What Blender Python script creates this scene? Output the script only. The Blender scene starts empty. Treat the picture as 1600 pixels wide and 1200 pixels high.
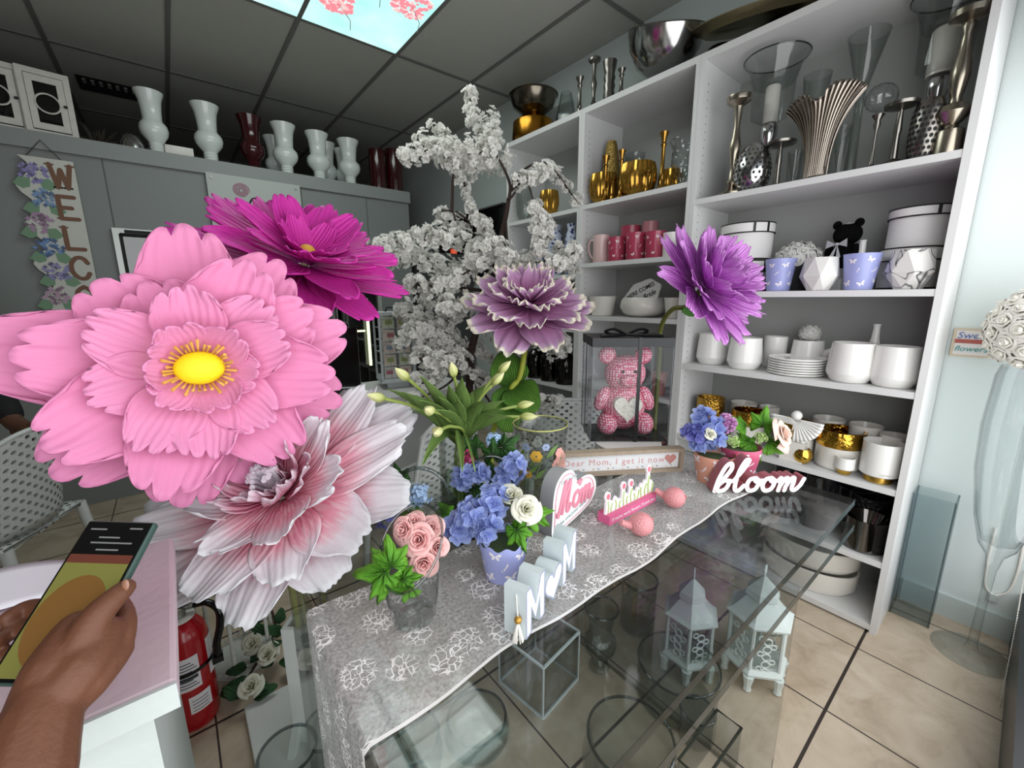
import bpy, bmesh, math, random
from mathutils import Vector, Matrix, Euler, Quaternion
C = bpy.context.scene.collection
PI = math.pi
R = math.radians
random.seed(7)
sc = bpy.context.scene
# ---------------------------------------------------------------- camera
F = 651.89                      # focal length in pixels of the 1600 px wide frame
YAW, PIT, ROL = 0.67907, 0.20328, -0.00455
CAM = Vector((0, 0, 1.35))
_f = Vector((math.sin(YAW)*math.cos(PIT), math.cos(YAW)*math.cos(PIT), -math.sin(PIT)))
_r = Vector((math.cos(YAW), -math.sin(YAW), 0))
_u = _r.cross(_f)
RIGHT = _r*math.cos(ROL) + _u*math.sin(ROL)
UP = -_r*math.sin(ROL) + _u*math.cos(ROL)
FWD = _f
cam_data = bpy.data.cameras.new('camera')
cam = bpy.data.objects.new('camera', cam_data)
C.objects.link(cam)
cam_data.sensor_width = 36
cam_data.lens = 36*F/1600
cam_data.clip_start = 0.02
cam.matrix_world = Matrix.Translation(CAM) @ Matrix((RIGHT, UP, -FWD)).transposed().to_4x4()
sc.camera = cam
# ---------------------------------------------------------------- world, daylight, exposure
w = bpy.data.worlds.new('world'); sc.world = w; w.use_nodes = True
bg = w.node_tree.nodes['Background']
bg.inputs[0].default_value = (0.88, 0.95, 1.0, 1); bg.inputs[1].default_value = 0.4
def area(name, loc, rot, sx, sy, power, col):
    l = bpy.data.lights.new(name, 'AREA'); l.shape = 'RECTANGLE'; l.size = sx; l.size_y = sy
    l.energy = power; l.color = col
    o = bpy.data.objects.new(name, l); o.location = loc; o.rotation_euler = rot; C.objects.link(o); return o
area('daylight_through_storefront', (0.75, -0.19, 1.25), (R(-82), 0, R(180)), 3.2, 1.9, 50, (0.98, 0.99, 1.0))
for i, (x, y) in enumerate(((1.11, 2.36), (0.51, 2.36))):
    area('ceiling_panel_light', (x, y, 2.93), (0, 0, 0), 0.52, 1.1, 7, (0.97, 1.0, 0.96))
sc.view_settings.view_transform = 'Standard'; sc.view_settings.look = 'None'
sc.view_settings.gamma = 1; sc.view_settings.use_curve_mapping = False
sc.view_settings.exposure = 0.0
try:
    sc.cycles.max_bounces = 10; sc.cycles.transparent_max_bounces = 40; sc.cycles.use_denoising = True
    sc.cycles.caustics_reflective = False; sc.cycles.caustics_refractive = False
    sc.cycles.sample_clamp_indirect = 4
except Exception: pass
# ---------------------------------------------------------------- measuring: where the sight line through a photo pixel meets a real plane
def ray(px, py): return FWD + RIGHT*((px-800)/F) + UP*(-(py-600)/F)
def PX(px, py, X): r = ray(px, py); return CAM + r*((X-CAM.x)/r.x)
def PY(px, py, Y): r = ray(px, py); return CAM + r*((Y-CAM.y)/r.y)
def PZ(px, py, z): r = ray(px, py); return CAM + r*((z-CAM.z)/r.z)
def PD(px, py, d): return CAM + ray(px, py)*d
def depth(p): return (Vector(p)-CAM).dot(FWD)
# ---------------------------------------------------------------- materials
MATS = {}
def lin(c):
    if isinstance(c, str):
        c = [int(c[i:i+2], 16)/255 for i in (0, 2, 4)]
    return tuple(((x/12.92) if x <= 0.04045 else ((x+0.055)/1.055)**2.4) for x in c[:3]) + (1,)
def mat(name, col='cccccc', rough=0.5, metal=0.0, spec=0.5, emit=0, bump=0, bscale=60, trans=0, sss=0, var=0, vscale=8, coat=0):
    if name in MATS: return MATS[name]
    m = bpy.data.materials.new(name); m.use_nodes = True; MATS[name] = m
    nt = m.node_tree; b = nt.nodes['Principled BSDF']
    b.inputs['Base Color'].default_value = lin(col)
    b.inputs['Roughness'].default_value = rough; b.inputs['Metallic'].default_value = metal
    b.inputs['Specular IOR Level'].default_value = spec
    b.inputs['Coat Weight'].default_value = coat
    if emit:
        b.inputs['Emission Color'].default_value = lin(col); b.inputs['Emission Strength'].default_value = emit
    tc = None
    if bump or var:
        tc = nt.nodes.new('ShaderNodeTexCoord')
    if bump:
        n = nt.nodes.new('ShaderNodeTexNoise'); n.inputs['Scale'].default_value = bscale
        bp = nt.nodes.new('ShaderNodeBump'); bp.inputs['Strength'].default_value = bump; bp.inputs['Distance'].default_value = 0.01
        nt.links.new(tc.outputs['Object'], n.inputs['Vector']); nt.links.new(n.outputs['Fac'], bp.inputs['Height']); nt.links.new(bp.outputs['Normal'], b.inputs['Normal'])
    if var:
        n = nt.nodes.new('ShaderNodeTexNoise'); n.inputs['Scale'].default_value = vscale; n.inputs['Detail'].default_value = 6
        mx = nt.nodes.new('ShaderNodeMixRGB'); c = lin(col)
        mx.inputs[1].default_value = tuple(x*(1-var) for x in c[:3])+(1,); mx.inputs[2].default_value = tuple(min(1, x*(1+var)) for x in c[:3])+(1,)
        nt.links.new(tc.outputs['Object'], n.inputs['Vector']); nt.links.new(n.outputs['Fac'], mx.inputs[0]); nt.links.new(mx.outputs[0], b.inputs['Base Color'])
    return m
def glass(name, tint='f6f8f7', edge=0.2, refl=1.0, rough=0.02, base=0.0, bump=0, bscale=50):
    """thin clear glass: see-through, tinted more where it is seen edge on, with a clear reflection"""
    if name in MATS: return MATS[name]
    m = bpy.data.materials.new(name); m.use_nodes = True; MATS[name] = m
    nt = m.node_tree; nt.nodes.clear()
    out = nt.nodes.new('ShaderNodeOutputMaterial'); tr = nt.nodes.new('ShaderNodeBsdfTransparent'); gl = nt.nodes.new('ShaderNodeBsdfGlossy')
    gl.inputs['Roughness'].default_value = rough
    lw = nt.nodes.new('ShaderNodeLayerWeight'); lw.inputs['Blend'].default_value = 0.35
    c = lin(tint)
    mx = nt.nodes.new('ShaderNodeMixRGB'); mx.inputs[1].default_value = tuple(x*(1-base) for x in c[:3])+(1,); mx.inputs[2].default_value = tuple(x*(1-edge) for x in c[:3])+(1,)
    nt.links.new(lw.outputs['Facing'], mx.inputs[0]); nt.links.new(mx.outputs[0], tr.inputs[0])
    fr = nt.nodes.new('ShaderNodeLayerWeight'); fr.inputs['Blend'].default_value = 0.5
    pw = nt.nodes.new('ShaderNodeMath'); pw.operation = 'POWER'; pw.inputs[1].default_value = 5.0; nt.links.new(fr.outputs['Facing'], pw.inputs[0])
    ml = nt.nodes.new('ShaderNodeMath'); ml.operation = 'MULTIPLY_ADD'; ml.inputs[1].default_value = 0.8*refl; ml.inputs[2].default_value = 0.04*refl; ml.use_clamp = True
    nt.links.new(pw.outputs[0], ml.inputs[0])
    ms = nt.nodes.new('ShaderNodeMixShader'); nt.links.new(ml.outputs[0], ms.inputs[0]); nt.links.new(tr.outputs[0], ms.inputs[1]); nt.links.new(gl.outputs[0], ms.inputs[2])
    nt.links.new(ms.outputs[0], out.inputs[0])
    if bump:
        tc = nt.nodes.new('ShaderNodeTexCoord'); v = nt.nodes.new('ShaderNodeTexVoronoi'); v.inputs['Scale'].default_value = bscale
        bp = nt.nodes.new('ShaderNodeBump'); bp.inputs['Strength'].default_value = bump; bp.inputs['Distance'].default_value = 0.01
        nt.links.new(tc.outputs['Object'], v.inputs['Vector']); nt.links.new(v.outputs['Distance'], bp.inputs['Height'])
        for nd in (gl, fr, lw): nt.links.new(bp.outputs['Normal'], nd.inputs['Normal'])
    return m
def ramp_nodes(nt, stops):
    r = nt.nodes.new('ShaderNodeValToRGB'); e = r.color_ramp.elements
    while len(e) > 1: e.remove(e[-1])
    e[0].position = stops[0][0]; e[0].color = lin(stops[0][1])
    for p, c in stops[1:]:
        x = e.new(p); x.color = lin(c)
    return r
def petal_mat(name, stops, streak=0.12, freq=14, rough=0.6, sub=0.25, wob=0.25, paint=None):
    """colour runs along the petal (its UV v) and its relief runs in veins across (UV u)"""
    m = bpy.data.materials.new(name); m.use_nodes = True; MATS[name] = m
    nt = m.node_tree; b = nt.nodes['Principled BSDF']; b.inputs['Roughness'].default_value = rough
    b.inputs['Specular IOR Level'].default_value = 0.3
    uv = nt.nodes.new('ShaderNodeUVMap'); sp = nt.nodes.new('ShaderNodeSeparateXYZ'); nt.links.new(uv.outputs[0], sp.inputs[0])
    ob = nt.nodes.new('ShaderNodeTexCoord')
    n = nt.nodes.new('ShaderNodeTexNoise'); n.inputs['Scale'].default_value = 9; n.inputs['Detail'].default_value = 5
    nt.links.new(ob.outputs['Object'], n.inputs['Vector'])
    ma = nt.nodes.new('ShaderNodeMath'); ma.operation = 'MULTIPLY_ADD'; ma.inputs[1].default_value = wob; ma.inputs[2].default_value = -wob/2
    nt.links.new(n.outputs['Fac'], ma.inputs[0])
    ad = nt.nodes.new('ShaderNodeMath'); ad.operation = 'ADD'; nt.links.new(sp.outputs['Y'], ad.inputs[0]); nt.links.new(ma.outputs[0], ad.inputs[1])
    rp = ramp_nodes(nt, stops); nt.links.new(ad.outputs[0], rp.inputs[0])
    last = rp.outputs[0]
    if paint:
        mp = nt.nodes.new('ShaderNodeMapping'); mp.inputs['Scale'].default_value = (26, 5, 1); nt.links.new(uv.outputs[0], mp.inputs[0])
        n2 = nt.nodes.new('ShaderNodeTexNoise'); n2.inputs['Scale'].default_value = 1.0; n2.inputs['Detail'].default_value = 6; n2.inputs['Distortion'].default_value = 0.6
        nt.links.new(mp.outputs[0], n2.inputs['Vector'])
        r2 = ramp_nodes(nt, [(0.47, '000000'), (0.62, 'ffffff')]); nt.links.new(n2.outputs['Fac'], r2.inputs[0])
        ml = nt.nodes.new('ShaderNodeMath'); ml.operation = 'MULTIPLY'; ml.inputs[1].default_value = paint[1]
        nt.links.new(r2.outputs[0], ml.inputs[0])
        mx = nt.nodes.new('ShaderNodeMixRGB'); mx.inputs[2].default_value = lin(paint[0]); nt.links.new(ml.outputs[0], mx.inputs[0]); nt.links.new(last, mx.inputs[1])
        last = mx.outputs[0]
    nt.links.new(last, b.inputs['Base Color'])
    wv = nt.nodes.new('ShaderNodeTexWave'); wv.bands_direction = 'X'; wv.inputs['Scale'].default_value = freq/6; wv.inputs['Distortion'].default_value = 3.0; wv.inputs['Detail'].default_value = 3
    nt.links.new(uv.outputs[0], wv.inputs['Vector'])
    bp = nt.nodes.new('ShaderNodeBump'); bp.inputs['Strength'].default_value = streak*4; bp.inputs['Distance'].default_value = 0.004
    nt.links.new(wv.outputs['Fac'], bp.inputs['Height']); nt.links.new(bp.outputs['Normal'], b.inputs['Normal'])
    # thin foam or paper lets some light through
    tl = nt.nodes.new('ShaderNodeBsdfTranslucent'); nt.links.new(last, tl.inputs[0])
    ms = nt.nodes.new('ShaderNodeMixShader'); ms.inputs[0].default_value = sub
    nt.links.new(b.outputs[0], ms.inputs[1]); nt.links.new(tl.outputs[0], ms.inputs[2]); nt.links.new(ms.outputs[0], nt.nodes['Material Output'].inputs[0])
    return m
# ---------------------------------------------------------------- mesh building
class MB:
    def __init__(s): s.v = []; s.f = []; s.mi = []; s.uv = {}; s.cur = 0; s.M = None; s.eps = 0.0
    def add(s, vs, fs, uvs=None):
        o = len(s.v)
        s.v += [tuple(s.M @ Vector(p)) if s.M else tuple(p) for p in vs]
        for f in fs:
            s.f.append(tuple(i+o for i in f)); s.mi.append(s.cur)
            if uvs: s.uv[len(s.f)-1] = [uvs[i] for i in f]
        return s
    def box(s, lo, hi):
        x0, y0, z0 = lo; x1, y1, z1 = hi
        return s.add([(x0,y0,z0),(x1,y0,z0),(x1,y1,z0),(x0,y1,z0),(x0,y0,z1),(x1,y0,z1),(x1,y1,z1),(x0,y1,z1)],
                     [(0,3,2,1),(4,5,6,7),(0,1,5,4),(1,2,6,5),(2,3,7,6),(3,0,4,7)])
    def cbox(s, c, d): return s.box([c[i]-d[i]/2 for i in range(3)], [c[i]+d[i]/2 for i in range(3)])
    def lathe(s, prof, seg=32, c=(0,0,0), sx=1, sy=1, rib=0, ribn=0, rfun=None):
        vs = []; fs = []; n = len(prof)
        for k, (r, z) in enumerate(prof):
            for i in range(seg):
                a = 2*PI*i/seg
                q = r*(1+rib*math.cos(ribn*a)) if ribn else r
                if rfun: q = rfun(r, z, a)
                vs.append((c[0]+q*math.cos(a)*sx, c[1]+q*math.sin(a)*sy, c[2]+z))
        for k in range(n-1):
            for i in range(seg):
                j = (i+1) % seg
                fs.append((k*seg+i, k*seg+j, (k+1)*seg+j, (k+1)*seg+i))
        if prof[0][0] > 1e-5: fs.append(tuple(range(seg-1, -1, -1)))
        if prof[-1][0] > 1e-5 and not getattr(s, 'open', 0): fs.append(tuple((n-1)*seg+i for i in range(seg)))
        return s.add(vs, fs)
    def sphere(s, c, r, seg=16, rings=10, sc3=(1,1,1)):
        vs = []; fs = []
        for k in range(rings+1):
            t = PI*k/rings
            for i in range(seg):
                a = 2*PI*i/seg
                vs.append((c[0]+r*sc3[0]*math.sin(t)*math.cos(a), c[1]+r*sc3[1]*math.sin(t)*math.sin(a), c[2]-r*sc3[2]*math.cos(t)))
        for k in range(rings):
            for i in range(seg):
                j = (i+1) % seg; fs.append((k*seg+i, k*seg+j, (k+1)*seg+j, (k+1)*seg+i))
        return s.add(vs, fs)
    def tube(s, pts, r, seg=8, cap=True):
        pts = [Vector(p) for p in pts]; n = len(pts); vs = []; fs = []
        rs = r if isinstance(r, (list, tuple)) else [r]*n
        t0 = (pts[1]-pts[0]).normalized()
        up = Vector((0,0,1)) if abs(t0.z) < 0.9 else Vector((1,0,0))
        a = t0.cross(up).normalized()
        for k in range(n):
            t = (pts[min(k+1,n-1)]-pts[max(k-1,0)]).normalized()
            a = (a - t*a.dot(t)).normalized(); b = t.cross(a)
            for i in range(seg):
                q = 2*PI*i/seg; vs.append(pts[k]+(a*math.cos(q)+b*math.sin(q))*rs[k])
        for k in range(n-1):
            for i in range(seg):
                j = (i+1) % seg; fs.append((k*seg+i, k*seg+j, (k+1)*seg+j, (k+1)*seg+i))
        if cap: fs.append(tuple(range(seg-1,-1,-1))); fs.append(tuple((n-1)*seg+i for i in range(seg)))
        return s.add(vs, fs)
    def torus(s, c, R_, r, seg=32, ring=8, n=(0,0,1), arc=2*PI, a0=0):
        n = Vector(n).normalized(); u = n.orthogonal().normalized(); v = n.cross(u)
        k = seg+1
        pts = [Vector(c)+(u*math.cos(a0+arc*i/seg)+v*math.sin(a0+arc*i/seg))*R_ for i in range(k)]
        return s.tube(pts, r, ring, arc < 6.2)
    def prism(s, poly, d0, d1, side=None):
        """2D outline in x,z pushed along y from d0 to d1 (front at d0)"""
        n = len(poly)
        vs = [(x, d0, z) for x, z in poly]+[(x, d1, z) for x, z in poly]
        s.add(vs, [tuple(range(n)), tuple(range(2*n-1, n-1, -1))])
        c = s.cur
        if side is not None: s.cur = side
        s.add(vs, [(i, n+i, n+(i+1) % n, (i+1) % n) for i in range(n)])
        s.cur = c
        return s
    def grid(s, fn, nu, nv):
        vs = []; uv = []; fs = []
        for j in range(nv+1):
            for i in range(nu+1):
                vs.append(fn(i/nu, j/nv)); uv.append((i/nu, j/nv))
        for j in range(nv):
            for i in range(nu):
                a = j*(nu+1)+i; fs.append((a, a+1, a+nu+2, a+nu+1))
        return s.add(vs, fs, uv)
    def stroke(s, pts, wd, d0, d1, side=None, n=6, closed=False):
        """a pen stroke of half width wd through 2D points (smooth), as thick flat lettering"""
        P = smooth2(pts, n, closed)
        vs = []; m = len(P)
        for k in range(m):
            if closed: a = P[(k-1) % m]; b = P[(k+1) % m]
            else: a = P[max(k-1, 0)]; b = P[min(k+1, m-1)]
            dx, dz = b[0]-a[0], b[1]-a[1]; L = math.hypot(dx, dz) or 1
            ww = wd(k/(m-1)) if callable(wd) else wd
            nx, nz = -dz/L*ww, dx/L*ww
            vs.append(((P[k][0]+nx, P[k][1]+nz), (P[k][0]-nx, P[k][1]-nz)))
        c = s.cur; rng = m if closed else m-1
        for k in range(rng):
            l0, r0 = vs[k]; l1, r1 = vs[(k+1) % m]
            e0, e1 = d0-s.eps-0.0004*k/m, d0-s.eps-0.0004*(k+1)/m
            q = [(r0[0], e0, r0[1]), (r1[0], e1, r1[1]), (l1[0], e1, l1[1]), (l0[0], e0, l0[1]), (r0[0], d1, r0[1]), (r1[0], d1, r1[1]), (l1[0], d1, l1[1]), (l0[0], d1, l0[1])]
            s.add(q, [(0,1,2,3)])
            if side is not None: s.cur = side
            s.add(q, [(7,6,5,4),(0,4,5,1),(2,6,7,3)]); s.cur = c
        if not closed:
            for (k, ww) in ((0, wd(0) if callable(wd) else wd), (m-1, wd(1) if callable(wd) else wd)):
                s.prism([(P[k][0]+ww*math.cos(2*PI*i/12), P[k][1]+ww*math.sin(2*PI*i/12)) for i in range(12)], d0-s.eps+(0.00006 if k == 0 else -0.00047), d1, side)
        s.eps += 0.00013
        return s
    def build(s, name, m, parent=None, smooth=40, loc=None, rot=None):
        me = bpy.data.meshes.new(name); me.from_pydata(s.v, [], s.f); 
        ms = m if isinstance(m, (list, tuple)) else [m]
        for x in ms: me.materials.append(x)
        if any(s.mi): me.polygons.foreach_set('material_index', s.mi)
        if s.uv:
            ul = me.uv_layers.new(name='UVMap')
            for p in me.polygons:
                u = s.uv.get(p.index)
                if u:
                    for li, q in zip(p.loop_indices, u): ul.data[li].uv = q
        me.validate(); me.update()
        if smooth:
            me.polygons.foreach_set('use_smooth', [True]*len(me.polygons)); me.set_sharp_from_angle(angle=R(smooth))
        o = bpy.data.objects.new(name, me); C.objects.link(o)
        if parent: o.parent = parent
        if loc is not None: o.location = loc
        if rot is not None: o.rotation_euler = rot
        return o
def smooth2(pts, n=6, closed=False):
    P = [tuple(p) for p in pts]; m = len(P); out = []
    if n <= 1 or m < 3: return P
    rng = m if closed else m-1
    for k in range(rng):
        if closed: p0, p1, p2, p3 = P[(k-1) % m], P[k], P[(k+1) % m], P[(k+2) % m]
        else: p0, p1, p2, p3 = P[max(k-1,0)], P[k], P[k+1], P[min(k+2,m-1)]
        for i in range(n):
            t = i/n
            out.append(tuple(0.5*(2*b+(-a+c)*t+(2*a-5*b+4*c-d)*t*t+(-a+3*b-3*c+d)*t**3) for a, b, c, d in zip(p0, p1, p2, p3)))
    if not closed: out.append(P[-1])
    return out
def tag(o, label=None, cat=None, group=None, kind=None):
    if label: o['label'] = label
    if cat: o['category'] = cat
    if group: o['group'] = group
    if kind: o['kind'] = kind
    return o
def thing(name, label, cat, loc=(0,0,0), rz=0, group=None):
    o = bpy.data.objects.new(name, None); o.empty_display_size = 0.05; C.objects.link(o)
    o.location = loc; o.rotation_euler = (0, 0, rz) if not isinstance(rz, (tuple, Euler)) else rz
    return tag(o, label, cat, group)
def struct(name, mb, m, parent=None, smooth=40):
    o = mb.build(name, m, parent, smooth)
    if not parent: o['kind'] = 'structure'
    return o
def dup(root, loc, rz=None, label=None, group=None, scale=None):
    r = root.copy(); C.objects.link(r); r.location = loc
    if rz is not None: r.rotation_euler = (0, 0, rz) if not isinstance(rz, (tuple, Euler)) else rz
    if scale: r.scale = (scale,)*3 if not isinstance(scale, (tuple, list)) else scale
    if label: r['label'] = label
    if group: r['group'] = group
    for ch in list(root.children):
        c = ch.copy(); C.objects.link(c); c.parent = r
        for g in ch.children:
            d = g.copy(); C.objects.link(d); d.parent = c
    return r
def solid(o, t):
    md = o.modifiers.new('thickness', 'SOLIDIFY'); md.thickness = t; md.offset = 0; return o
def bevel(o, w, n=2):
    md = o.modifiers.new('bevel', 'BEVEL'); md.width = w; md.segments = n; md.limit_method = 'ANGLE'; return o
def text(name, s, size, m, parent, loc, rot, depth=0.0, align='CENTER', shear=0, bold=0, space=1.0):
    cu = bpy.data.curves.new(name, 'FONT'); cu.body = s; cu.size = size; cu.align_x = align; cu.align_y = 'CENTER'
    cu.extrude = depth; cu.shear = shear; cu.offset = bold; cu.space_character = space; cu.resolution_u = 3
    tmp = bpy.data.objects.new(name, cu); C.objects.link(tmp)
    me = bpy.data.meshes.new_from_object(tmp.evaluated_get(bpy.context.evaluated_depsgraph_get()))
    bpy.data.objects.remove(tmp); bpy.data.curves.remove(cu)
    o = bpy.data.objects.new(name, me); me.materials.append(m); C.objects.link(o); o.parent = parent; o.location = loc; o.rotation_euler = rot
    return o
def frame_from(n, up=(0,0,1)):
    """rotation whose local z is n and local y leans to up"""
    n = Vector(n).normalized(); y = Vector(up); y = (y-n*y.dot(n)).normalized(); x = y.cross(n)
    return Matrix((x, y, n)).transposed()
# surfaces
M_white = mat('white_paint', 'e6e6e4', 0.45, bump=0.03, bscale=200)
M_lam = mat('white_laminate', 'd9d9d8', 0.4)
M_ceram = mat('white_ceramic', 'efeeea', 0.18, coat=0.3)
M_cream = mat('cream_ceramic', 'e6e2da', 0.25, coat=0.2)
M_gold = mat('gold', 'c79a3e', 0.18, 1.0)
M_dgold = mat('antique_gold', 'a8803c', 0.25, 1.0)
M_silver = mat('silver', 'b9b9b9', 0.16, 1.0)
M_dsilver = mat('tarnished_silver', '8a8680', 0.28, 1.0)
M_black = mat('black_gloss', '0a0a0b', 0.12)
M_blackm = mat('black_matt', '101012', 0.7)
M_glass = glass('clear_glass')
M_cut = glass('cut_glass', 'fafcfc', 0.25, 2.0, 0.03, 0.0, bump=0.9, bscale=26)
M_acr = glass('acrylic', 'f6f8f8', 0.22, 1.0, 0.015, 0.008)
M_green = mat('leaf_green', '3f7d22', 0.5, var=0.25, vscale=14)
M_stem = mat('stem_green', '6d8a34', 0.55)
# ================================================================ the room
XW, YB, ZC, YF, XL = 2.43, 6.3, 2.96, -0.2, -2.6
def tile_mat():
    m = bpy.data.materials.new('beige_floor_tile'); m.use_nodes = True; nt = m.node_tree; b = nt.nodes['Principled BSDF']
    tc = nt.nodes.new('ShaderNodeTexCoord'); sp = nt.nodes.new('ShaderNodeSeparateXYZ'); nt.links.new(tc.outputs['Object'], sp.inputs[0])
    def axis(o, off, T, g):
        a = nt.nodes.new('ShaderNodeMath'); a.operation = 'ADD'; a.inputs[1].default_value = -off+T*20; nt.links.new(o, a.inputs[0])
        md = nt.nodes.new('ShaderNodeMath'); md.operation = 'PINGPONG'; md.inputs[1].default_value = T/2; nt.links.new(a.outputs[0], md.inputs[0])
        lt = nt.nodes.new('ShaderNodeMath'); lt.operation = 'LESS_THAN'; lt.inputs[1].default_value = g; nt.links.new(md.outputs[0], lt.inputs[0]); return lt
    gx = axis(sp.outputs['X'], 1.527, 0.396, 0.0028); gy = axis(sp.outputs['Y'], 0.236, 0.41, 0.0048)
    mxm = nt.nodes.new('ShaderNodeMath'); mxm.operation = 'MAXIMUM'; nt.links.new(gx.outputs[0], mxm.inputs[0]); nt.links.new(gy.outputs[0], mxm.inputs[1])
    n = nt.nodes.new('ShaderNodeTexNoise'); n.inputs['Scale'].default_value = 7; n.inputs['Detail'].default_value = 8; n.inputs['Roughness'].default_value = 0.65; n.inputs['Distortion'].default_value = 0.8
    nt.links.new(tc.outputs['Object'], n.inputs['Vector'])
    rp = ramp_nodes(nt, [(0.3, 'a3917c'), (0.5, 'b9a994'), (0.72, 'c8baa7')]); nt.links.new(n.outputs['Fac'], rp.inputs[0])
    mx = nt.nodes.new('ShaderNodeMixRGB'); mx.inputs[2].default_value = lin('352c28'); nt.links.new(mxm.outputs[0], mx.inputs[0]); nt.links.new(rp.outputs[0], mx.inputs[1])
    nt.links.new(mx.outputs[0], b.inputs['Base Color']); b.inputs['Roughness'].default_value = 0.38
    bp = nt.nodes.new('ShaderNodeBump'); bp.inputs['Strength'].default_value = 0.25; bp.inputs['Distance'].default_value = 0.004; bp.invert = True
    nt.links.new(mxm.outputs[0], bp.inputs['Height']); nt.links.new(bp.outputs['Normal'], b.inputs['Normal'])
    return m
def ceil_mat():
    m = mat('ceiling_tile', 'b4b5ad', 0.95, spec=0.1, bump=0.35, bscale=160)
    return m
M_wall = mat('pale_wall_paint', 'd3dcda', 0.6, bump=0.05, bscale=120)
M_wallb = mat('grey_wall_paint', '8b8e8b', 0.7, bump=0.05, bscale=120)
M_grid = mat('ceiling_grid_metal', '70716c', 0.6)
struct('floor', MB().box((XL, -1.2, -0.1), (XW+0.1, YB+0.1, 0)), tile_mat(), smooth=0)
struct('wall_right', MB().box((XW, YF, 0), (XW+0.1, YB, ZC)), M_wall)
struct('wall_back', MB().box((XL, YB, 0), (XW+0.1, YB+0.1, ZC)), M_wallb)
struct('wall_left', MB().box((XL-0.1, YF, 0), (XL, YB+0.1, ZC)), M_wallb)
struct('wall_front', MB().box((XL, YF-0.1, 2.72), (XW+0.1, YF, ZC)).box((XL, YF-0.1, 0.0), (-1.45, YF, 2.72)), M_wall)
struct('baseboard_right', MB().box((XW-0.012, YF, 0), (XW, 0.19, 0.1)), mat('pale_base', 'c4cecb', 0.5))
# storefront window frame: dark metal, its lower right corner shows at the edge of the photo
wf = struct('window_1', MB().box((-1.45, YF-0.06, 0.0), (2.43, YF, 0.24)).box((2.385, YF-0.06, 0.24), (2.43, YF, 2.72)).box((-1.45, YF-0.06, 2.66), (2.43, YF, 2.72))
            .box((0.95, YF, 0.0), (2.43, -0.137, 0.22)).box((-1.45, YF-0.06, 0.24), (-1.4, YF, 2.66)).box((0.9, YF-0.06, 0.24), (0.95, YF, 2.66)), mat('black_window_metal', '17191b', 0.35))
GX = [0.214-0.602*k for k in range(1, 6)][::-1]+[0.214, 0.808, 1.41, 2.012]
GY = [0.53-0.6, 0.53, 1.75, 2.97, 4.19, 5.41]
cb = MB().box((XL-0.1, YF-0.1, ZC), (XW+0.1, YB+0.1, ZC+0.1))
struct('ceiling', cb, ceil_mat(), smooth=0)
gb = MB()
for x in GX: gb.box((x-0.012, YF, ZC-0.008), (x+0.012, YB, ZC+0.001))
for y in GY: gb.box((XL, y-0.012, ZC-0.0075), (XW, y+0.012, ZC+0.001))
struct('trim_1', gb, M_grid, smooth=0)
# sky-picture ceiling light panels with cherry blossom
def sky_mat():
    m = bpy.data.materials.new('sky_print_diffuser'); m.use_nodes = True; nt = m.node_tree; b = nt.nodes['Principled BSDF']
    tc = nt.nodes.new('ShaderNodeTexCoord'); n = nt.nodes.new('ShaderNodeTexNoise'); n.inputs['Scale'].default_value = 2.2; n.inputs['Detail'].default_value = 5
    nt.links.new(tc.outputs['Object'], n.inputs['Vector'])
    rp = ramp_nodes(nt, [(0.38, 'a9e6e2'), (0.55, 'c8f2f0'), (0.68, 'f2ffff')]); nt.links.new(n.outputs['Fac'], rp.inputs[0])
    nt.links.new(rp.outputs[0], b.inputs['Base Color']); nt.links.new(rp.outputs[0], b.inputs['Emission Color']); b.inputs['Emission Strength'].default_value = 1.0
    return m
M_sky = sky_mat()
M_bl = mat('lit_blossom_print', 'ef8f9a', 0.8, emit=0.85); M_bl2 = mat('lit_blossom_print_pale', 'f9c9c6', 0.8, emit=0.85); M_tw = mat('lit_twig_print', '7f8a86', 0.8, emit=0.6)
def sky_panel(x0, x1, y0, y1, label, spots):
    t = thing('ceiling_light', label, 'ceiling light', ((x0+x1)/2, (y0+y1)/2, ZC), 0, 'lit sky-print ceiling panels')
    hx, hy = (x1-x0)/2-0.012, (y1-y0)/2-0.012
    MB().box((-hx, -hy, -0.006), (hx, hy, -0.001)).build('diffuser', M_sky, t, 0)
    rnd = random.Random(3)
    for cx, cy, rr in spots:
        b = MB(); g = MB()
        for k in range(90):
            a = rnd.random()*2*PI; d = rr*math.sqrt(rnd.random()); s = rnd.uniform(0.012, 0.024)
            px, py = cx+d*math.cos(a), cy+d*math.sin(a)
            if abs(px) > hx-0.03 or abs(py) > hy-0.03: continue
            mb = b
            mb.cur = rnd.choice([0, 0, 1])
            ps = [(px+s*(0.75+0.25*math.cos(5*q))*math.cos(q), py+s*(0.75+0.25*math.cos(5*q))*math.sin(q), -0.0066-0.00002*k) for q in [2*PI*i/15 for i in range(15)]]
            mb.add(ps, [tuple(range(14, -1, -1))])
        if b.v: b.build('blossom_print', [M_bl, M_bl2], t, 0)
        tw = MB().tube([(cx, cy, -0.0065), (cx+0.1, cy+0.11, -0.0065), (cx+0.13, cy+0.2, -0.0065)], 0.0025, 5)
        tw.build('twig_print', M_tw, t, 0)
    return t
sky_panel(0.808, 1.41, 1.75, 2.97, 'lit ceiling panel printed with pink blossom on turquoise sky, the larger one in view', [(-0.16, 0.33, 0.085), (-0.1, 0.02, 0.13), (0.17, 0.1, 0.11)])
sky_panel(0.206, 0.808, 1.75, 2.97, 'narrow sliver of lit sky-print panel at the top edge, left of the blossom panel', [(0.1, -0.2, 0.1)])
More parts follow.
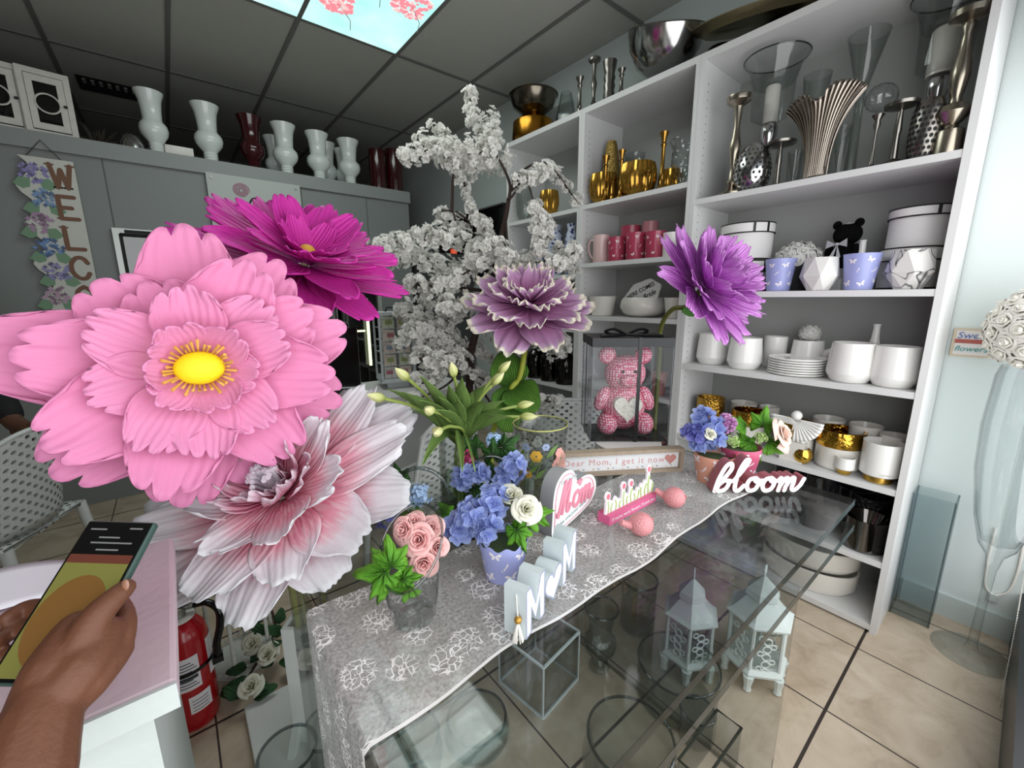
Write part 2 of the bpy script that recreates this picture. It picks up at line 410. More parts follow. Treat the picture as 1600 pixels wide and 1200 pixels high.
# ---------------------------------------------------------------- grey walk-in flower cooler along the back
CY, CZ, CX = 3.8, 2.30, 1.845
M_cool = mat('grey_cooler_panel', '7f8482', 0.5, bump=0.03, bscale=150)
M_alu = mat('brushed_aluminium', 'b8bcb8', 0.35, 0.6)
M_seam = mat('panel_seam', '5b5e5c', 0.7)
M_dark = mat('dark_interior', '1d221f', 0.8)
cool = thing('flower_cooler', 'long grey walk-in flower cooler with glass doors along the back of the shop', 'cooler', (0, CY, 0))
D0, D1 = -0.22, 0.62            # glass door
S0, S1 = 0.75, 1.52             # sliding glass part, right
cbm = MB().box((XL+0.01, 0, 1.80), (CX, 0.9, CZ)).box((XL+0.01, 0, 0), (D0, 0.9, 1.80)).box((D1, 0, 0), (S0, 0.9, 1.8)).box((S1, 0, 0), (CX, 0.9, 1.8)).box((D0, 0.75, 0), (D1, 0.9, 1.8)).box((S0, 0.75, 0), (S1, 0.9, 1.8))
cbm.cur = 1
for x in (-0.205, 0.32, 0.93, 1.45): cbm.box((x-0.003, -0.003, 1.78), (x+0.003, 0.001, CZ-0.09))
cbm.build('cabinet_body', [M_cool, M_seam], cool, 0)
cap = MB().box((XL+0.01, -0.02, CZ-0.09), (CX+0.01, 0.0, CZ+0.005)); cap.build('top_rail', mat('grey_cooler_rail', '8b908e', 0.5), cool, 0)
def framed(x0, x1, z0, z1, nm):
    f = 0.035
    o = MB().box((x0, -0.03, z0), (x0+f, 0.03, z1)).box((x1-f, -0.03, z0), (x1, 0.03, z1)).box((x0+f, -0.03, z1-f), (x1-f, 0.03, z1)).box((x0+f, -0.03, z0), (x1-f, 0.03, z0+f)).build(nm, M_alu, cool, 0)
    MB().box((x0+f, -0.004, z0+f), (x1-f, 0.004, z1-f)).build('glass_pane', glass('cooler_glass', 'aebbb0', 0.5, 2.6, 0.02, 0.35), o, 0)
    g = MB()
    for a, b_ in (((x0+f-0.006, -0.032, z0+f-0.006), (x0+f+0.01, -0.028, z1-f)), ((x0+f, -0.032, z1-f-0.01), (x1-f, -0.028, z1-f+0.006))): g.box(a, b_)
    g.build('gasket', M_blackm, o, 0)
    return o
d = framed(D0, D1, 0.1, 1.8, 'glass_door')
MB().box((D0+0.06, -0.045, 1.772), (D0+0.2, -0.031, 1.79)).build('nameplate', M_blackm, d, 0)
framed(S0, S0+0.4, 0.1, 1.8, 'sliding_door'); framed(S0+0.37, S1, 0.1, 1.8, 'sliding_door')
sl = MB()
for k in range(10): sl.box((S0+0.04+k*0.07, 0.5, 0.1), (S0+0.045+k*0.07, 0.52, 1.79))
sl.build('inner_slats', mat('cooler_slat', '5f6a60', 0.6), cool, 0)
MB().box((S0, 0.55, 0.05), (S1, 0.56, 1.8)).build('inner_back', mat('cooler_inner', '58645a', 0.7), cool, 0)
gl = MB()
for x, z0, z1 in ((1.36, 0.75, 1.35),): gl.box((x, -0.05, z0), (x+0.022, -0.035, z1))
gl.box((1.05, -0.05, 1.06), (1.34, -0.035, 1.075))
gl.build('light_strip', mat('cooler_led', 'f4ffcf', 0.5, emit=1.3), cool, 0)
# leaves added behind the cooler glass to imitate greenery reflected in the door
lf = MB(); rn = random.Random(5)
for k in range(260):
    c = Vector((rn.uniform(D0+0.05, D1-0.05), rn.uniform(0.15, 0.6), rn.uniform(0.3, 1.72))); a = rn.random()*6.3; e = rn.uniform(-0.6, 0.6); s = rn.uniform(0.03, 0.06)
    u = Vector((math.cos(a), math.sin(a)*0.5, e)).normalized(); v = u.cross(Vector((0.3, 1, 0.2))).normalized()
    lf.add([c-u*s, c+v*s*0.5, c+u*s, c-v*s*0.5], [(0,1,2,3)])
o = lf.build('reflected_greenery', mat('reflected_leaf_green', '7b9a64', 0.6, var=0.4, vscale=6), None, 0); o.location = (0, CY, 0)
tag(o, 'green leaves added behind the cooler glass door in place of reflected greenery', 'foliage', kind='stuff')
# wall-mounted black screen, dark opening beyond the cooler
t = thing('television', 'black wall screen behind the white blossom tree', 'screen', (0, 0, 0))
p = PX(735, 385, XW-0.02)
MB().cbox((XW-0.03, p.y, p.z), (0.05, 1.15, 0.62)).build('screen', M_black, t, 0)
MB().cbox((XW-0.056, p.y, p.z+0.305), (0.004, 1.15, 0.012)).build('bezel', mat('grey_bezel', '6b6b6b', 0.5), t, 0)
# ---------------------------------------------------------------- bookcases
SX, SD = 2.055, XW-0.004
ST = 0.0125
def bookcase(name, label, y0, y1, shelves, sides, z1=2.444, back=True):
    t = thing(name, label, 'bookcase', (0, 0, 0), 0, 'white bookcases along the right wall')
    for a, b in sides:
        h = MB().box((SX, a, 0), (SD, b, z1-0.03)); h.cur = 1
        for i in range(66):
            z = 0.15+i*0.034
            if z > z1-0.1: break
            for yy, out in ((a, a == y0), (b, b == y1)):
                if not out: h.cbox((SX+0.045, yy, z), (0.005, 0.0016, 0.005))
        h.build('side_panel', [M_lam, mat('peg_hole_dark', '6a6a68', 0.8)], t, 0)
    MB().box((SD-0.006, y0, 0.0), (SD, y1, z1-0.03)).build('back_panel', mat('laminate_back', 'a6a8a5', 0.5), t, 0)
    MB().box((SX, y0, z1-0.03), (SD, y1, z1)).build('top_panel', M_lam, t, 0)
    for z, a, b in shelves: MB().box((SX+0.002, a, z-0.025), (SD-0.006, b, z)).build('shelf', M_lam, t, 0)
    return t
YR0, YR1, YM1, YL1 = 0.205, 1.148, 1.872, 2.6
Z1, Z2, Z3, Z4, Z5, Z6 = 1.815, 1.374, 1.008, 0.626, 0.318, 0.035
W = 0.022
bookcase('bookcase', 'widest white bookcase, nearest the window, holding white pots and silver', YR0, YR1, [(z, YR0+W, YR1-W) for z in (Z1, Z2, Z3, Z4, Z5, Z6)], [(YR0, YR0+W), (YR1-W, YR1)])
G1, G2, G3, G4 = 1.905, 1.560, 1.236, 0.80
bookcase('bookcase', 'middle white bookcase with red butterfly mugs and gold bowls', YR1+0.001, YM1, [(z, YR1+W, YM1-W) for z in (G1, G2, G3, G4, 0.42, 0.05)], [(YR1+0.001, YR1+W), (YM1-W, YM1)])
bookcase('bookcase', 'farthest white bookcase, half hidden by the blossom tree', YM1+0.001, YL1, [(z, YM1+W, YL1-W) for z in (1.90, 1.50, 1.15, 0.75, 0.4, 0.05)], [(YM1+0.001, YM1+W), (YL1-W, YL1)])
# ---------------------------------------------------------------- acrylic table (two nested waterfall tables)
TZ, TX0, TX1, TY0, TY1 = 0.75, 0.135, 1.535, 0.255, 1.06
M_aedge = glass('acrylic_edge', 'd9e1e3', 0.3, 1.5, 0.08, 0.04)
t = thing('acrylic_table', 'big clear acrylic table under the lace runner, a second slab below its top', 'table', (0, 0, 0))
def slab(nm, x0, x1, y0, y1, z, th=0.02, e=0.0008):
    o = MB().box((x0, y0, z-th), (x1, y1, z)).build(nm, M_acr, t, 0)
    MB().box((x0, y0-e, z-th), (x1, y0, z)).build('polished_edge', M_aedge, o, 0)
    MB().box((x1, y0, z-th), (x1+e, y1, z)).build('polished_edge', M_aedge, o, 0)
slab('tabletop', TX0, TX1, TY0, TY1, TZ); slab('lower_slab', TX0+0.05, TX1, TY0-0.008, TY1-0.02, 0.67)
for lx, zt in ((TX0, TZ-0.02), (0.19, 0.65), (1.10, 0.65)): MB().box((lx, TY0+0.004, 0), (lx+0.015, TY1-0.03, zt)).build('leg_panel', M_acr, t, 0)
# ================================================================ things on the shelves
def inner(prof, t=0.06, floor=0.05):
    """closed wall: outer profile up, rim, inner profile down"""
    out = [(0.0001, prof[0][1])]+list(prof)
    rim = prof[-1]
    ins = []
    for r, z in reversed(prof):
        if z < floor: continue
        ins.append((max(r-t, 0.02), z))
    ins = [(max(rim[0]-t*0.5, 0.02), rim[1]+0.0)]+ins
    ins.append((0.0001, floor))
    return out+ins
P_CYL = [(0.94,0),(1,0.04),(1,1)]
P_POT = [(0.76,0),(0.79,0.012),(0.985,0.21),(1.0,0.25)]+[((1.0-0.13*((k/2)/13)**1.1)*(1.0 if k % 2 else 0.989), 0.27+0.73*k/26) for k in range(27)]      # faceted-foot white pot, wider below
P_TAP = [(0.70,0),(0.74,0.02),(0.98,0.97),(1,1)]
P_BOWL = [(0.45,0),(0.6,0.03),(0.86,0.2),(1,0.5),(0.97,0.8),(0.88,1)]
P_URN = [(0.62,0),(0.64,0.02),(0.5,0.06),(0.46,0.09),(0.52,0.115),(0.46,0.14),(0.52,0.165),(0.46,0.19),(0.55,0.22),(0.9,0.32),(1,0.40),(0.95,0.48),(0.72,0.54),(0.66,0.57),(0.70,0.72),(0.78,0.86),(0.98,0.98),(1.0,1)]
P_STICK = [(1,0),(1,0.02),(0.5,0.06),(0.25,0.09),(0.45,0.13),(0.28,0.17),(0.22,0.3),(0.34,0.42),(0.46,0.5),(0.3,0.6),(0.22,0.7),(0.3,0.86),(0.35,0.9),(0.85,0.95),(0.9,0.985),(0.9,1),(0.01,1)]
P_STICK2 = [(1,0),(0.9,0.03),(0.5,0.07),(0.36,0.2),(0.5,0.25),(0.36,0.3),(0.34,0.74),(0.55,0.79),(0.36,0.82),(0.5,0.9),(0.75,0.97),(0.8,1),(0.01,1)]
P_EGG = [(0.6,0),(0.75,0.04),(0.97,0.3),(1,0.48),(0.9,0.72),(0.65,0.92),(0.5,1)]
def spot(px, yb, yt, wpx, z=None, X=None):
    """where a round thing stands whose front foot is at px,yb; gives centre, radius, height"""
    P = PZ(px, yb, z) if X is None else PX(px, yb, X)
    if z is not None and X is not None: P.z = z
    d = depth(P); k = math.cos(math.atan((px-800)/F))
    r = wpx/2*d/F*k
    hd = Vector((P.x, P.y, 0)).normalized()
    c = P+hd*r if X is None else P
    c.z = P.z
    dd = depth(c)
    # height: solve for the height whose projection reaches yt at the centre distance
    if z is not None: c.z += 0.0012
    t = ray(px, yt); s = (Vector((c.x, c.y, 0)).length)/Vector((t.x, t.y, 0)).length
    h = CAM.z+t.z*s-c.z
    return c, r, h
BAYS = ((YR0+W, YR1-W), (YR1+W, YM1-W), (YM1+W, YL1-W))
def clampx(c, r):
    c.x = min(max(c.x, SX+r+0.004), SD-0.012-r)
    for a, b in BAYS:
        if a-0.06 < c.y < b+0.06: c.y = min(max(c.y, a+r+0.004), b-r-0.004); break
    return c
def ves(name, label, cat, px, yb, yt, wpx, m, prof, z=None, X=None, group=None, wall=0.07, seg=36, rib=0, ribn=0, h=None, r=None, clamp=True, part=None, rfun=None):
    c, rr, hh = spot(px, yb, yt, wpx, z, X)
    if r: rr = r
    if h: hh = h
    if c.x > 2.0 and c.z < 2.4: clampx(c, rr)
    pr = inner(prof, wall) if wall else [(0.0001, prof[0][1])]+list(prof)
    mb = MB().lathe([(a*rr, b*hh) for a, b in pr], seg, (0,0,0), 1, 1, rib, ribn, rfun)
    if part:
        t = thing(name, label, cat, c, 0, group); mb.build(part, m, t); t['r'] = rr; t['h'] = hh; return t
    o = mb.build(name, m, None, 40, c); tag(o, label, cat, group); o['r'] = rr; o['h'] = hh
    return o
def butterfly_marks(t, r0, r1, h, n, m, size, a0=-2.6, a1=0.6, seed=1, lift=0.0006):
    """small white butterfly and sprig print wrapped on a cup (r0 at the foot, r1 at the rim); one print"""
    rn = random.Random(seed); mb = MB()
    k = 0
    for i in range(n):
        a = a0+(a1-a0)*(i+0.5)/n; zz = h*(0.2+0.3*((i*2) % 3)) + rn.uniform(-0.04, 0.04)*h; zz = min(zz, h*0.86)
        rot = rn.uniform(-0.5, 0.5); s = size*rn.uniform(0.8, 1.15)
        def put(poly):
            vs = []
            for x, y in poly:
                X_ = x*math.cos(rot)-y*math.sin(rot); Y_ = x*math.sin(rot)+y*math.cos(rot)
                z_ = min(max(zz+Y_*s, 0.004), h*0.97); rr = r0+(r1-r0)*z_/h+lift
                vs.append((rr*math.cos(a+X_*s/rr), rr*math.sin(a+X_*s/rr), z_))
            mb.add(vs, [tuple(range(len(vs)))])
        if i % 3 != 2:
            for sg in (1, -1):
                put([(0,0.05),(sg*0.35,0.5),(sg*0.75,0.6),(sg*0.8,0.3),(sg*0.45,0.0),(0,-0.05)][::sg])
                put([(0,-0.03),(sg*0.4,-0.05),(sg*0.55,-0.35),(sg*0.35,-0.5),(sg*0.1,-0.25)][::sg])
        else:
            for q in range(5):
                b = -0.6+q*0.6
                put([(0,-0.5+q*0.2),(0.5*math.sin(b)+0.08,-0.2+q*0.2),(0.5*math.sin(b),0.05+q*0.2),(0.5*math.sin(b)-0.1,-0.15+q*0.2)])
    return mb.build('butterfly_print', m, t, 0)
M_print = mat('white_print', 'f4eef2', 0.5)
# ---- widest bookcase, second-lowest shelves upward ------------------------------------------------
gp = 'white ribbed pots on the bookcase shelf'
for px, yb, yt, wp, lab in ((1110, 571, 521, 50, 'white rounded pot at the left end of the plate shelf'), (1161, 579, 527, 58, 'white rounded pot just left of the stacked plates'),
                            (1323, 601, 535, 82, 'white rounded pot right of the stacked plates'), (1408, 610, 541, 88, 'largest white rounded pot, right end of the plate shelf')):
    ves('ceramic_pot', lab, 'pot', px, yb, yt, wp, M_ceram, P_POT, z=Z3, group=gp)
c, r, h = spot(1230, 594, 545, 100, Z3); clampx(c, r)
for k in range(7):
    hk = 0.062/7*1.25
    MBp = MB().lathe([(0.0001,0),(r*0.86,0),(r*0.97,hk*0.25),(r,hk*0.75),(r*0.985,hk*0.98),(r*0.93,hk*0.8),(r*0.9,hk*0.35),(0.0001,hk*0.3)], 48, (0,0,0))
    nm = ['lowest', 'second lowest', 'third from the bottom', 'middle', 'third from the top', 'second from the top', 'topmost'][k]
    tag(MBp.build('plate', M_ceram, None, 50, c+Vector((0,0,k*hk*0.98))), 'white round plate, %s of the stacked plates' % nm, 'plate', 'stacked white plates')
gb_ = 'white vessels at the back of the plate shelf'
ves('ceramic_vase', 'slim white bottle vase behind the pots right of the plates', 'vase', 1357, 590, 506, 30, M_ceram, [(0.9,0),(1,0.05),(0.95,0.4),(0.45,0.75),(0.36,0.95),(0.45,1)], z=Z3, X=2.27, group=gb_, clamp=False)
ves('ceramic_vase', 'slim white bottle vase mostly hidden at the left end of the plate shelf', 'vase', 1126, 560, 500, 24, M_ceram, [(0.9,0),(1,0.05),(0.95,0.4),(0.4,0.75),(0.36,0.95),(0.45,1)], z=Z3, X=2.3, group=gb_, clamp=False)
ves('ceramic_pot', 'plain white pot behind the plates, under the purple petals', 'pot', 1208, 570, 525, 38, M_ceram, P_CYL, z=Z3, X=2.31, group=gb_, clamp=False)
rb = ves('ceramic_bowl', 'white bowl behind the plates holding a white rose ball', 'bowl', 1258, 575, 531, 56, M_ceram, P_POT, z=Z3, X=2.3, group=gb_, clamp=False)
sw = thing('ceramic_scoop', 'white curved horn shaped vase standing behind the plates', 'vase', PX(1292, 575, 2.31)*1.0); sw.location.z = Z3
mbq = MB().tube([(0,0.02,0),(0,0.018,0.05),(0,0.0,0.09),(0,-0.035,0.115),(0,-0.06,0.118)], [0.024,0.026,0.022,0.014,0.006], 14); mbq.build('body', M_ceram, sw)
MB().lathe([(0.0001,0),(0.03,0),(0.03,0.006),(0.0001,0.007)], 20, (0,0.02,0)).build('foot', M_ceram, sw)
# rose balls and domes
def rose_mesh(s, petals=9, seed=0):
    """one open rose head: spiral of cupped petals, axis +z, about radius s"""
    rn = random.Random(seed); mb = MB()
    for k in range(petals):
        t = k/petals; a = k*2.4; rr = s*(0.12+0.72*t); hh = s*(0.95-0.55*t); span = 1.15+0.35*rn.random()
        op = 0.15+0.95*t
        def fn(u, v, a=a, rr=rr, hh=hh, span=span, op=op):
            q = a+(u-0.5)*2*span; e = 1-abs(2*u-1)**3
            rad = rr*(0.45+0.55*v)+s*0.36*op*max(0, v-0.62)**1.2*2
            z = hh*(v if v < 0.8 else 0.8-(v-0.8)*(op*1.5-0.5))*(0.75+0.25*e)
            return (rad*math.cos(q), rad*math.sin(q), z-0.25*s)
        mb.grid(fn, 8, 5)
    mb.sphere((0,0,0.15*s), s*0.3, 8, 6)
    return mb
RM = [rose_mesh(1.0, 9, k) for k in range(3)]
def rose_at(mb, c, n, s, k=0, spin=0.0):
    M = Matrix.Translation(c) @ (frame_from(n, (0.1, 0.2, 1) if abs(Vector(n).normalized().z) < 0.95 else (1,0,0)).to_4x4()) @ Matrix.Rotation(spin, 4, 'Z') @ Matrix.Scale(s, 4)
    src = RM[k % 3]
    mb.add([tuple(M @ Vector(p)) for p in src.v], src.f)
def rose_dome(t, c0, R_, s, m, n=60, zmin=-0.2, core=True, name='rose'):
    """foam roses covering a ball; each is its own part"""
    if core: MB().sphere(c0, R_*0.9, 20, 12).build('foam_ball', m, t)
    ga = PI*(3-math.sqrt(5))
    for i in range(n):
        z = 1-2*(i+0.5)/n
        if z < zmin: continue
        q = math.sqrt(1-z*z); d = Vector((q*math.cos(i*ga), q*math.sin(i*ga), z))
        mb = MB(); rose_at(mb, (0,0,0), d, s, i, i*1.3); mb.build(name, m, t, 60, Vector(c0)+d*R_*0.93)
M_rw = mat('ivory_foam_rose', 'e9e6dd', 0.7); M_rwt = mat('white_foam_rose', 'dad9d4', 0.7)
p = Vector(rb.location); rbl = thing('rose_ball', 'small ball of white foam roses in the bowl behind the plates', 'rose ball', (p.x, p.y, Z3+rb['h']))
rose_dome(rbl, (0,0,0.03), 0.042, 0.014, M_rwt, 46, -0.6)
# ---- eye-level shelf ----
M_hat = mat('white_hatbox_paper', 'e4e2e0', 0.6); M_trim = mat('black_trim', '121212', 0.5)
def hatbox(label, px, yb, yt, wp, z, X, lid=0.26, group='black trimmed white hat boxes', ribbon=True, h=None):
    c, r, hh = spot(px, yb, yt, wp, z, X); hh = h or hh; clampx(c, r)
    t = thing('hat_box', label, 'hat box', c, 0, group)
    MB().lathe([(0.0001,0),(r*0.97,0),(r*0.97,hh*(1-lid)),(0.0001,hh*(1-lid))], 48).build('box_body', M_hat, t)
    l = MB().lathe([(0.0001,hh*(1-lid)),(r,hh*(1-lid)),(r,hh),(0.0001,hh)], 48).build('lid', M_hat, t)
    MB().torus((0,0,hh), r, 0.0028, 48, 6).build('lid_trim', M_trim, l); MB().torus((0,0,hh*(1-lid)), r+0.001, 0.0028, 48, 6).build('lid_trim', M_trim, l)
    MB().torus((0,0,0.004), r*0.975, 0.004, 48, 6).build('base_trim', M_trim, t)
    if ribbon:
        mb = MB()
        for a in (-2.5, -1.95): mb.M = Matrix.Rotation(a, 4, 'Z'); mb.box((r+0.0005, -0.005, hh*(1-lid)), (r+0.003, 0.005, hh))
        mb.build('ribbon_loop', M_trim, l)
    return t
hatbox('lower left hat box on the eye level shelf, mostly behind the purple flower', 1163, 408, 410, 86, Z2, 2.23, 0.35)
hatbox('small white round hat box at the left, stacked on another box', 1163, 408, 353, 84, PX(1163, 410, 2.23).z+0.003, 2.23)
lo = hatbox('lower of the two stacked white hat boxes, right end of the eye level shelf', 1440, 452, 388, 112, Z2, 2.245, 0.3, ribbon=False)
hatbox('upper of the two stacked white hat boxes, right end of the eye level shelf', 1442, 388, 322, 108, Z2+0.145, 2.245, 0.22, h=0.15)
for ch in lo.children: pass
c, r, h = spot(1241, 450, 392, 84, Z2, 2.25)
t = thing('rose_box', 'round black box topped with a dome of white roses on eye level shelf', 'rose box', c)
MB().lathe([(0.0001,0),(r*0.9,0),(r*0.9,0.125),(0.0001,0.125)], 36).build('box_body', M_blackm, t)
rose_dome(t, (0,0,0.12), r*0.95, 0.026, M_rwt, 56, 0.02)
# black teddy
c, r, h = spot(1320, 388, 318, 60, None, 2.27); zt = Z2+0.09
t = thing('pedestal_dish', 'low white ceramic dish under the black bear', 'dish', (c.x, c.y, Z2))
MB().lathe([(0.0001,0),(0.05,0),(0.045,0.05),(0.075,0.085),(0.078,0.09),(0.0001,0.09)], 32).build('dish', M_ceram, t)
t = thing('teddy_bear', 'black teddy bear with a silver bow sitting on the eye level shelf', 'bear', (c.x, c.y, zt), -PI/2-0.3)
def bear_body(sc_, headtilt=0.0, sep=False):
    mb = MB(); S = sc_
    mb.sphere((0,0,0.42*S), 0.36*S, 20, 14, (1,0.85,1.1)); mb.sphere((0.02*S,0.0,1.02*S), 0.34*S, 20, 14, (1.1,0.95,0.95))
    mb.sphere((0,-0.3*S,0.95*S), 0.15*S, 14, 10, (1.1,0.9,0.8))
    for s in (1,-1):
        mb.sphere((s*0.30*S,0,1.32*S), 0.13*S, 14, 10, (1,0.6,1)); mb.sphere((s*0.36*S,-0.1*S,0.5*S), 0.15*S, 14, 10, (0.9,0.9,1.5)); mb.sphere((s*0.28*S,-0.28*S,0.16*S), 0.17*S, 14, 10, (0.95,1.4,0.95))
    return mb
M_bb = mat('black_plush', '0b0b0c', 0.95, spec=0.1, bump=0.6, bscale=300)
S = 0.14; bear_body(S).build('body', M_bb, t)
mb = MB()
for s in (1,-1): mb.add([(0,-0.38*S,0.72*S),(s*0.28*S,-0.42*S,0.86*S),(s*0.3*S,-0.42*S,0.62*S)], [(0,1,2)]); mb.add([(0,-0.38*S,0.72*S),(s*0.05*S,-0.43*S,0.3*S),(s*0.17*S,-0.43*S,0.34*S)], [(0,1,2)])
mb.sphere((0,-0.39*S,0.72*S), 0.05*S, 8, 6); solid(mb.build('bow', mat('silver_ribbon', 'c9c9cc', 0.35, 0.3), t, 0), 0.001)
MB().lathe([(0.0001,0),(0.06*S,0.0),(0.12*S,0.01*S),(0.0001,0.04*S)], 6, (0.2*S,-0.3*S,1.28*S)).build('ear_flower', M_print, t)
# front row on the eye level shelf
M_blue = mat('periwinkle_cup', 'a2a9dc', 0.35, coat=0.2)
for k, (px, yb, yt, wp, lab) in enumerate(((1213, 455, 405, 50, 'periwinkle butterfly cup beside the purple flower, left on the eye level shelf'), (1338, 453, 397, 63, 'periwinkle butterfly cup between the two faceted pots'))):
    t = ves('butterfly_cup', lab, 'cup', px, yb, yt, wp, M_blue, [(0.72,0),(0.74,0.02),(0.99,0.98),(1,1)], z=Z2, X=2.085+0.02, group='periwinkle butterfly cups', wall=0.05, part='cup', rfun=None)
    butterfly_marks(t, 0.735*t['r'], t['r'], t['h'], 9, M_print, 0.017, -3.9, -1.0, seed=k)
def faceted(name, label, px, yb, yt, wp, m, X, group=None):
    c, r, h = spot(px, yb, yt, wp, Z2, X); mb = MB(); n = 7
    rings = [(0.55,0.0,0),(1.0,0.42,0.5),(0.80,0.98,0),(0.72,0.98,0),(0.8,0.45,0.5),(0.4,0.1,0)]
    vs = []; fs = []
    for q, z, o in rings:
        for i in range(n): a = 2*PI*(i+o)/n+0.3; vs.append((q*r*math.cos(a), q*r*math.sin(a), z*h))
    for k in range(len(rings)-1):
        for i in range(n):
            j = (i+1) % n; A, B, C_, D = k*n+i, k*n+j, (k+1)*n+j, (k+1)*n+i
            if rings[k][2] == 0: fs += [(A, B, D), (B, C_, D)]
            else: fs += [(A, B, C_), (A, C_, D)]
    fs.append(tuple(range(n-1,-1,-1))); fs.append(tuple((len(rings)-1)*n+i for i in range(n)))
    o = mb.add(vs, fs).build(name, m, None, 0, c); return tag(o, label, 'pot', group)
faceted('faceted_vase', 'pale grey white faceted vase between the two periwinkle cups', 1277, 455, 402, 66, mat('soft_white_ceramic', 'dcdad6', 0.25, var=0.1, vscale=20), 2.10)
def marble():
    m = mat('marbled_ceramic', 'e6e4e0', 0.2); nt = m.node_tree; b = nt.nodes['Principled BSDF']
    tc = nt.nodes.new('ShaderNodeTexCoord'); n = nt.nodes.new('ShaderNodeTexNoise'); n.inputs['Scale'].default_value = 9; n.inputs['Distortion'].default_value = 1.4; n.inputs['Detail'].default_value = 1
    nt.links.new(tc.outputs['Object'], n.inputs['Vector'])
    rp = ramp_nodes(nt, [(0.0, 'e6e4e0'), (0.475, 'dedcd8'), (0.5, '26282c'), (0.525, 'dedcd8'), (1, 'e6e4e0')]); nt.links.new(n.outputs['Fac'], rp.inputs[0]); nt.links.new(rp.outputs[0], b.inputs['Base Color']); return m
faceted('marbled_pot', 'white faceted pot with black marble veins in front of the hat boxes', 1417, 452, 390, 86, marble(), 2.125)
c, r, h = spot(1337, 452, 376, 34, Z2, 2.24)
tag(MB().lathe([(0.0001,0),(0.04,0),(0.045,0.05),(0.04,0.09),(0.014,0.125),(0.011,h-0.004),(0.013,h),(0.0001,h)], 24).build('bud_vase', M_ceram, None, 40, c), 'small white bud vase with thin neck behind the right periwinkle cup', 'vase')
# ---- silver shelf ----
def stick(label, px, yb, yt, wp, m, X, prof=P_STICK, name='candlestick', group='silver candle holders on the upper shelf', z=Z1, seg=20):
    return ves(name, label, 'candlestick', px, yb, yt, wp, m, prof, z=z, X=X, group=group, wall=0, seg=seg, clamp=False)
stick('tall pale silver candlestick with flat dish, left end of the silver shelf', 1139, 300, 152, 44, mat('champagne_silver', 'a89f90', 0.25, 1.0), 2.10)
stick('low dark candlestick with a wide plate left of the shell vase', 1213, 285, 224, 40, M_dsilver, 2.14, [(1,0),(0.9,0.04),(0.25,0.1),(0.2,0.5),(0.25,0.55),(0.2,0.9),(1.2,0.95),(1.25,1),(0.01,1)])
stick('dark candlestick with a wide plate left of the right perforated vase', 1395, 250, 165, 46, M_dsilver, 2.11, [(1,0),(0.9,0.04),(0.3,0.1),(0.22,0.5),(0.3,0.55),(0.2,0.9),(1.2,0.95),(1.25,1),(0.01,1)])
stick('slim candlestick under the crystal ball', 1361, 255, 182, 30, M_dsilver, 2.13, [(1,0),(0.9,0.04),(0.3,0.1),(0.16,0.2),(0.14,0.7),(0.4,0.82),(0.3,0.9),(0.7,1),(0.01,1)])
tag(MB().sphere((0,0,0), 0.05, 14, 10, (1,1,0.95)).build('crystal_ball', M_cut, None, 0, PX(1377, 153, 2.15)), 'rough crystal globe on a slim candlestick, right of the shell vase', 'globe')
stick('tall champagne candlestick at the right end of the silver shelf', 1500, 228, 22, 58, mat('champagne_silver'), 2.10, [(0.95,0),(0.9,0.14),(0.85,0.17),(0.5,0.19),(0.45,0.21),(0.9,0.26),(1.1,0.3),(0.9,0.35),(0.4,0.37),(0.35,0.41),(0.45,0.45),(0.62,0.55),(0.58,0.63),(0.4,0.72),(0.3,0.85),(0.42,0.89),(0.38,0.92),(1.2,0.96),(1.25,1),(0.01,1)])
def perforated(label, px, yb, yt, wp, X, m, prof=P_EGG):
    o = ves('perforated_vase', label, 'vase', px, yb, yt, wp, m, prof, z=Z1, X=X, group='hammered silver perforated vases', wall=0.08, clamp=False, seg=40, part='body')
    r, h = o['r'], o['h']; mb = MB()
    for k in range(9):
        for i in range(20):
            z = 0.06+0.098*k; a = 2*PI*(i+0.5*(k % 2))/20
            rr = next(prof[j][0]+(prof[j+1][0]-prof[j][0])*(z-prof[j][1])/(prof[j+1][1]-prof[j][1]) for j in range(len(prof)-1) if prof[j][1] <= z <= prof[j+1][1])*r+0.0006
            s = 0.0055*(rr/r)
            u = Vector((-math.sin(a), math.cos(a), 0)); n_ = Vector((math.cos(a), math.sin(a), 0)); cc = n_*rr+Vector((0,0,z*h))
            mb.add([cc+u*s*math.cos(q)+Vector((0,0,1.25*s*math.sin(q))) for q in [2*PI*i_/8 for i_ in range(8)]], [tuple(range(8))])
    mb.build('perforation_pattern', M_blackm, o, 0)
perforated('egg shaped silver perforated vase, left on the silver shelf', 1167, 298, 226, 60, 2.10, M_silver)
perforated('taller silver perforated vase beside the right end candlestick', 1440, 246, 160, 58, 2.115, M_dsilver, [(0.75,0),(0.9,0.05),(1,0.4),(0.95,0.75),(0.8,0.95),(0.7,1)])
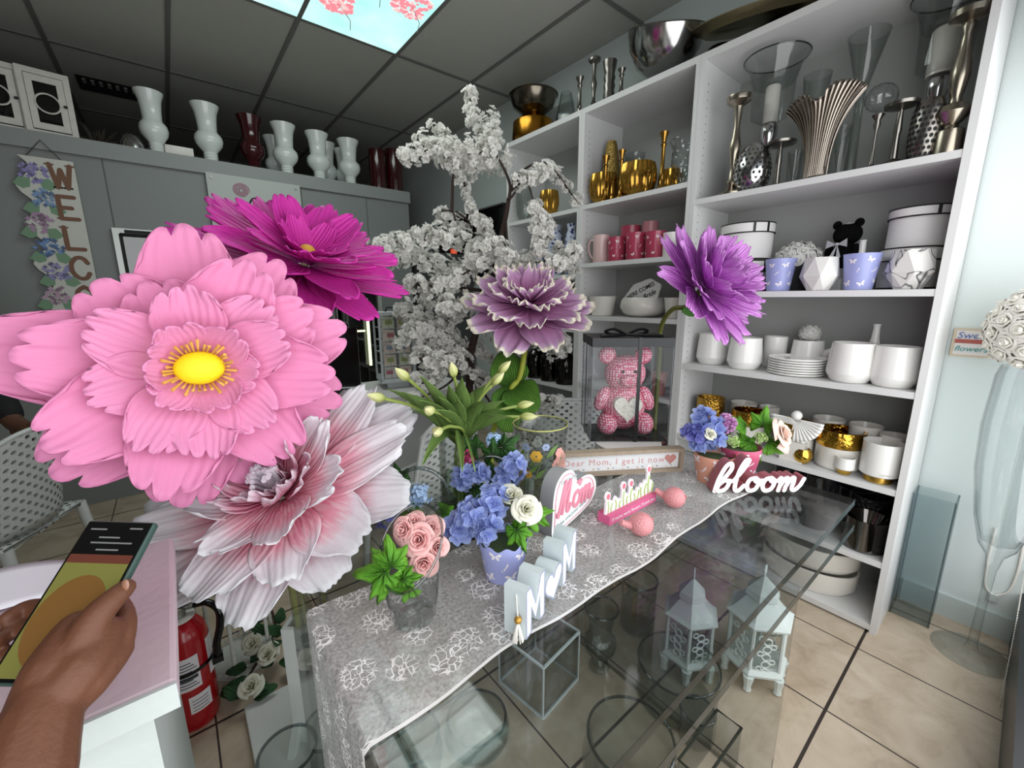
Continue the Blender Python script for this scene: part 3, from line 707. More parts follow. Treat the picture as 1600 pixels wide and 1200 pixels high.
def hurricane(label, px, yb, ym, yt, wglass, wbase, X, candle):
    c, r, h = spot(px, yb, yt, wglass, Z1, X); clampx(c, r); _, rb_, hm = spot(px, yb, ym, wbase, Z1, X)
    h = min(h, 0.585)
    t = thing('hurricane_lamp', label, 'candle holder', c, 0, 'glass hurricane candle holders')
    MB().lathe([(0.0001,0),(rb_,0),(rb_*0.95,0.01),(rb_*0.4,0.03),(rb_*0.3,hm*0.35),(rb_*0.5,hm*0.45),(rb_*0.3,hm*0.52),(rb_*0.35,hm*0.7),(rb_*0.8,hm*0.82),(rb_*0.85,hm*0.95),(rb_*0.7,hm),(0.0001,hm)], 28).build('stem_base', M_silver, t)
    MB().lathe([(rb_*0.6,hm+0.001),(r*0.62,hm+(h-hm)*0.12),(r*0.66,hm+(h-hm)*0.6),(r*0.78,hm+(h-hm)*0.85),(r,h-0.006),(r*1.0,h),(r*0.96,h),(r*0.74,hm+(h-hm)*0.83),(r*0.62,hm+(h-hm)*0.6)], 40).build('glass_shade', M_glass, t)
    rim = MB().torus((0,0,h-0.003), r*0.99, 0.003, 44, 6); rim.build('glass_rim', glass('rim_glass', 'b9c4c0', 0.6, 2, 0.03, 0.2), t)
    MB().lathe([(0.0001,hm+0.004),(candle,hm+0.004),(candle,hm+(h-hm)*0.56),(candle*0.9,hm+(h-hm)*0.58),(0.0001,hm+(h-hm)*0.57)], 24).build('candle', M_cream, t)
hurricane('silver footed hurricane glass with cream candle behind the left perforated vase', 1192, 290, 197, 95, 100, 32, 2.24, 0.03)
hurricane('larger silver footed hurricane glass with cream candle behind the right end candlestick', 1474, 225, 118, -10, 140, 50, 2.25, 0.04)
# shell shaped fan vase
c, r, h = spot(1272, 277, 142, 110, Z1, 2.105)
t = thing('shell_vase', 'pleated pewter fan shaped vase in the middle of the silver shelf', 'vase', c, -PI/2-0.25)
def fan(u, v):
    s = u*2-1; y = v*h; wd = 0.032+0.05*v**2.2+0.03*v**5
    top = 1-0.13*abs(s)**2-0.16*math.exp(-(s/0.17)**2)*v**8
    pl = 0.007*math.cos(u*17*2*PI)*(0.3+0.7*v)
    x = wd*math.sin(s*1.35)*1.12; z = y*top; d = -0.026*math.cos(s*1.35)*(1-0.55*v)-0.03*v**3*math.cos(s*1.2)
    return (x*1.15, d-pl, z)
mb = MB().grid(fan, 140, 20); mb.grid(lambda u, v: (lambda q: (q[0], -q[1]*0.8+0.006, q[2]))(fan(1-u, v)), 140, 20)
solid(mb.build('body', mat('pewter', 'a69c92', 0.3, 1.0), t, 60), 0.002)
# glass pieces
def gl(label, px, yb, yt, wp, X, prof, z=Z1, name='glass_vase', m=None, group=None, wall=0.05):
    return ves(name, label, 'vase', px, yb, yt, wp, m or M_glass, prof, z=z, X=X, group=group, wall=wall, clamp=False)
gl('tall trumpet shaped clear glass vase behind the shell vase', 1328, 262, 62, 66, 2.28, [(0.7,0),(0.75,0.02),(0.3,0.06),(0.22,0.5),(0.25,0.62),(0.6,0.8),(1,1)])
gl('clear glass cup vase rising behind the shell vase on its left', 1258, 275, 122, 44, 2.3, [(0.6,0),(0.6,0.02),(0.5,0.5),(0.8,0.75),(1,1)])
gl('clear straight glass vase between the low candlestick and the shell vase', 1238, 283, 238, 26, 2.2, P_TAP)
gl('clear straight glass vase right of the shell vase', 1308, 264, 200, 30, 2.22, P_CYL)
# ---- gold shelf of the middle bookcase ----
M_gg = mat('amber_gold_glass', 'b58a3a', 0.16, 0.85)
gg = 'gold ribbed bowls and holders on the gold shelf'
def gold(label, px, yb, yt, wp, X=2.15, prof=P_BOWL, rib=0.03, ribn=24, name='gold_bowl', cat='bowl', m=None, wall=0.06, seg=96, z=G1):
    return ves(name, label, cat, px, yb, yt, wp, m or M_gg, prof, z=z, X=X, group=gg, rib=rib, ribn=ribn, wall=wall, seg=seg, clamp=False)
gold('ribbed gold bowl with the glass collar, largest on the gold shelf', 992, 302, 256, 58, 2.14)
g = gl('clear glass jar standing inside behind the largest ribbed gold bowl', 990, 290, 242, 32, 2.26, [(0.9,0),(1,0.3),(0.9,0.9),(1,1)], z=G1)
gold('ribbed gold bowl left of the gold hammered egg vase', 912, 312, 281, 42, 2.13)
gold('ribbed gold bowl at the right end of the gold shelf', 1048, 285, 267, 40, 2.25)
gold('ribbed gold bowl seen behind blossom on the far bookcase', 858, 326, 299, 30, 2.14)
gold('hammered gold egg shaped vase on the gold shelf', 935, 300, 228, 27, 2.24, P_EGG, 0, 0, 'gold_vase', 'vase', mat('hammered_gold', 'b79a58', 0.25, 1.0, bump=0.9, bscale=120), 0.1, 28)
for px, yb, yt, wp, lab in ((1033, 292, 207, 18, 'tallest gold trumpet candlestick on the gold shelf'), (969, 303, 235, 15, 'gold candlestick just left of the largest ribbed bowl, half hidden'), (944, 306, 244, 16, 'gold candlestick in front of the hammered egg vase'), (955, 306, 279, 20, 'short gold candlestick left of the largest ribbed bowl'), (1010, 298, 268, 17, 'short gold candlestick in front of the largest ribbed bowl')):
    stick(lab, px, yb, yt, wp, M_dgold, 2.085 if yb > 300 or px == 1010 else 2.1, P_STICK2, group='gold candlesticks on the gold shelf', z=G1, seg=16)
ves('cut_glass_urn', 'cut glass urn at the right end of the gold shelf', 'urn', 1064, 280, 219, 42, M_cut, [(0.5,0),(0.5,0.03),(0.25,0.12),(0.3,0.2),(0.8,0.45),(0.85,0.6),(0.78,0.8),(1,0.97),(1,1)], z=G1, X=2.2, clamp=False)
gl('clear glass jar at the left end of the far bookcase', 818, 335, 292, 26, 2.15, P_BOWL, z=1.90)
# ---- mugs ----
M_red = mat('raspberry_mug', 'b0405a', 0.3, coat=0.3); M_pinkm = mat('blush_mug', 'd9b9b6', 0.3, coat=0.3)
def mug(label, px, yb, yt, wp, m, X, printed=True, handle=None, seed=1, group='red butterfly mugs'):
    t = ves('mug', label, 'mug', px, yb, yt, wp, m, [(0.9,0),(0.96,0.03),(1,0.9),(1,1)], z=G2, X=X, group=group, wall=0.06, part='cup', clamp=False)
    r, h = t['r'], t['h']
    if printed: butterfly_marks(t, r*0.97, r, h, 8, M_print, 0.013, -4.0, -1.2, seed=seed)
    if handle is not None:
        d = Vector((math.cos(handle), math.sin(handle), 0))
        MB().tube(smooth2([tuple(d*(r*0.96)+Vector((0,0,h*0.82))), tuple(d*(r*1.5)+Vector((0,0,h*0.85))), tuple(d*(r*1.75)+Vector((0,0,h*0.55))), tuple(d*(r*1.35)+Vector((0,0,h*0.25))), tuple(d*(r*0.94)+Vector((0,0,h*0.14)))], 5), 0.006, 8).build('handle', m, t)
    return t
mug('blush pink plain mug with its handle to the left', 938, 406, 368, 26, M_pinkm, 2.105, False, 1.75, group='mugs on the mug shelf')
mug('red butterfly mug next to the blush mug', 961, 405, 371, 27, M_red, 2.10, seed=2)
mug('red butterfly mug in the middle of the front row', 990, 403, 364, 31, M_red, 2.10, seed=3)
mug('red butterfly mug nearest the purple flower', 1021, 400, 362, 33, M_red, 2.10, seed=4)
mug('deep red plain mug behind the front row', 984, 395, 354, 32, M_red, 2.24, False, group='mugs on the mug shelf')
mug('tall pink plain mug behind, right of the deep red one', 1014, 392, 347, 26, mat('pink_mug', 'c98890', 0.3), 2.25, False, group='mugs on the mug shelf')
mug('white mug partly hidden by the purple flower', 1049, 398, 364, 30, M_ceram, 2.11, False, group='mugs on the mug shelf')
# ---- shelf with the bride sign ----
ves('ceramic_bowl', 'round white bowl below the bride sign', 'bowl', 998, 499, 465, 74, M_cream, P_BOWL, z=G3, X=2.155, wall=0.05, clamp=False)
ves('ceramic_pot', 'white straight pot left of the bride sign bowl', 'pot', 938, 497, 463, 44, M_cream, P_TAP, z=G3, X=2.13, group='white pots beside the bride sign', clamp=False)
ves('ceramic_pot', 'white straight pot right of the bride sign bowl', 'pot', 1052, 503, 465, 34, M_cream, P_TAP, z=G3, X=2.13, group='white pots beside the bride sign', clamp=False)
p = PX(1003, 466, 2.15)
t = thing('wall_plaque', 'white scalloped plaque with black lettering HERE COMES the Bride standing in the bowl', 'sign', (2.15, p.y, p.z-0.03), (0, 0, -PI/2))
pl = []
for i in range(28):
    a = 2*PI*i/28; q = 1+0.05*math.cos(7*a)
    pl.append((0.125*q*math.cos(a), 0.075*q*math.sin(a)))
mb = MB(); mb.M = Matrix.Rotation(R(-24), 4, 'Y') if False else Matrix.Rotation(R(-24), 4, 'Y'); mb.prism(pl, -0.004, 0.004); mb.M = None
o = mb.build('board', mat('plaque_white', 'd6d4d0', 0.6), t); 
for tx, s, dx, dz, sh in (('HERE COMES', 0.033, 0, 0.025, 0), ('the Bride', 0.04, 0.012, -0.02, 0.35)):
    v = Matrix.Rotation(R(-24), 3, 'Y') @ Vector((dx, -0.0045, dz))
    text('lettering', tx, s, M_blackm, t, v, (PI/2, R(-24), 0), 0.0004, shear=sh, bold=0.0006)
t.location.z = p.z+0.02
# ---- gold-and-white shelf (Z4) ----
M_rimg = mat('bright_gold', 'd9ae4c', 0.12, 1.0)
gw = 'white pots with gold on the fourth shelf'
def goldrim(label, px, yb, yt, wp, band=(0.58, 1.0), base=False, X=None, clamp=True, name='gold_rimmed_pot'):
    t = ves(name, label, 'pot', px, yb, yt, wp, M_cream, [(0.9,0),(0.97,0.03),(1,0.1),(1,1)], z=Z4, X=X, group=gw, wall=0.06, part='pot', clamp=clamp)
    r, h = t['r'], t['h']; a, b_ = band
    MB().lathe([(r*1.004,h*a),(r*1.03,h*(a+0.03)),(r*1.04,h*(a+b_)/2),(r*1.02,h*b_*1.0),(r*0.92,h*b_*1.005),(r*0.9,h*a)], 44).build('gold_band', mat('crackled_gold', 'd2a341', 0.14, 1.0, bump=0.35, bscale=70), t)
    return t
goldrim('white pot with a wide shiny gold rim, largest on the fourth shelf', 1305, 737, 669, 78)
goldrim('white pot with shiny gold rim below the angel figurine', 1238, 700, 657, 62, X=2.16)
goldrim('gold rimmed pot behind the green leaves', 1166, 690, 640, 54, X=2.2)
ves('gold_ball_vase', 'small round gold vase at the shelf front under the peach rose', 'vase', 1252, 727, 700, 33, M_rimg, [(0.5,0),(0.85,0.2),(1,0.5),(0.9,0.8),(0.7,1)], z=Z4, group=gw)
t = ves('tiny_gold_cup', 'tiny white cup with gold foot in front of the largest gold rimmed pot', 'cup', 1317, 744, 713, 34, M_ceram, [(0.9,0.3),(1,0.36),(0.96,1)], z=Z4, group=gw, part='cup')
MB().lathe([(0.0001,0),(t['r']*0.6,0),(t['r']*0.9,t['h']*0.3),(0.0001,t['h']*0.31)], 28).build('gold_foot', M_rimg, t)
t = ves('gold_footed_pot', 'white pot standing on a gold ring foot, right end of the fourth shelf', 'pot', 1381, 764, 692, 70, M_ceram, [(0.9,0.17),(0.98,0.2),(1,0.9),(1,1)], z=Z4, group=gw, part='pot')
MB().lathe([(0.0001,0),(t['r']*0.72,0),(t['r']*0.72,t['h']*0.175),(0.0001,t['h']*0.176)], 36).build('gold_foot', mat('brushed_gold', 'c9a04a', 0.3, 1.0), t)
text('lettering', 'Lumiere', 0.014, mat('pale_print', 'cfcac2', 0.5), t, (-t['r']*0.87, -t['r']*0.52, t['h']*0.27), (PI/2, 0, -PI/2+0.54), 0.0003)
ves('gold_studded_pot', 'gold diamond studded pot at the left end of the fourth shelf', 'pot', 1107, 665, 620, 44, mat('studded_gold', 'b98f3c', 0.25, 1.0, bump=1.0, bscale=90), P_CYL, z=Z4, X=2.2, group=gw)
for px, yb, yt, wp, X, lab in ((1158, 670, 628, 42, 2.34, 'plain white pot behind, left of the angel'), (1197, 680, 634, 32, 2.35, 'plain white pot behind the angel wing'), (1289, 700, 652, 52, 2.31, 'plain white pot behind the largest gold rimmed pot'), (1345, 715, 662, 54, 2.27, 'plain white pot behind, between gold rimmed pot and gold footed pot'), (1402, 730, 680, 50, 2.215, 'plain white pot behind the gold footed pot')):
    ves('plain_pot', lab, 'pot', px, yb, yt, wp, M_cream, P_CYL, z=Z4, X=X, group='plain white pots at the back of the fourth shelf', clamp=False)
c, r, h = spot(1240, 690, 630, 64, None, 2.09)
t = thing('angel_figurine', 'white angel figurine with pleated open wings leaning before gold rimmed pot', 'figurine', (2.085, c.y, c.z+0.0), -PI/2-0.15)
t.location.z = PX(1240, 690, 2.085).z
hh = (PX(1240, 632, 2.085).z-t.location.z)*0.86
def wing(u, v):
    a = PI*(1.0+u); rr = hh*0.72*(0.1+0.9*v); pl = 0.0035*math.cos(u*19*2*PI)*v
    return (rr*math.cos(a)*1.05, pl-0.002, hh*0.74+rr*math.sin(a)*1.0)
solid(MB().grid(wing, 114, 6).build('wings', M_ceram, t, 60), 0.003); MB().sphere((0,0,hh*0.84), hh*0.15, 16, 12).build('head', M_ceram, t)
MB().lathe([(0.0001,0),(hh*0.28,0),(hh*0.1,hh*0.7),(0.0001,hh*0.75)], 16, (0, hh*0.12, 0), 1, 0.3).build('gown', M_ceram, t)
tag(MB().cbox((2.09+0.012, c.y, 0), (0.05, 0.09, t.location.z-Z4-0.001)).build('display_block', M_cream, None, 0, (0, 0, Z4+(t.location.z-Z4)/2)), 'small cream block under the angel figurine', 'block')
# ---- black shelf (Z5) ----
M_bp = mat('black_glazed_pot', '151518', 0.12, coat=0.5); M_mir = mat('dark_mirror', '6d6a68', 0.1, 1.0)
bk = 'black and mirror pots on the fifth shelf'
for px, yb, yt, wp, m, lab, X, bp in ((1353, 868, 806, 78, M_mir, 'mirror finished silver pot, front right of the black pots', None, 0), (1350, 850, 770, 66, mat('black_studded_pot', '18181b', 0.15, bump=1.0, bscale=110), 'black studded pot behind the mirror pot', 2.3, 0),
    (1328, 820, 758, 60, M_bp, 'glossy black pot behind, left of the studded one', 2.345, 0), (1275, 800, 738, 58, M_bp, 'glossy black pot in the middle of the fifth shelf', 2.2, 0), (1225, 785, 725, 50, M_bp, 'glossy black pot toward the left of the fifth shelf', 2.2, 0)):
    ves('dark_pot', lab, 'pot', px, yb, yt, wp, m, P_CYL, z=Z5, X=X, group=bk, clamp=X is None)
# ---- bottom shelf: oval tubs
for k, (lab, yy) in enumerate((('lower of the two cream oval tubs on the lowest shelf', 0), ('upper cream oval tub stacked on the lowest shelf', 1))):
    o = MB().lathe([(0.0001,0),(0.16,0),(0.185,0.03),(0.188,0.105),(0.18,0.105),(0.175,0.03),(0.0001,0.02)], 48, (0,0,0), 0.72, 1.02).build('oval_tub', M_cream, None, 40, (2.215, 0.50, Z6+0.0015+0.107*k)); tag(o, lab, 'tub', 'cream oval tubs')
# ---- far bookcase, through the blossom ----
M_bw = mat('blue_white_china', 'b8bfd0', 0.25); nt = M_bw.node_tree
tc = nt.nodes.new('ShaderNodeTexCoord'); n = nt.nodes.new('ShaderNodeTexVoronoi'); n.inputs['Scale'].default_value = 45; nt.links.new(tc.outputs['Object'], n.inputs['Vector'])
rp = ramp_nodes(nt, [(0.3, '1c2b63'), (0.45, 'b8bfd0')]); nt.links.new(n.outputs['Distance'], rp.inputs[0]); nt.links.new(rp.outputs[0], nt.nodes['Principled BSDF'].inputs['Base Color'])
for px, yb, yt, wp, X, lab in ((892, 410, 350, 22, 2.12, 'blue and white china vase nearest the mug shelf'), (868, 412, 352, 26, 2.14, 'blue and white china vase second from the mug shelf'), (842, 415, 385, 30, 2.16, 'low blue and white china jar behind blossom')):
    ves('china_vase', lab, 'vase', px, yb, yt, wp, M_bw, [(0.7,0),(0.9,0.1),(1,0.5),(0.8,0.8),(0.55,0.88),(0.7,1)], z=1.50, X=X, group='blue and white china on the far bookcase', clamp=False)
M_amb = glass('amber_glass', 'a8672c', 0.7, 1.6, 0.03, 0.45)
for px, yb, yt, wp, lab in ((836, 608, 546, 28, 'tall amber glass bottle, left of the row behind the lilac flower'), (858, 612, 556, 30, 'amber glass bottle, middle of the row behind the lilac flower'), (882, 612, 553, 32, 'dark amber round bottle next to the bear box')):
    ves('amber_bottle', lab, 'bottle', px, yb, yt, wp, M_amb, [(0.9,0),(1,0.06),(1,0.6),(0.85,0.74),(0.35,0.86),(0.35,1)], z=0.75, X=2.13, group='amber bottles on the far bookcase', clamp=False, h=0.26)
# pink pots beyond the bear box
for px, yb, yt, wp, lab in ((1030, 585, 545, 28, 'pink pot seen through the right edge of the bear box'),(1032, 640, 604, 26, 'coral pot low behind the bear box')):
    ves('pink_pot', lab, 'pot', px, yb, yt, wp, mat('pink_pot', 'c98a86', 0.5), P_TAP, z=G4 if yb < 600 else 0.42, X=2.12, clamp=False, group='pink pots behind the bear box', h=0.13)
# ---- on top of the bookcases ----
ZT = 2.444
def topv(name, label, cat, px, yb, yt, wp, m, prof, X, wall=0.06, **k): return ves(name, label, cat, px, yb, yt, wp, m, prof, z=ZT, X=X, wall=wall, clamp=False, **k)
c, r, h = spot(833, 221, 150, 66, ZT, 2.2)
t = thing('gold_pedestal_bowl', 'antique gold footed bowl at the far end on top of the bookcases', 'bowl', c)
MB().lathe([(0.0001,0),(r*0.95,0),(r,0.02),(r*0.95,h*0.42),(r*0.55,h*0.55),(r*0.5,h*0.6),(0.0001,h*0.6)], 36).build('drum_base', mat('amber_gold_metal', 'a8752a', 0.2, 1.0), t)
MB().lathe([(0.0001,h*0.6),(r*0.5,h*0.6),(r*0.95,h*0.78),(r*1.08,h*0.98),(r*1.15,h),(r*1.05,h),(r*0.88,h*0.8),(0.0001,h*0.68)], 36).build('bowl', mat('dark_pewter', '6e675c', 0.22, 1.0), t)
t = topv('glass_lantern', 'faceted clear glass lantern with candle next to the gold footed bowl', 'lantern', 884, 193, 145, 34, M_glass, [(0.9,0),(1,0.3),(0.55,0.95),(0.5,1)], 2.2, seg=6, part='glass_body')
MB().lathe([(0.0001,0.01),(0.035,0.01),(0.035,0.08),(0.0001,0.085)], 20).build('candle', M_cream, t)
sg = 'dark silver candlesticks on top of the bookcases'
for px, yb, yt, wp, pr, lab in ((905, 179, 121, 16, P_STICK2, 'slimmest and shortest pale silver candlestick on the bookcase top'), (927, 168, 92, 21, P_STICK, 'tallest dark silver candlestick on the bookcase top'), (951, 160, 96, 22, [(1,0),(0.9,0.05),(0.8,0.1),(0.85,0.2),(0.7,0.3),(0.85,0.4),(0.7,0.5),(0.85,0.6),(0.7,0.7),(0.9,0.85),(1,1),(0.01,1)], 'thick twisted silver candlestick beside the big silver bowl'), (970, 150, 108, 16, P_STICK2, 'small silver candlestick half behind the big silver bowl')):
    stick(lab, px, yb, yt, wp, M_dsilver, 2.12, pr, group=sg, z=ZT)
c = PX(1030, 128, 2.19); 
t = thing('silver_bowl', 'huge polished silver bowl tilted on top of the bookcases', 'bowl', (2.20, c.y, ZT+0.04), (R(14), R(-14), 0))
MB().lathe([(0.0001,0),(0.06,0),(0.13,0.05),(0.175,0.13),(0.19,0.215),(0.183,0.215),(0.166,0.13),(0.12,0.055),(0.0001,0.012)], 56).build('bowl', M_silver, t)
MB().torus((0,0,0.215), 0.187, 0.004, 56, 6).build('rim', M_dsilver, t)
c = PX(1170, 20, 2.2)
t = thing('oval_tray', 'large antique gold oval tray lying tilted over stands on the bookcase top', 'tray', (2.22, PX(1195, 30, 2.22).y, ZT+0.1), (R(8), R(-12), 0))
MB().lathe([(0.0001,0),(0.17,0.0),(0.185,0.015),(0.21,0.03),(0.206,0.036),(0.18,0.022),(0.165,0.008),(0.0001,0.007)], 56, (0,0,0), 0.9, 1.6).build('tray', mat('antique_tray', 'b3a582', 0.3, 1.0, var=0.2, vscale=10), t)
for k, (px, yb, w_, lab) in enumerate(((1120, 78, 50, 'dark pot under the far end of the oval tray'), (1215, 40, 60, 'dark pot under the near end of the oval tray'))):
    p = PX(px, yb, 2.2); tag(MB().lathe([(0.0001,0),(0.07,0),(0.08,0.05),(0.06,0.082),(0.0001,0.082)], 24).build('dark_dish', mat('dark_bronze', '2a2520', 0.35, 0.8), None, 40, (2.24, p.y, ZT)), lab, 'dish', 'dark dishes under the oval tray')
# ---- on top of the cooler ----
def cool_top(name, label, cat, px, yb, yt, wp, m, prof, Y, wall=0.06, group=None, z=CZ+0.005):
    t = ray(px, yb); s = (Y)/t.y; c = CAM+t*s; c.z = z
    d = depth(c); k = math.cos(math.atan((px-800)/F)); r = wp/2*d/F*k
    t2 = ray(px, yt); h = CAM.z+t2.z*(Y/t2.y)-z
    pr = inner(prof, wall) if wall else [(0.0001, prof[0][1])]+list(prof)
    o = MB().lathe([(a*r, b*h) for a, b in pr], 32).build(name, m, None, 40, c); return tag(o, label, cat, group)
M_milk = mat('milk_glass', 'dfe6e2', 0.2, coat=0.3); M_wine = mat('dark_red_glass', '3a0a10', 0.12, coat=0.4)
ug = 'white urn vases along the cooler top'
for (px, yb, yt, wp), nm in zip(((245, 231, 147, 48), (330, 246, 167, 46), (449, 268, 197, 40), (500, 276, 210, 37), (548, 285, 221, 34)), ('leftmost, beside the pale card', 'second from the left, beside the red vase', 'middle one, right of the red vase', 'second from the right end', 'rightmost, beside the tall dark red vases')):
    cool_top('urn_vase', 'white baluster urn vase on the cooler edge, '+nm, 'vase', px, yb, yt, wp, M_milk, P_URN, CY+0.11, group=ug)
for px, yb, yt, wp, nm in ((432, 262, 216, 26, 'partly hidden behind the middle front urn'), (538, 285, 235, 18, 'partly hidden behind the rightmost front urn'), (514, 280, 225, 20, 'hidden behind the urn second from the right')):
    cool_top('urn_vase', 'white urn vase in the second row, '+nm, 'vase', px, yb, yt, wp+8, M_milk, P_URN, CY+0.36, group='white urn vases in the second row', z=CZ)
cool_top('red_urn_vase', 'dark red baluster urn vase between white urns on the cooler', 'vase', 397, 258, 185, 40, M_wine, P_URN, CY+0.14)
for px, nm in ((592, 'left'), (618, 'right')):
    cool_top('red_cylinder_vase', 'tall dark red cylinder vase at the cooler end, the %s of the pair' % nm, 'vase', px, 296, 236, 26, M_wine, P_CYL, CY+0.2, group='tall dark red vases')
cool_top('silver_dish', 'dark silver domed dish left of the first white urn', 'dish', 208, 228, 209, 46, M_silver, [(1,0),(0.95,0.4),(0.7,0.8),(0.2,1)], CY+0.13, wall=0)
tag(MB().box((-0.08,-0.003,0),(0.08,0.003,0.1)).build('blank_card', M_cream, None, 0, (PY(280, 236, CY+0.2).x, CY+0.17, CZ+0.005)), 'pale blank card standing between the first two urns', 'card')
M_wood = mat('whitewashed_wood', 'cfccc4', 0.7, var=0.15, vscale=30)
def lantern_box(label, px):
    x = PY(px, 190, CY+0.16).x
    t = thing('wooden_lantern', label, 'lantern', (x, CY+0.16, CZ+0.005), 0.12, 'whitewashed lanterns on the cooler')
    w_, d_, h_ = 0.108, 0.1, 0.36
    mb = MB().box((-w_,-d_,0),(w_,d_,0.03)).box((-w_,-d_,h_-0.03),(w_,d_,h_))
    for sx in (-1,1):
        for sy in (-1,1): mb.box((sx*w_-0.014*(sx+1), sy*d_-0.014*(sy+1), 0.03),(sx*w_-0.014*(sx-1), sy*d_-0.014*(sy-1), h_-0.03))
    mb.build('case', M_wood, t, 0)
    fr = MB().box((-w_+0.03,-d_-0.006,0.035),(-w_+0.06,-d_,h_-0.035)).box((w_-0.06,-d_-0.006,0.035),(w_-0.03,-d_,h_-0.035)).box((-w_+0.06,-d_-0.006,0.035),(w_-0.06,-d_,0.07)).box((-w_+0.06,-d_-0.006,h_-0.07),(w_-0.06,-d_,h_-0.035))
    fr = fr.build('door', M_wood, t, 0)
    MB().torus((0,-d_-0.006,h_*0.5), 0.052, 0.005, 24, 6, (0,1,0)).build('oval_bead', M_wood, fr).scale = (1,1,1.0)
    MB().cbox((w_-0.035,-d_-0.012,h_*0.5),(0.016,0.012,0.012)).build('latch', M_blackm, fr)
    MB().box((-w_+0.02,-d_+0.004,0.03),(w_-0.02,-d_+0.007,h_-0.03)).build('pane', glass('lantern_pane', '6a706c', 0.5, 1.5, 0.03, 0.5), t, 0)
    MB().lathe([(0.0001,h_),(0.03,h_),(0.02,h_+0.03),(0.0001,h_+0.035)], 12).build('finial', M_blackm, t)
lantern_box('whitewashed wooden lantern on the cooler above the WELCOME sign', 80); lantern_box('whitewashed wooden lantern cut by the left picture edge', 6)
# dark things behind: dried arrangement and vent
rn = random.Random(9); mb = MB()
for k in range(40):
    a = rn.random()*6.28; e = rn.uniform(0.2, 1.4); L = rn.uniform(0.1, 0.25); d = Vector((math.cos(a)*math.cos(e), math.sin(a)*math.cos(e)*0.6, math.sin(e)))
    mb.tube([(0,0,0.02), tuple(d*L*0.6+Vector((0,0,0.01))), tuple(d*L)], [0.004, 0.012, 0.002], 5)
o = mb.build('dried_bunch', mat('dried_dark', '3a342c', 0.9), None, 40, (PY(150, 210, CY+0.3).x, CY+0.3, CZ)); tag(o, 'dark dried bunch behind the right wooden lantern', 'dried flowers')
t = thing('air_vent', 'black slotted air vent in the ceiling over the cooler', 'vent', (PZ(178, 138, ZC).x, PZ(178, 138, ZC).y, ZC), 0.0)
MB().box((-0.2,-0.14,-0.012),(0.2,0.14,-0.009)).build('backing', M_blackm, t, 0)
mb = MB()
for k in range(8): mb.box((-0.17+k*0.046,-0.1,-0.017),(-0.15+k*0.046,-0.02,-0.012))
mb.build('louvre', mat('vent_grey', '8c8c88', 0.5), t, 0)
# ================================================================ giant paper and foam flowers
def petal(L, Wd, elev=0.0, curl=0.0, cup=0.0, ruf=0.0, rf=9, lobes=3, lobe=0.12, tip=0.22, base=0.25, seed=0, nu=24, nv=14, peak=0.62, jag=0.0, twist=0.0, pl=0.0, pf=6):
    rn = random.Random(seed); ph = rn.random()*6; ph2 = rn.random()*6; sk = rn.uniform(-0.1, 0.1)
    js = [rn.uniform(-1, 1) for _ in range(nu+1)]
    def fn(u, v):
        s = 2*u-1
        ww = base+(1-base)*math.sin(min(v/peak, 1)*PI/2)**1.1 if v < peak else 1-0.22*((v-peak)/(1-peak))**2.2
        x = s*Wd/2*ww
        fr_ = 2*((lobes*u) % 1.0)-1 if u < 1 else 1.0
        Ls = L*(1-tip*abs(s)**2.4-lobe*(1-math.sqrt(max(0.0, 1-fr_*fr_)))*min(1, v*1.1)+sk*s*0.5)
        Ls *= 1+jag*js[int(round(u*nu))]
        r = v*Ls
        th = elev+curl*v*v
        y = r*math.cos(elev+curl*v*v*0.55); z = r*math.sin(elev+curl*v*v*0.55)
        z += cup*Wd*s*s*ww + ruf*L*(v**2.2)*math.sin(rf*s+ph)+ruf*0.35*L*(v**3)*math.sin(rf*2.1*s+ph2)+pl*L*math.sin(pf*PI*u+ph)*min(1, 2*v)*(1-v*0.3)
        y += ruf*0.6*L*(v**3)*math.cos(rf*1.3*s+ph2)
        x += twist*L*v*v
        return (x, y, z)
    return MB().grid(fn, nu, nv)
def big_flower(name, label, centre, n, layers, m, up=(0,0,1), th=0.0025, spin0=0.0, part='petal'):
    t = thing(name, label, 'flower', centre)
    B = frame_from(n, up).to_4x4()
    sd = abs(hash(name)) % 97 if False else len(label)
    for li, ly in enumerate(layers):
        k = ly['n']
        for i in range(k):
            rn = random.Random(li*131+i*7+sd)
            a = ly.get('a0', 0)+ly.get('arc', 2*PI)*i/k+rn.uniform(-1, 1)*ly.get('ja', 0.08)+spin0
            p = dict(ly['p']); p['seed'] = li*50+i+sd
            p['L'] = p['L']*rn.uniform(0.93, 1.07); p['elev'] = p.get('elev', 0)+rn.uniform(-1, 1)*ly.get('je', 0.07)
            mods = ly.get('mod')
            if mods: mods(i, a, p, rn)
            mb = petal(**p)
            M = B @ Matrix.Translation((0,0,ly.get('z', 0))) @ Matrix.Rotation(a-PI/2, 4, 'Z') @ Matrix.Translation((0, ly.get('r0', 0.02), 0.001*(i % 2)))
            mb.v = [tuple(M @ Vector(q)) for q in mb.v]
            o = mb.build(part, ly.get('m', m), t, 70)
            if th: solid(o, th)
    return t, B
def cam_dir(a, b, c): return (RIGHT*a+UP*b-FWD*c).normalized()
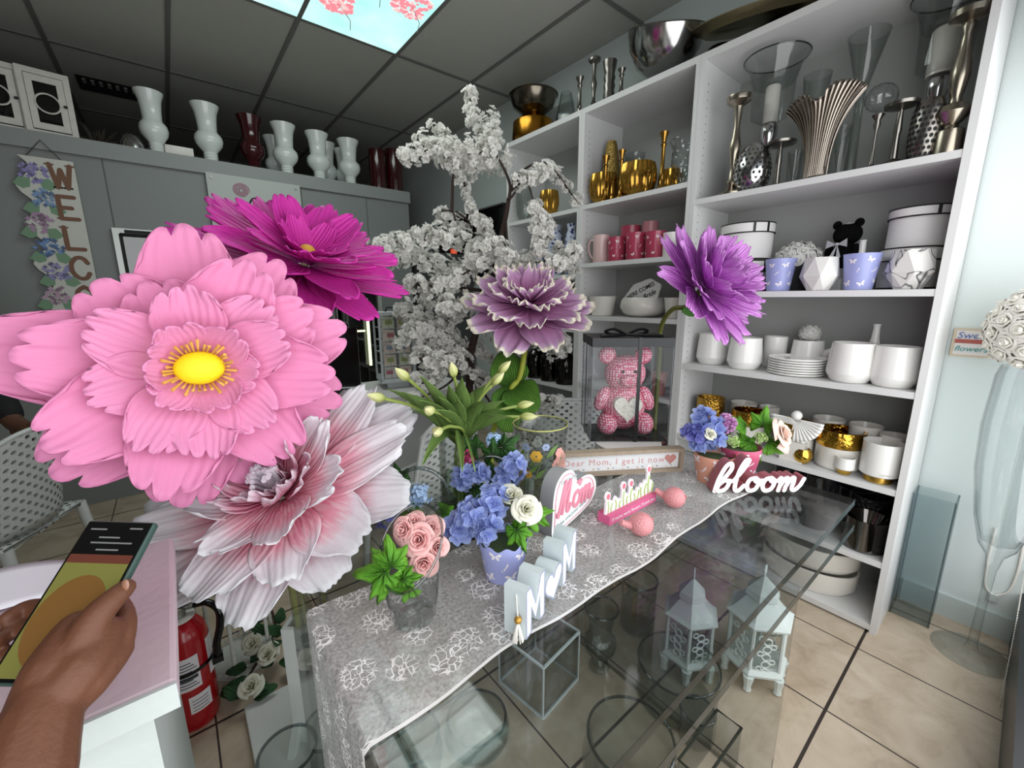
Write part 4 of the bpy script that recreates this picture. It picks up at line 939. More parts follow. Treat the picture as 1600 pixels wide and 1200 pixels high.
# --- light pink foam cosmos, nearest
M_pk = petal_mat('light_pink_foam', [(0.0, 'f08ab6'), (0.35, 'f194c1'), (1.0, 'ee97c4')], 0.09, 16, 0.55, 0.22, 0.15)
M_pk2 = petal_mat('light_pink_foam_inner', [(0.0, 'f4b08f'), (0.16, 'f7adbe'), (0.5, 'f29bc5'), (1.0, 'ef9dc8')], 0.10, 18, 0.55, 0.22, 0.1)
pc = PD(312, 575, 0.86)
n = (CAM-pc).normalized()
FP_ = frame_from(n)
def pop(i, a, p, rn):
    d_ = FP_ @ Vector((math.cos(a), math.sin(a), 0)); q_ = math.degrees(math.atan2(d_.dot(UP), d_.dot(RIGHT)))
    if 108 < q_ < 158: p['L'] *= 0.72
    if q_ > 165 or q_ < -150: p['L'] *= 1.05
pink, Bp = big_flower('giant_flower', 'light pink giant foam flower with yellow centre, nearest and largest', pc, n, [
    dict(n=9, r0=0.03, z=-0.055, a0=0.2, ja=0.1, mod=pop, p=dict(L=0.27, Wd=0.19, elev=0.06, curl=0.12, cup=0.04, ruf=0.012, rf=4, lobes=3, lobe=0.10, tip=0.20, base=0.3)),
    dict(n=8, r0=0.025, z=-0.03, a0=0.5, ja=0.2, je=0.13, mod=pop, p=dict(L=0.235, Wd=0.17, elev=0.22, curl=0.1, cup=0.07, ruf=0.02, rf=4, lobes=3, lobe=0.11, tip=0.2, base=0.3)),
    dict(n=8, r0=0.022, z=-0.012, a0=0.1, ja=0.22, je=0.16, m=M_pk2, p=dict(L=0.165, Wd=0.125, elev=0.35, curl=0.05, cup=0.08, ruf=0.03, rf=4, lobes=4, lobe=0.10, tip=0.18, base=0.3)),
    dict(n=6, r0=0.02, z=0.0, a0=0.7, ja=0.2, m=M_pk2, je=0.15, p=dict(L=0.105, Wd=0.10, elev=0.75, curl=0.1, cup=0.12, ruf=0.05, rf=4, lobes=3, lobe=0.12, tip=0.2, base=0.35)),
], M_pk, th=0.003)
M_yel = mat('yellow_centre', 'f2d80f', 0.6, bump=0.1, bscale=100); M_st = mat('stamen_ochre', 'd9a64a', 0.7)
mb = MB().sphere((0,0,0.035), 0.037, 24, 14, (1.15,0.9,0.6)); mb.v = [tuple(Bp @ Vector(q)) for q in mb.v]; mb.build('flower_centre', M_yel, pink)
mb = MB(); rn = random.Random(4)
for k in range(34):
    a = 2*PI*k/34+rn.uniform(-.05,.05); r1 = 0.048+rn.uniform(0, 0.016)
    mb.tube([(0.034*math.cos(a), 0.03*math.sin(a), 0.022), (0.045*math.cos(a), 0.04*math.sin(a), 0.05+rn.uniform(-.01,.01)), (r1*math.cos(a), r1*0.9*math.sin(a), 0.056+rn.uniform(-.012,.012))], [0.002, 0.002, 0.0032], 6)
mb.v = [tuple(Bp @ Vector(q)) for q in mb.v]; mb.build('stamens', M_st, pink)
def stem(t, pts, r, m, leaf=None, name='stem'):
    o = Vector(t.location); return MB().tube(smooth2([tuple(Vector(p)-o) for p in pts], 8), r, 10).build(name, m, t)
M_tan = mat('tan_stem', '9a8f6e', 0.6); M_gst = mat('wrapped_green_stem', '9aa63a', 0.5, bump=0.4, bscale=50)
stem(pink, [pc-n*0.06, pc-n*0.16+Vector((0,0,-0.03)), (pc.x+0.07, pc.y+0.17, 0.95), (0.166, 1.198, 0.55), (0.168, 1.203, 0.06)], 0.009, M_gst)
# --- pink and white paper peony
M_peo = petal_mat('pink_white_paper', [(0.0, 'd4446c'), (0.25, 'ec86a2'), (0.5, 'f4b2c4'), (0.72, 'f3e8ee'), (1.0, 'f3f3f7')], 0.09, 20, 0.75, 0.3, 0.22, ('ffffff', 0.35))
M_peo2 = petal_mat('pink_white_paper_inner', [(0.0, 'b8325a'), (0.3, 'd96f90'), (0.7, 'e6a3ba'), (1.0, 'eadbe4')], 0.2, 16, 0.75, 0.3, 0.2, ('f6dce6', 0.3))
qc = PD(438, 766, 0.98)
def lop(i, a, p, rn):
    d_ = FR_ @ Vector((math.cos(a), math.sin(a), 0)); r_, u_ = d_.dot(RIGHT), d_.dot(UP)
    p['L'] *= (1.34 if r_ < -0.55 else 1.0)*(0.87 if u_ < -0.45 else 1.0)*(1.16 if u_ > 0.35 and r_ > -0.2 else 1.0)
nq = cam_dir(-0.12, 0.64, 0.76)
FR_ = frame_from(nq)
peo, Bq = big_flower('giant_flower', 'giant pink and white paper peony just under the light pink flower', qc, nq, [
    dict(n=8, r0=0.03, z=-0.05, a0=0.15, ja=0.1, mod=lop, p=dict(L=0.285, Wd=0.185, elev=0.02, curl=-0.06, cup=0.05, ruf=0.022, rf=6, lobes=5, lobe=0.05, tip=0.22, base=0.3, jag=0.018, pl=0.004, pf=9)),
    dict(n=8, r0=0.028, z=-0.03, a0=0.5, ja=0.12, mod=lop, p=dict(L=0.25, Wd=0.16, elev=0.12, curl=0.05, cup=0.06, ruf=0.028, rf=6, lobes=5, lobe=0.06, tip=0.2, base=0.3, jag=0.02, pl=0.006, pf=9)),
    dict(n=7, r0=0.02, z=-0.01, a0=0.0, ja=0.15, p=dict(L=0.18, Wd=0.13, elev=0.35, curl=0.25, cup=0.1, ruf=0.05, rf=6, lobes=4, lobe=0.08, tip=0.2, base=0.35, jag=0.02)),
    dict(n=7, r0=0.016, z=0.0, a0=0.4, ja=0.2, je=0.2, m=M_peo2, p=dict(L=0.125, Wd=0.095, elev=0.75, curl=0.3, cup=0.14, ruf=0.09, rf=6, lobes=4, lobe=0.1, tip=0.2, base=0.4, jag=0.03)),
    dict(n=6, r0=0.008, z=0.0, a0=0.1, ja=0.3, je=0.25, m=M_peo2, p=dict(L=0.085, Wd=0.06, elev=1.05, curl=0.2, cup=0.2, ruf=0.12, rf=6, lobes=3, lobe=0.12, tip=0.2, base=0.5, jag=0.03)),
], M_peo, th=0.0015)
mb = MB(); rn = random.Random(8)
for k in range(30):
    a = rn.random()*6.28; d = 0.026*math.sqrt(rn.random()); mb.tube([(d*math.cos(a)*0.6, d*math.sin(a)*0.6, 0.02), (d*math.cos(a), d*math.sin(a), 0.065), (d*1.3*math.cos(a+.3), d*1.3*math.sin(a+.3), 0.082)], [0.004, 0.004, 0.006], 6)
mb.v = [tuple(Bq @ Vector(q)) for q in mb.v]; mb.build('flower_centre', mat('peony_centre', 'dcd2dc', 0.7), peo)
stem(peo, [qc-nq*0.05, qc-nq*0.12+Vector((0,0,-0.03)), (0.186, 1.198, 0.58), (0.190, 1.203, 0.40), (0.190, 1.203, 0.06)], 0.008, M_gst)
# --- magenta foam flower
M_mag = petal_mat('magenta_foam', [(0.0, 'a3127c'), (0.3, 'cc2a9e'), (1.0, 'dd3fb2')], 0.12, 14, 0.55, 0.18, 0.15)
mc = PD(478, 402, 1.34)
nm_ = cam_dir(0.46, 0.70, 0.55)
mag, Bm = big_flower('giant_flower', 'magenta giant foam flower rising above and behind the light pink one', mc, nm_, [
    dict(n=9, r0=0.03, z=-0.04, a0=0.1, ja=0.1, p=dict(L=0.31, Wd=0.15, elev=0.06, curl=0.1, cup=0.10, ruf=0.02, rf=4, lobes=3, lobe=0.1, tip=0.2, base=0.3)),
    dict(n=9, r0=0.025, z=-0.02, a0=0.45, ja=0.12, p=dict(L=0.27, Wd=0.13, elev=0.28, curl=0.05, cup=0.12, ruf=0.025, rf=4, lobes=3, lobe=0.1, tip=0.2, base=0.3)),
    dict(n=8, r0=0.02, z=0.0, a0=0.2, ja=0.15, je=0.12, p=dict(L=0.21, Wd=0.11, elev=0.5, curl=0.05, cup=0.14, ruf=0.03, rf=4, lobes=3, lobe=0.1, tip=0.22, base=0.3)),
    dict(n=6, r0=0.014, z=0.0, a0=0.5, ja=0.2, je=0.15, p=dict(L=0.13, Wd=0.08, elev=0.75, curl=0.1, cup=0.18, ruf=0.04, rf=4, lobes=3, lobe=0.1, tip=0.22, base=0.35)),
], M_mag, th=0.003)
mb = MB().sphere((0,0,0.02), 0.026, 16, 10, (1,1,0.9)); mb.v = [tuple(Bm @ Vector(q)) for q in mb.v]; mb.build('flower_centre', mat('ochre_centre', 'd6a93c', 0.6), mag)
stem(mag, [mc-nm_*0.03, mc-nm_*0.12, (mc.x-0.06, mc.y+0.0, 1.1), (mc.x-0.06, mc.y, 0.5), (mc.x-0.06, mc.y, 0.02)], 0.011, M_tan)
# --- lilac ragged flower with white edges
M_lil = petal_mat('lilac_foam_white_edge', [(0.0, '7e3f6c'), (0.35, 'b06d9c'), (0.80, 'c596be'), (0.905, 'd3b4d2'), (0.94, 'f2ead8'), (1.0, 'f6efdf')], 0.12, 10, 0.6, 0.2, 0.05)
lc = PD(826, 470, 1.88)
nl = cam_dir(0.04, 0.72, 0.68)
lil, Bl = big_flower('giant_flower', 'lilac giant flower with ragged white petal edges on a green stem', lc, nl, [
    dict(n=9, r0=0.03, z=-0.05, a0=0.1, ja=0.1, p=dict(L=0.29, Wd=0.18, elev=0.04, curl=0.0, cup=0.03, ruf=0.035, rf=8, lobes=5, lobe=0.05, tip=0.2, base=0.3, jag=0.02, nu=22)),
    dict(n=9, r0=0.028, z=-0.02, a0=0.45, ja=0.1, p=dict(L=0.24, Wd=0.15, elev=0.15, curl=0.1, cup=0.05, ruf=0.05, rf=9, lobes=5, lobe=0.06, tip=0.2, base=0.3, jag=0.025, nu=22)),
    dict(n=8, r0=0.022, z=0.0, a0=0.2, ja=0.15, p=dict(L=0.19, Wd=0.125, elev=0.45, curl=0.15, cup=0.08, ruf=0.07, rf=9, lobes=5, lobe=0.06, tip=0.2, base=0.3, jag=0.03, nu=22)),
    dict(n=7, r0=0.015, z=0.0, a0=0.5, ja=0.2, je=0.15, p=dict(L=0.145, Wd=0.10, elev=0.85, curl=0.15, cup=0.12, ruf=0.09, rf=9, lobes=5, lobe=0.07, tip=0.2, base=0.35, jag=0.03, nu=22)),
], M_lil, th=0.002)
bs = PD(800, 605, 1.80); b2 = PD(768, 690, 1.86)
M_ygst = mat('yellow_green_stem', '97a032', 0.5)
stem(lil, [lc-nl*0.05, PD(820, 545, 1.85), PD(812, 590, 1.82), bs, PD(785, 640, 1.84), b2, (b2.x, b2.y, 0.4), (b2.x, b2.y, 0.02)], 0.0125, M_ygst)
M_lf = petal_mat('pleated_green_paper', [(0, '548530'), (0.6, '77b048'), (1, '84bc50')], 0.4, 34, 0.6, 0.3, 0.2)
for ang, L, nn in ((100, 0.19, (0.05, 0.55, 0.85)), (-100, 0.20, (0.2, 0.2, 0.9)), (-50, 0.17, (-0.1, 0.6, 0.8))):
    mb = petal(L, 0.17, 0.15, -0.2, 0.12, 0.01, 4, 1, 0.0, 0.35, 0.45, seed=ang, peak=0.45)
    Mx = frame_from(cam_dir(*nn), UP).to_4x4() @ Matrix.Rotation(R(ang-90), 4, 'Z'); o_ = bs-lc
    mb.v = [tuple((Mx @ Vector(q))+o_) for q in mb.v]; solid(mb.build('leaf', M_lf, lil, 70), 0.001)
# --- purple flower leaning to the right
M_pur = petal_mat('violet_paper', [(0.0, 'bc30c0'), (0.35, 'e06ae6'), (0.75, 'ea92f0'), (1.0, 'f2acf8')], 0.25, 22, 0.7, 0.3, 0.2, ('f4d4fb', 0.4))
uc = PD(1104, 446, 1.68)
nu_ = cam_dir(0.52, 0.42, 0.74)
pur, Bu = big_flower('giant_flower', 'violet giant paper flower leaning right before the widest bookcase', uc, nu_, [
    dict(n=9, r0=0.02, z=-0.04, a0=0.1, ja=0.1, p=dict(L=0.275, Wd=0.13, elev=0.08, curl=0.05, cup=0.10, ruf=0.02, rf=6, lobes=3, lobe=0.10, tip=0.2, base=0.3, jag=0.02, pl=0.008, pf=7)),
    dict(n=9, r0=0.02, z=-0.02, a0=0.45, ja=0.12, p=dict(L=0.25, Wd=0.125, elev=0.32, curl=0.05, cup=0.10, ruf=0.02, rf=6, lobes=3, lobe=0.10, tip=0.2, base=0.3, jag=0.02, pl=0.008, pf=7)),
    dict(n=9, r0=0.016, z=0.0, a0=0.2, ja=0.15, p=dict(L=0.22, Wd=0.11, elev=0.6, curl=0.05, cup=0.12, ruf=0.025, rf=6, lobes=3, lobe=0.10, tip=0.2, base=0.35, jag=0.02, pl=0.008, pf=7)),
    dict(n=8, r0=0.012, z=0.01, a0=0.5, ja=0.2, je=0.15, p=dict(L=0.19, Wd=0.10, elev=0.9, curl=0.05, cup=0.14, ruf=0.03, rf=6, lobes=3, lobe=0.10, tip=0.2, base=0.35, jag=0.02, pl=0.008, pf=7)),
    dict(n=6, r0=0.006, z=0.02, a0=0.2, ja=0.3, je=0.2, p=dict(L=0.15, Wd=0.07, elev=1.15, curl=0.1, cup=0.2, ruf=0.04, rf=6, lobes=3, lobe=0.10, tip=0.2, base=0.4, jag=0.02, pl=0.008, pf=7)),
], M_pur, th=0.0015)
e = PD(1033, 512, 1.90)
stem(pur, [uc-nu_*0.03, PD(1075, 478, 1.69), PD(1050, 484, 1.76), e, (e.x, e.y, 1.05), (e.x, e.y, 0.02)], 0.010, mat('olive_stem', '5f6326', 0.55))
mb = petal(0.09, 0.05, 0.2, 0, 0.1, 0, 4, 1, 0, 0.3, 0.4); Mx = frame_from(cam_dir(0.2, -0.5, 0.8), (0,0,1)).to_4x4() @ Matrix.Rotation(R(-90), 4, 'Z'); o_ = PD(1066, 484, 1.68)-uc
mb.v = [tuple((Mx @ Vector(q))+o_) for q in mb.v]; solid(mb.build('sepal', M_green, pur, 70), 0.001)
# ================================================================ white blossom tree
tb = PD(735, 640, 2.25); tb.z = 0
tree = thing('blossom_tree', 'tall artificial tree of white cherry blossom in the middle of the shop', 'tree', tb)
M_blo = mat('white_silk_blossom', 'f2f1ec', 0.8); nt = M_blo.node_tree
tl = nt.nodes.new('ShaderNodeBsdfTranslucent'); tl.inputs[0].default_value = lin('f2f1ec'); ms = nt.nodes.new('ShaderNodeMixShader'); ms.inputs[0].default_value = 0.3
nt.links.new(nt.nodes['Principled BSDF'].outputs[0], ms.inputs[1]); nt.links.new(tl.outputs[0], ms.inputs[2]); nt.links.new(ms.outputs[0], nt.nodes['Material Output'].inputs[0])
M_bark = mat('brown_bark', '3a2a24', 0.85, bump=0.3, bscale=60)
BL = []
for k in range(4):
    rn = random.Random(k+20); mb = MB()
    for ring, (cnt, L, el) in enumerate(((6, 1.0, 0.25), (5, 0.75, 0.75), (4, 0.5, 1.15))):
        for i in range(cnt):
            p = petal(L*rn.uniform(0.85, 1.1), 0.85*L, el+rn.uniform(-.2,.2), 0.3*rn.uniform(-1, 1), 0.12, 0.13, 5, 2, 0.12, 0.2, 0.3, seed=k*40+ring*9+i, nu=4, nv=3)
            Mx = Matrix.Rotation(2*PI*i/cnt+ring*0.5+rn.uniform(-.2,.2), 4, 'Z'); mb.add([tuple(Mx @ Vector(q)) for q in p.v], p.f)
    BL.append((mb.v, mb.f))
def spray(path, rad, dens, d, rs=0.024, seed=0, branch=True):
    """a twig through photo points at distance d, crowded with blossom"""
    rn = random.Random(seed)
    P = smooth2([tuple(PD(x, y, d+dd)) for x, y, dd in [(q+(0,))[:3] for q in path]], 8)
    if branch: MB().tube([tuple(Vector(p)-tb) for p in P], [0.006-0.004*i/len(P) for i in range(len(P))], 6).build('twig', M_bark, tree)
    mb = MB(); L = sum((Vector(P[i+1])-Vector(P[i])).length for i in range(len(P)-1)); N = max(4, int(L*dens))
    for k in range(N):
        i = rn.random()*(len(P)-1.001); q = Vector(P[int(i)]).lerp(Vector(P[int(i)+1]), i % 1)
        dd = Vector((rn.gauss(0,1), rn.gauss(0,1), rn.gauss(0,1))).normalized(); q = q+dd*rad*d/F*rn.random()**0.6
        s = rs*rn.uniform(0.75, 1.2); Mx = Matrix.Translation(q-tb) @ frame_from(dd+Vector((0,-0.3,0.2)), (0.1,0.3,1)).to_4x4() @ Matrix.Rotation(rn.random()*6, 4, 'Z') @ Matrix.Scale(s, 4)
        v, f = BL[rn.randrange(4)]; mb.add([tuple(Mx @ Vector(p)) for p in v], f)
    mb.build('blossom_spray', M_blo, tree, 60)
SPR = [([(738,138),(735,165),(742,190),(760,215)], 11, 105), ([(765,185),(768,210),(755,225)], 16, 160), ([(628,246),(655,240),(690,228),(705,250)], 15, 120), ([(678,195),(690,210),(708,225)], 9, 100), ([(660,215),(690,240),(720,262)], 16, 150),
    ([(700,235),(730,240),(765,235),(770,215)], 24, 180), ([(715,265),(745,262),(790,258)], 18, 160), ([(725,285),(732,315),(745,340),(757,358)], 8, 110), ([(800,285),(830,275),(855,265)], 13, 130), ([(855,262),(872,275),(890,300),(905,318)], 10, 110), ([(836,318),(838,345),(846,372),(842,395)], 12, 140),
    ([(835,320),(852,345),(858,365),(845,390)], 9, 100), ([(690,335),(710,345),(720,362)], 15, 130), ([(590,388),(620,378),(660,372),(690,365)], 17, 150), ([(600,405),(630,405),(655,395)], 13, 110), ([(690,375),(715,370),(738,385),(760,380)], 16, 140), ([(740,395),(765,385),(785,390),(790,410)], 16, 140), ([(660,400),(690,415),(720,430)], 20, 170),
    ([(700,440),(730,425),(760,405),(775,385)], 20, 180), ([(640,450),(665,445),(690,455),(715,465)], 22, 190), ([(625,480),(650,490),(670,475)], 14, 120), ([(690,470),(710,485),(730,480)], 18, 170), ([(640,505),(660,520),(680,510),(700,500)], 16, 150), ([(650,545),(670,535),(690,525),(710,540)], 18, 180), ([(655,560),(680,570),(700,560),(725,570)], 16, 160),
    ([(700,520),(715,550),(730,560)], 14, 130), ([(620,540),(632,525),(640,515)], 9, 90), ([(650,590),(665,600),(690,580)], 9, 70), ([(740,535),(755,550),(770,560)], 9, 90), ([(735,585),(750,590),(765,600)], 10, 90), ([(780,520),(800,535),(815,525)], 18, 160), ([(825,530),(845,525),(870,545),(885,535)], 15, 150), ([(855,400),(870,410),(890,400),(900,390)], 12, 130),
    ([(870,385),(885,400),(895,425)], 8, 90), ([(790,430),(810,415),(830,405)], 14, 120), ([(845,620),(860,628),(875,622)], 10, 80), ([(680,635),(700,640),(720,645)], 12, 90), ([(795,690),(815,685),(840,690)], 16, 120), ([(800,660),(820,650),(835,640)], 12, 90), ([(790,560),(805,575),(812,590)], 9, 80), ([(640,620),(655,632),(672,640)], 9, 80), ([(756,345),(780,410),(800,425)], 12, 100)]
for k, (pth, rad, dens) in enumerate(SPR):
    d = 2.12+0.12*math.sin(k*2.3)
    spray(pth, rad*(1.3 if k >= 20 else 1.1), dens*(3.2 if k >= 20 else 2.5), d, 0.024, k)
def limb(pts, r0, r1, d=2.15, nm='branch'):
    P = smooth2([tuple(PD(x, y, d)-tb) for x, y in pts], 6); MB().tube(P, [r0+(r1-r0)*i/(len(P)-1) for i in range(len(P))], 8).build(nm, M_bark, tree)
root_ = [(762, 470), (768, 430), (778, 390), (790, 340), (795, 310)]
P = smooth2([(0,0,0), tuple(Vector((0.0,0.0,0.5)))]+[tuple(PD(x, y, 2.2)-tb) for x, y in [(735,560)]+root_], 6); MB().tube(P, [0.024-0.013*i/(len(P)-1) for i in range(len(P))], 10).build('trunk', M_bark, tree)
for pts, a, b in (([(795,312),(797,290),(788,265),(772,235),(765,215)], 0.009, 0.004), ([(797,298),(812,272),(830,258),(850,253)], 0.008, 0.004), ([(797,300),(815,285),(832,280)], 0.006, 0.003), ([(796,312),(812,293),(825,290),(835,320)], 0.006, 0.003), ([(770,430),(742,385),(735,350),(712,330)], 0.009, 0.004), ([(706,330),(707,290),(706,262),(678,238)], 0.009, 0.004),
    ([(765,455),(720,450),(690,445),(640,440)], 0.01, 0.004), ([(770,425),(800,420),(860,405)], 0.008, 0.004), ([(760,480),(800,520),(850,535)], 0.008, 0.004), ([(740,540),(700,560),(660,545)], 0.008, 0.004), ([(755,400),(700,385),(640,372)], 0.008, 0.004), ([(762,380),(745,360),(725,300)], 0.006, 0.003), ([(735,560),(700,600),(660,620)], 0.008, 0.004), ([(735,570),(760,620),(800,670)], 0.008, 0.004), ([(790,340),(800,420),(830,405)], 0.006, 0.003), ([(735,165),(742,190),(750,230)], 0.003, 0.005), ([(690,330),(706,330),(712,345)], 0.004, 0.005), ([(850,253),(870,270),(905,320)], 0.004, 0.002), ([(735,580),(735,600),(740,640)], 0.008, 0.004), ([(770,430),(780,490),(785,520)], 0.006, 0.003)):
    limb(pts, a, b)
MB().lathe([(0.0001,0),(0.13,0),(0.15,0.22),(0.14,0.22),(0.0001,0.2)], 28).build('planter', mat('dark_planter', '2b2724', 0.7), tree)
# ================================================================ tulips in a square glass vase
vx = Vector((0.60, 0.985, TZ+0.001))
t = thing('glass_vase', 'square clear glass vase full of closed tulips', 'vase', vx, R(-38))
hw, vh = 0.05, 0.20
mb = MB()
for sx in (-1, 1): mb.box((sx*hw-0.002, -hw, 0), (sx*hw+0.002, hw, vh)); mb.box((-hw, sx*hw-0.002, 0), (hw, sx*hw+0.002, vh))
mb.box((-hw, -hw, 0), (hw, hw, 0.012)); mb.build('glass_body', M_glass, t, 0)
wmb = MB().box((-hw+0.003, -hw+0.003, 0.013), (hw-0.003, hw-0.003, 0.09)); wmb.build('water', glass('water', 'e3eee2', 0.3, 0.8, 0.01, 0.06), t, 0)
M_bud = petal_mat('tulip_bud', [(0.0, '8f9d48'), (0.35, 'bcc27a'), (0.8, 'd9d9a0'), (1.0, 'e0dcb0')], 0.1, 8, 0.5, 0.2, 0.2); M_tl = petal_mat('tulip_leaf', [(0.0, '7f9c52'), (0.5, '78994f'), (1.0, '93b463')], 0.2, 20, 0.5, 0.2, 0.2)
M_ts = mat('tulip_stem', '8a9b4d', 0.5)
mouth = vx+Vector((0,0,vh+0.01))
def blade(p0, p1, wd, m, lift=0.05, seed=0, side=None):
    """a tulip leaf from p0 to p1, folded along its middle"""
    p0, p1 = Vector(p0), Vector(p1); D = p1-p0; s_ = D.cross(FWD).normalized(); up = s_.cross(D).normalized()
    if up.z < 0: up = -up
    if side: s_ = (s_+up*side).normalized()
    def fn(u, v):
        a = 2*u-1; w_ = wd*(0.25+0.75*math.sin(PI*min(1, v*1.02)**0.8))*(1 if v < 0.99 else 0.05)*(1-v**6)
        c = p0+D*v+Vector((0,0,1))*lift*math.sin(PI*v)
        return tuple(c+s_*a*w_-FWD*(-abs(a))*w_*0.45)
    return MB().grid(fn, 6, 14)
TUL = [((635,590), 1.0, 'upright cream tulip bud leaning left beside the card rack', [((628,612),0.02)]), ((597,622), 0.98, 'lowest left tulip bud touching the white peony', [((608,608), 0.014)]), ((709,585), 1.06, 'central upright tulip bud above the vase', [((700,640), 0.02), ((722,592), 0.022)]),
       ((782,580), 1.16, 'highest tulip bud at the right, in front of the green paper leaf', [((760,600), 0.02)]), ((772,598), 1.12, 'tulip bud just below the highest right one', [((730,660),0.02)]), ((812,634), 1.18, 'upper of the two tulip buds reaching over the painted vase', [((790,625), 0.018)]), ((817,651), 1.16, 'lower of the two tulip buds reaching over the painted vase', [((800,652), 0.02)]),
       ((674,642), 0.93, 'small tulip bud low on the left of the bunch', [((655,585), 0.016)]), ((686,673), 0.92, 'short tulip bud nodding over the vase rim', [((680,640), 0.016)])]
rn = random.Random(2)
for k, ((bx, by), dd, lab, leaves) in enumerate(TUL):
    b = PD(bx, by, dd); base = vx+Vector((rn.uniform(-.03,.03), rn.uniform(-.03,.03), 0.02)); mo = mouth+Vector((rn.uniform(-.025,.025), rn.uniform(-.025,.025), 0))
    tt = thing('tulip', lab, 'tulip', base, 0, 'closed tulips in the square glass vase')
    pth = smooth2([(0,0,0), tuple(mo-base), tuple(mo.lerp(b, 0.55)+Vector((0,0,0.02))-base), tuple(b-base)], 6)
    MB().tube(pth, 0.0042, 7).build('stem', M_ts, tt)
    ax = (Vector(pth[-1])-Vector(pth[-3])).normalized(); Mx = Matrix.Translation(b-base) @ frame_from(ax, (0.2,0.5,0.4)).to_4x4()
    def bf(u, v):
        a = 2*PI*u; r = 0.0115*math.sin(PI*(0.08+0.90*v)**0.85)*(1+0.08*math.cos(3*a)); return (r*math.cos(a), r*math.sin(a), -0.008+0.05*v)
    mb = MB().grid(bf, 15, 10); mb.v = [tuple(Mx @ Vector(q)) for q in mb.v]; mb.build('bud', M_bud, tt, 70)
    for (lx, ly), lw in leaves:
        e = PD(lx, ly, dd-0.02); mb = blade(mo-base, e-base, lw, M_tl, 0.02, k); solid(mb.build('leaf', M_tl, tt, 70), 0.0012)
xtra = [((605,608),0.96,0.016), ((655,588),0.98,0.015), ((690,640),0.98,0.022), ((655,625),0.9,0.018), ((745,640),1.05,0.02), ((775,650),1.08,0.018), ((722,588),1.03,0.022), ((740,610),1.08,0.02), ((668,600),1.0,0.02), ((700,600),1.0,0.02), ((760,625),1.06,0.02), ((685,620),0.95,0.02), ((716,625),0.98,0.022), ((640,640),0.95,0.016), ((790,640),1.1,0.016)]
lt = thing('tulip_leaves', 'loose tulip leaves folded over the rim of the square glass vase', 'leaves', mouth)
for (lx, ly), dd, lw in xtra: solid(blade(Vector((0,0,-0.03)), PD(lx, ly, dd)-mouth, lw, M_tl, 0.03).build('leaf', M_tl, lt, 70), 0.0012)
for a, b_, w_ in (((688,690), (722,700), 0.035), ((690,690), (660,690), 0.03), ((735,675), (742,700), 0.014)):
    p1 = PD(b_[0], b_[1], 0.96)-mouth
    def fn(u, v, p1=p1, w_=w_):
        s = 2*u-1; c = p1*v+Vector((0,0,0.03*math.sin(PI*v)-0.055*v*v)); return tuple(c+RIGHT*0.35*w_*s*math.sin(PI*(0.1+0.88*v))+UP*w_*0.9*s*math.sin(PI*(0.1+0.88*v))*(-0.4)-FWD*0.01*s*s)
    solid(MB().grid(fn, 6, 12).build('leaf', M_tl, lt, 70), 0.0012)
# ================================================================ lace runner
M_lace = bpy.data.materials.new('white_lace'); M_lace.use_nodes = True
nt = M_lace.node_tree; b = nt.nodes['Principled BSDF']; b.inputs['Base Color'].default_value = lin('f1eeec'); b.inputs['Roughness'].default_value = 0.8
uvn = nt.nodes.new('ShaderNodeUVMap'); tr = nt.nodes.new('ShaderNodeBsdfTransparent'); ms = nt.nodes.new('ShaderNodeMixShader')
def nz(scale, det, dist, src, vec=None):
    n = nt.nodes.new('ShaderNodeTexNoise'); n.inputs['Scale'].default_value = scale; n.inputs['Detail'].default_value = det; n.inputs['Distortion'].default_value = dist; nt.links.new(src, n.inputs['Vector']); return n
def mth(op, a, b_=None, clamp=False):
    n = nt.nodes.new('ShaderNodeMath'); n.operation = op; n.use_clamp = clamp
    for i, x in enumerate((a, b_)):
        if x is None: continue
        if isinstance(x, (int, float)): n.inputs[i].default_value = x
        else: nt.links.new(x, n.inputs[i])
    return n.outputs[0]
patch = nt.nodes.new('ShaderNodeTexVoronoi'); patch.inputs['Scale'].default_value = 13; nt.links.new(uvn.outputs[0], patch.inputs['Vector'])
pm = nt.nodes.new('ShaderNodeMapRange'); pm.inputs[1].default_value = 0.50; pm.inputs[2].default_value = 0.40; nt.links.new(patch.outputs['Distance'], pm.inputs[0])
dn = nz(9, 2, 0, uvn.outputs[0])
wv = nt.nodes.new('ShaderNodeTexVoronoi'); wv.feature = 'DISTANCE_TO_EDGE'; wv.inputs['Scale'].default_value = 75; wv.inputs['Randomness'].default_value = 1
vm = nt.nodes.new('ShaderNodeVectorMath'); vm.operation = 'ADD'; sc_ = nt.nodes.new('ShaderNodeVectorMath'); sc_.operation = 'SCALE'; sc_.inputs['Scale'].default_value = 0.05
nt.links.new(nz(20, 2, 0.5, uvn.outputs[0]).outputs['Color'], sc_.inputs[0]); nt.links.new(uvn.outputs[0], vm.inputs[0]); nt.links.new(sc_.outputs[0], vm.inputs[1]); nt.links.new(vm.outputs[0], wv.inputs['Vector'])
ln = mth('LESS_THAN', wv.outputs['Distance'], 0.06)
flo = mth('MULTIPLY', ln, pm.outputs[0])
net = mth('MULTIPLY', nz(160, 2, 0, uvn.outputs[0]).outputs['Fac'], 0.62)
sx = nt.nodes.new('ShaderNodeSeparateXYZ'); nt.links.new(uvn.outputs[0], sx.inputs[0])
hem = mth('LESS_THAN', sx.outputs['Y'], 0.006)
fac = mth('MAXIMUM', mth('MAXIMUM', mth('MULTIPLY', flo, 0.88), net), mth('MULTIPLY', hem, 0.85), True)
nt.links.new(fac, ms.inputs[0]); nt.links.new(tr.outputs[0], ms.inputs[1]); nt.links.new(b.outputs[0], ms.inputs[2]); nt.links.new(ms.outputs[0], nt.nodes['Material Output'].inputs[0])
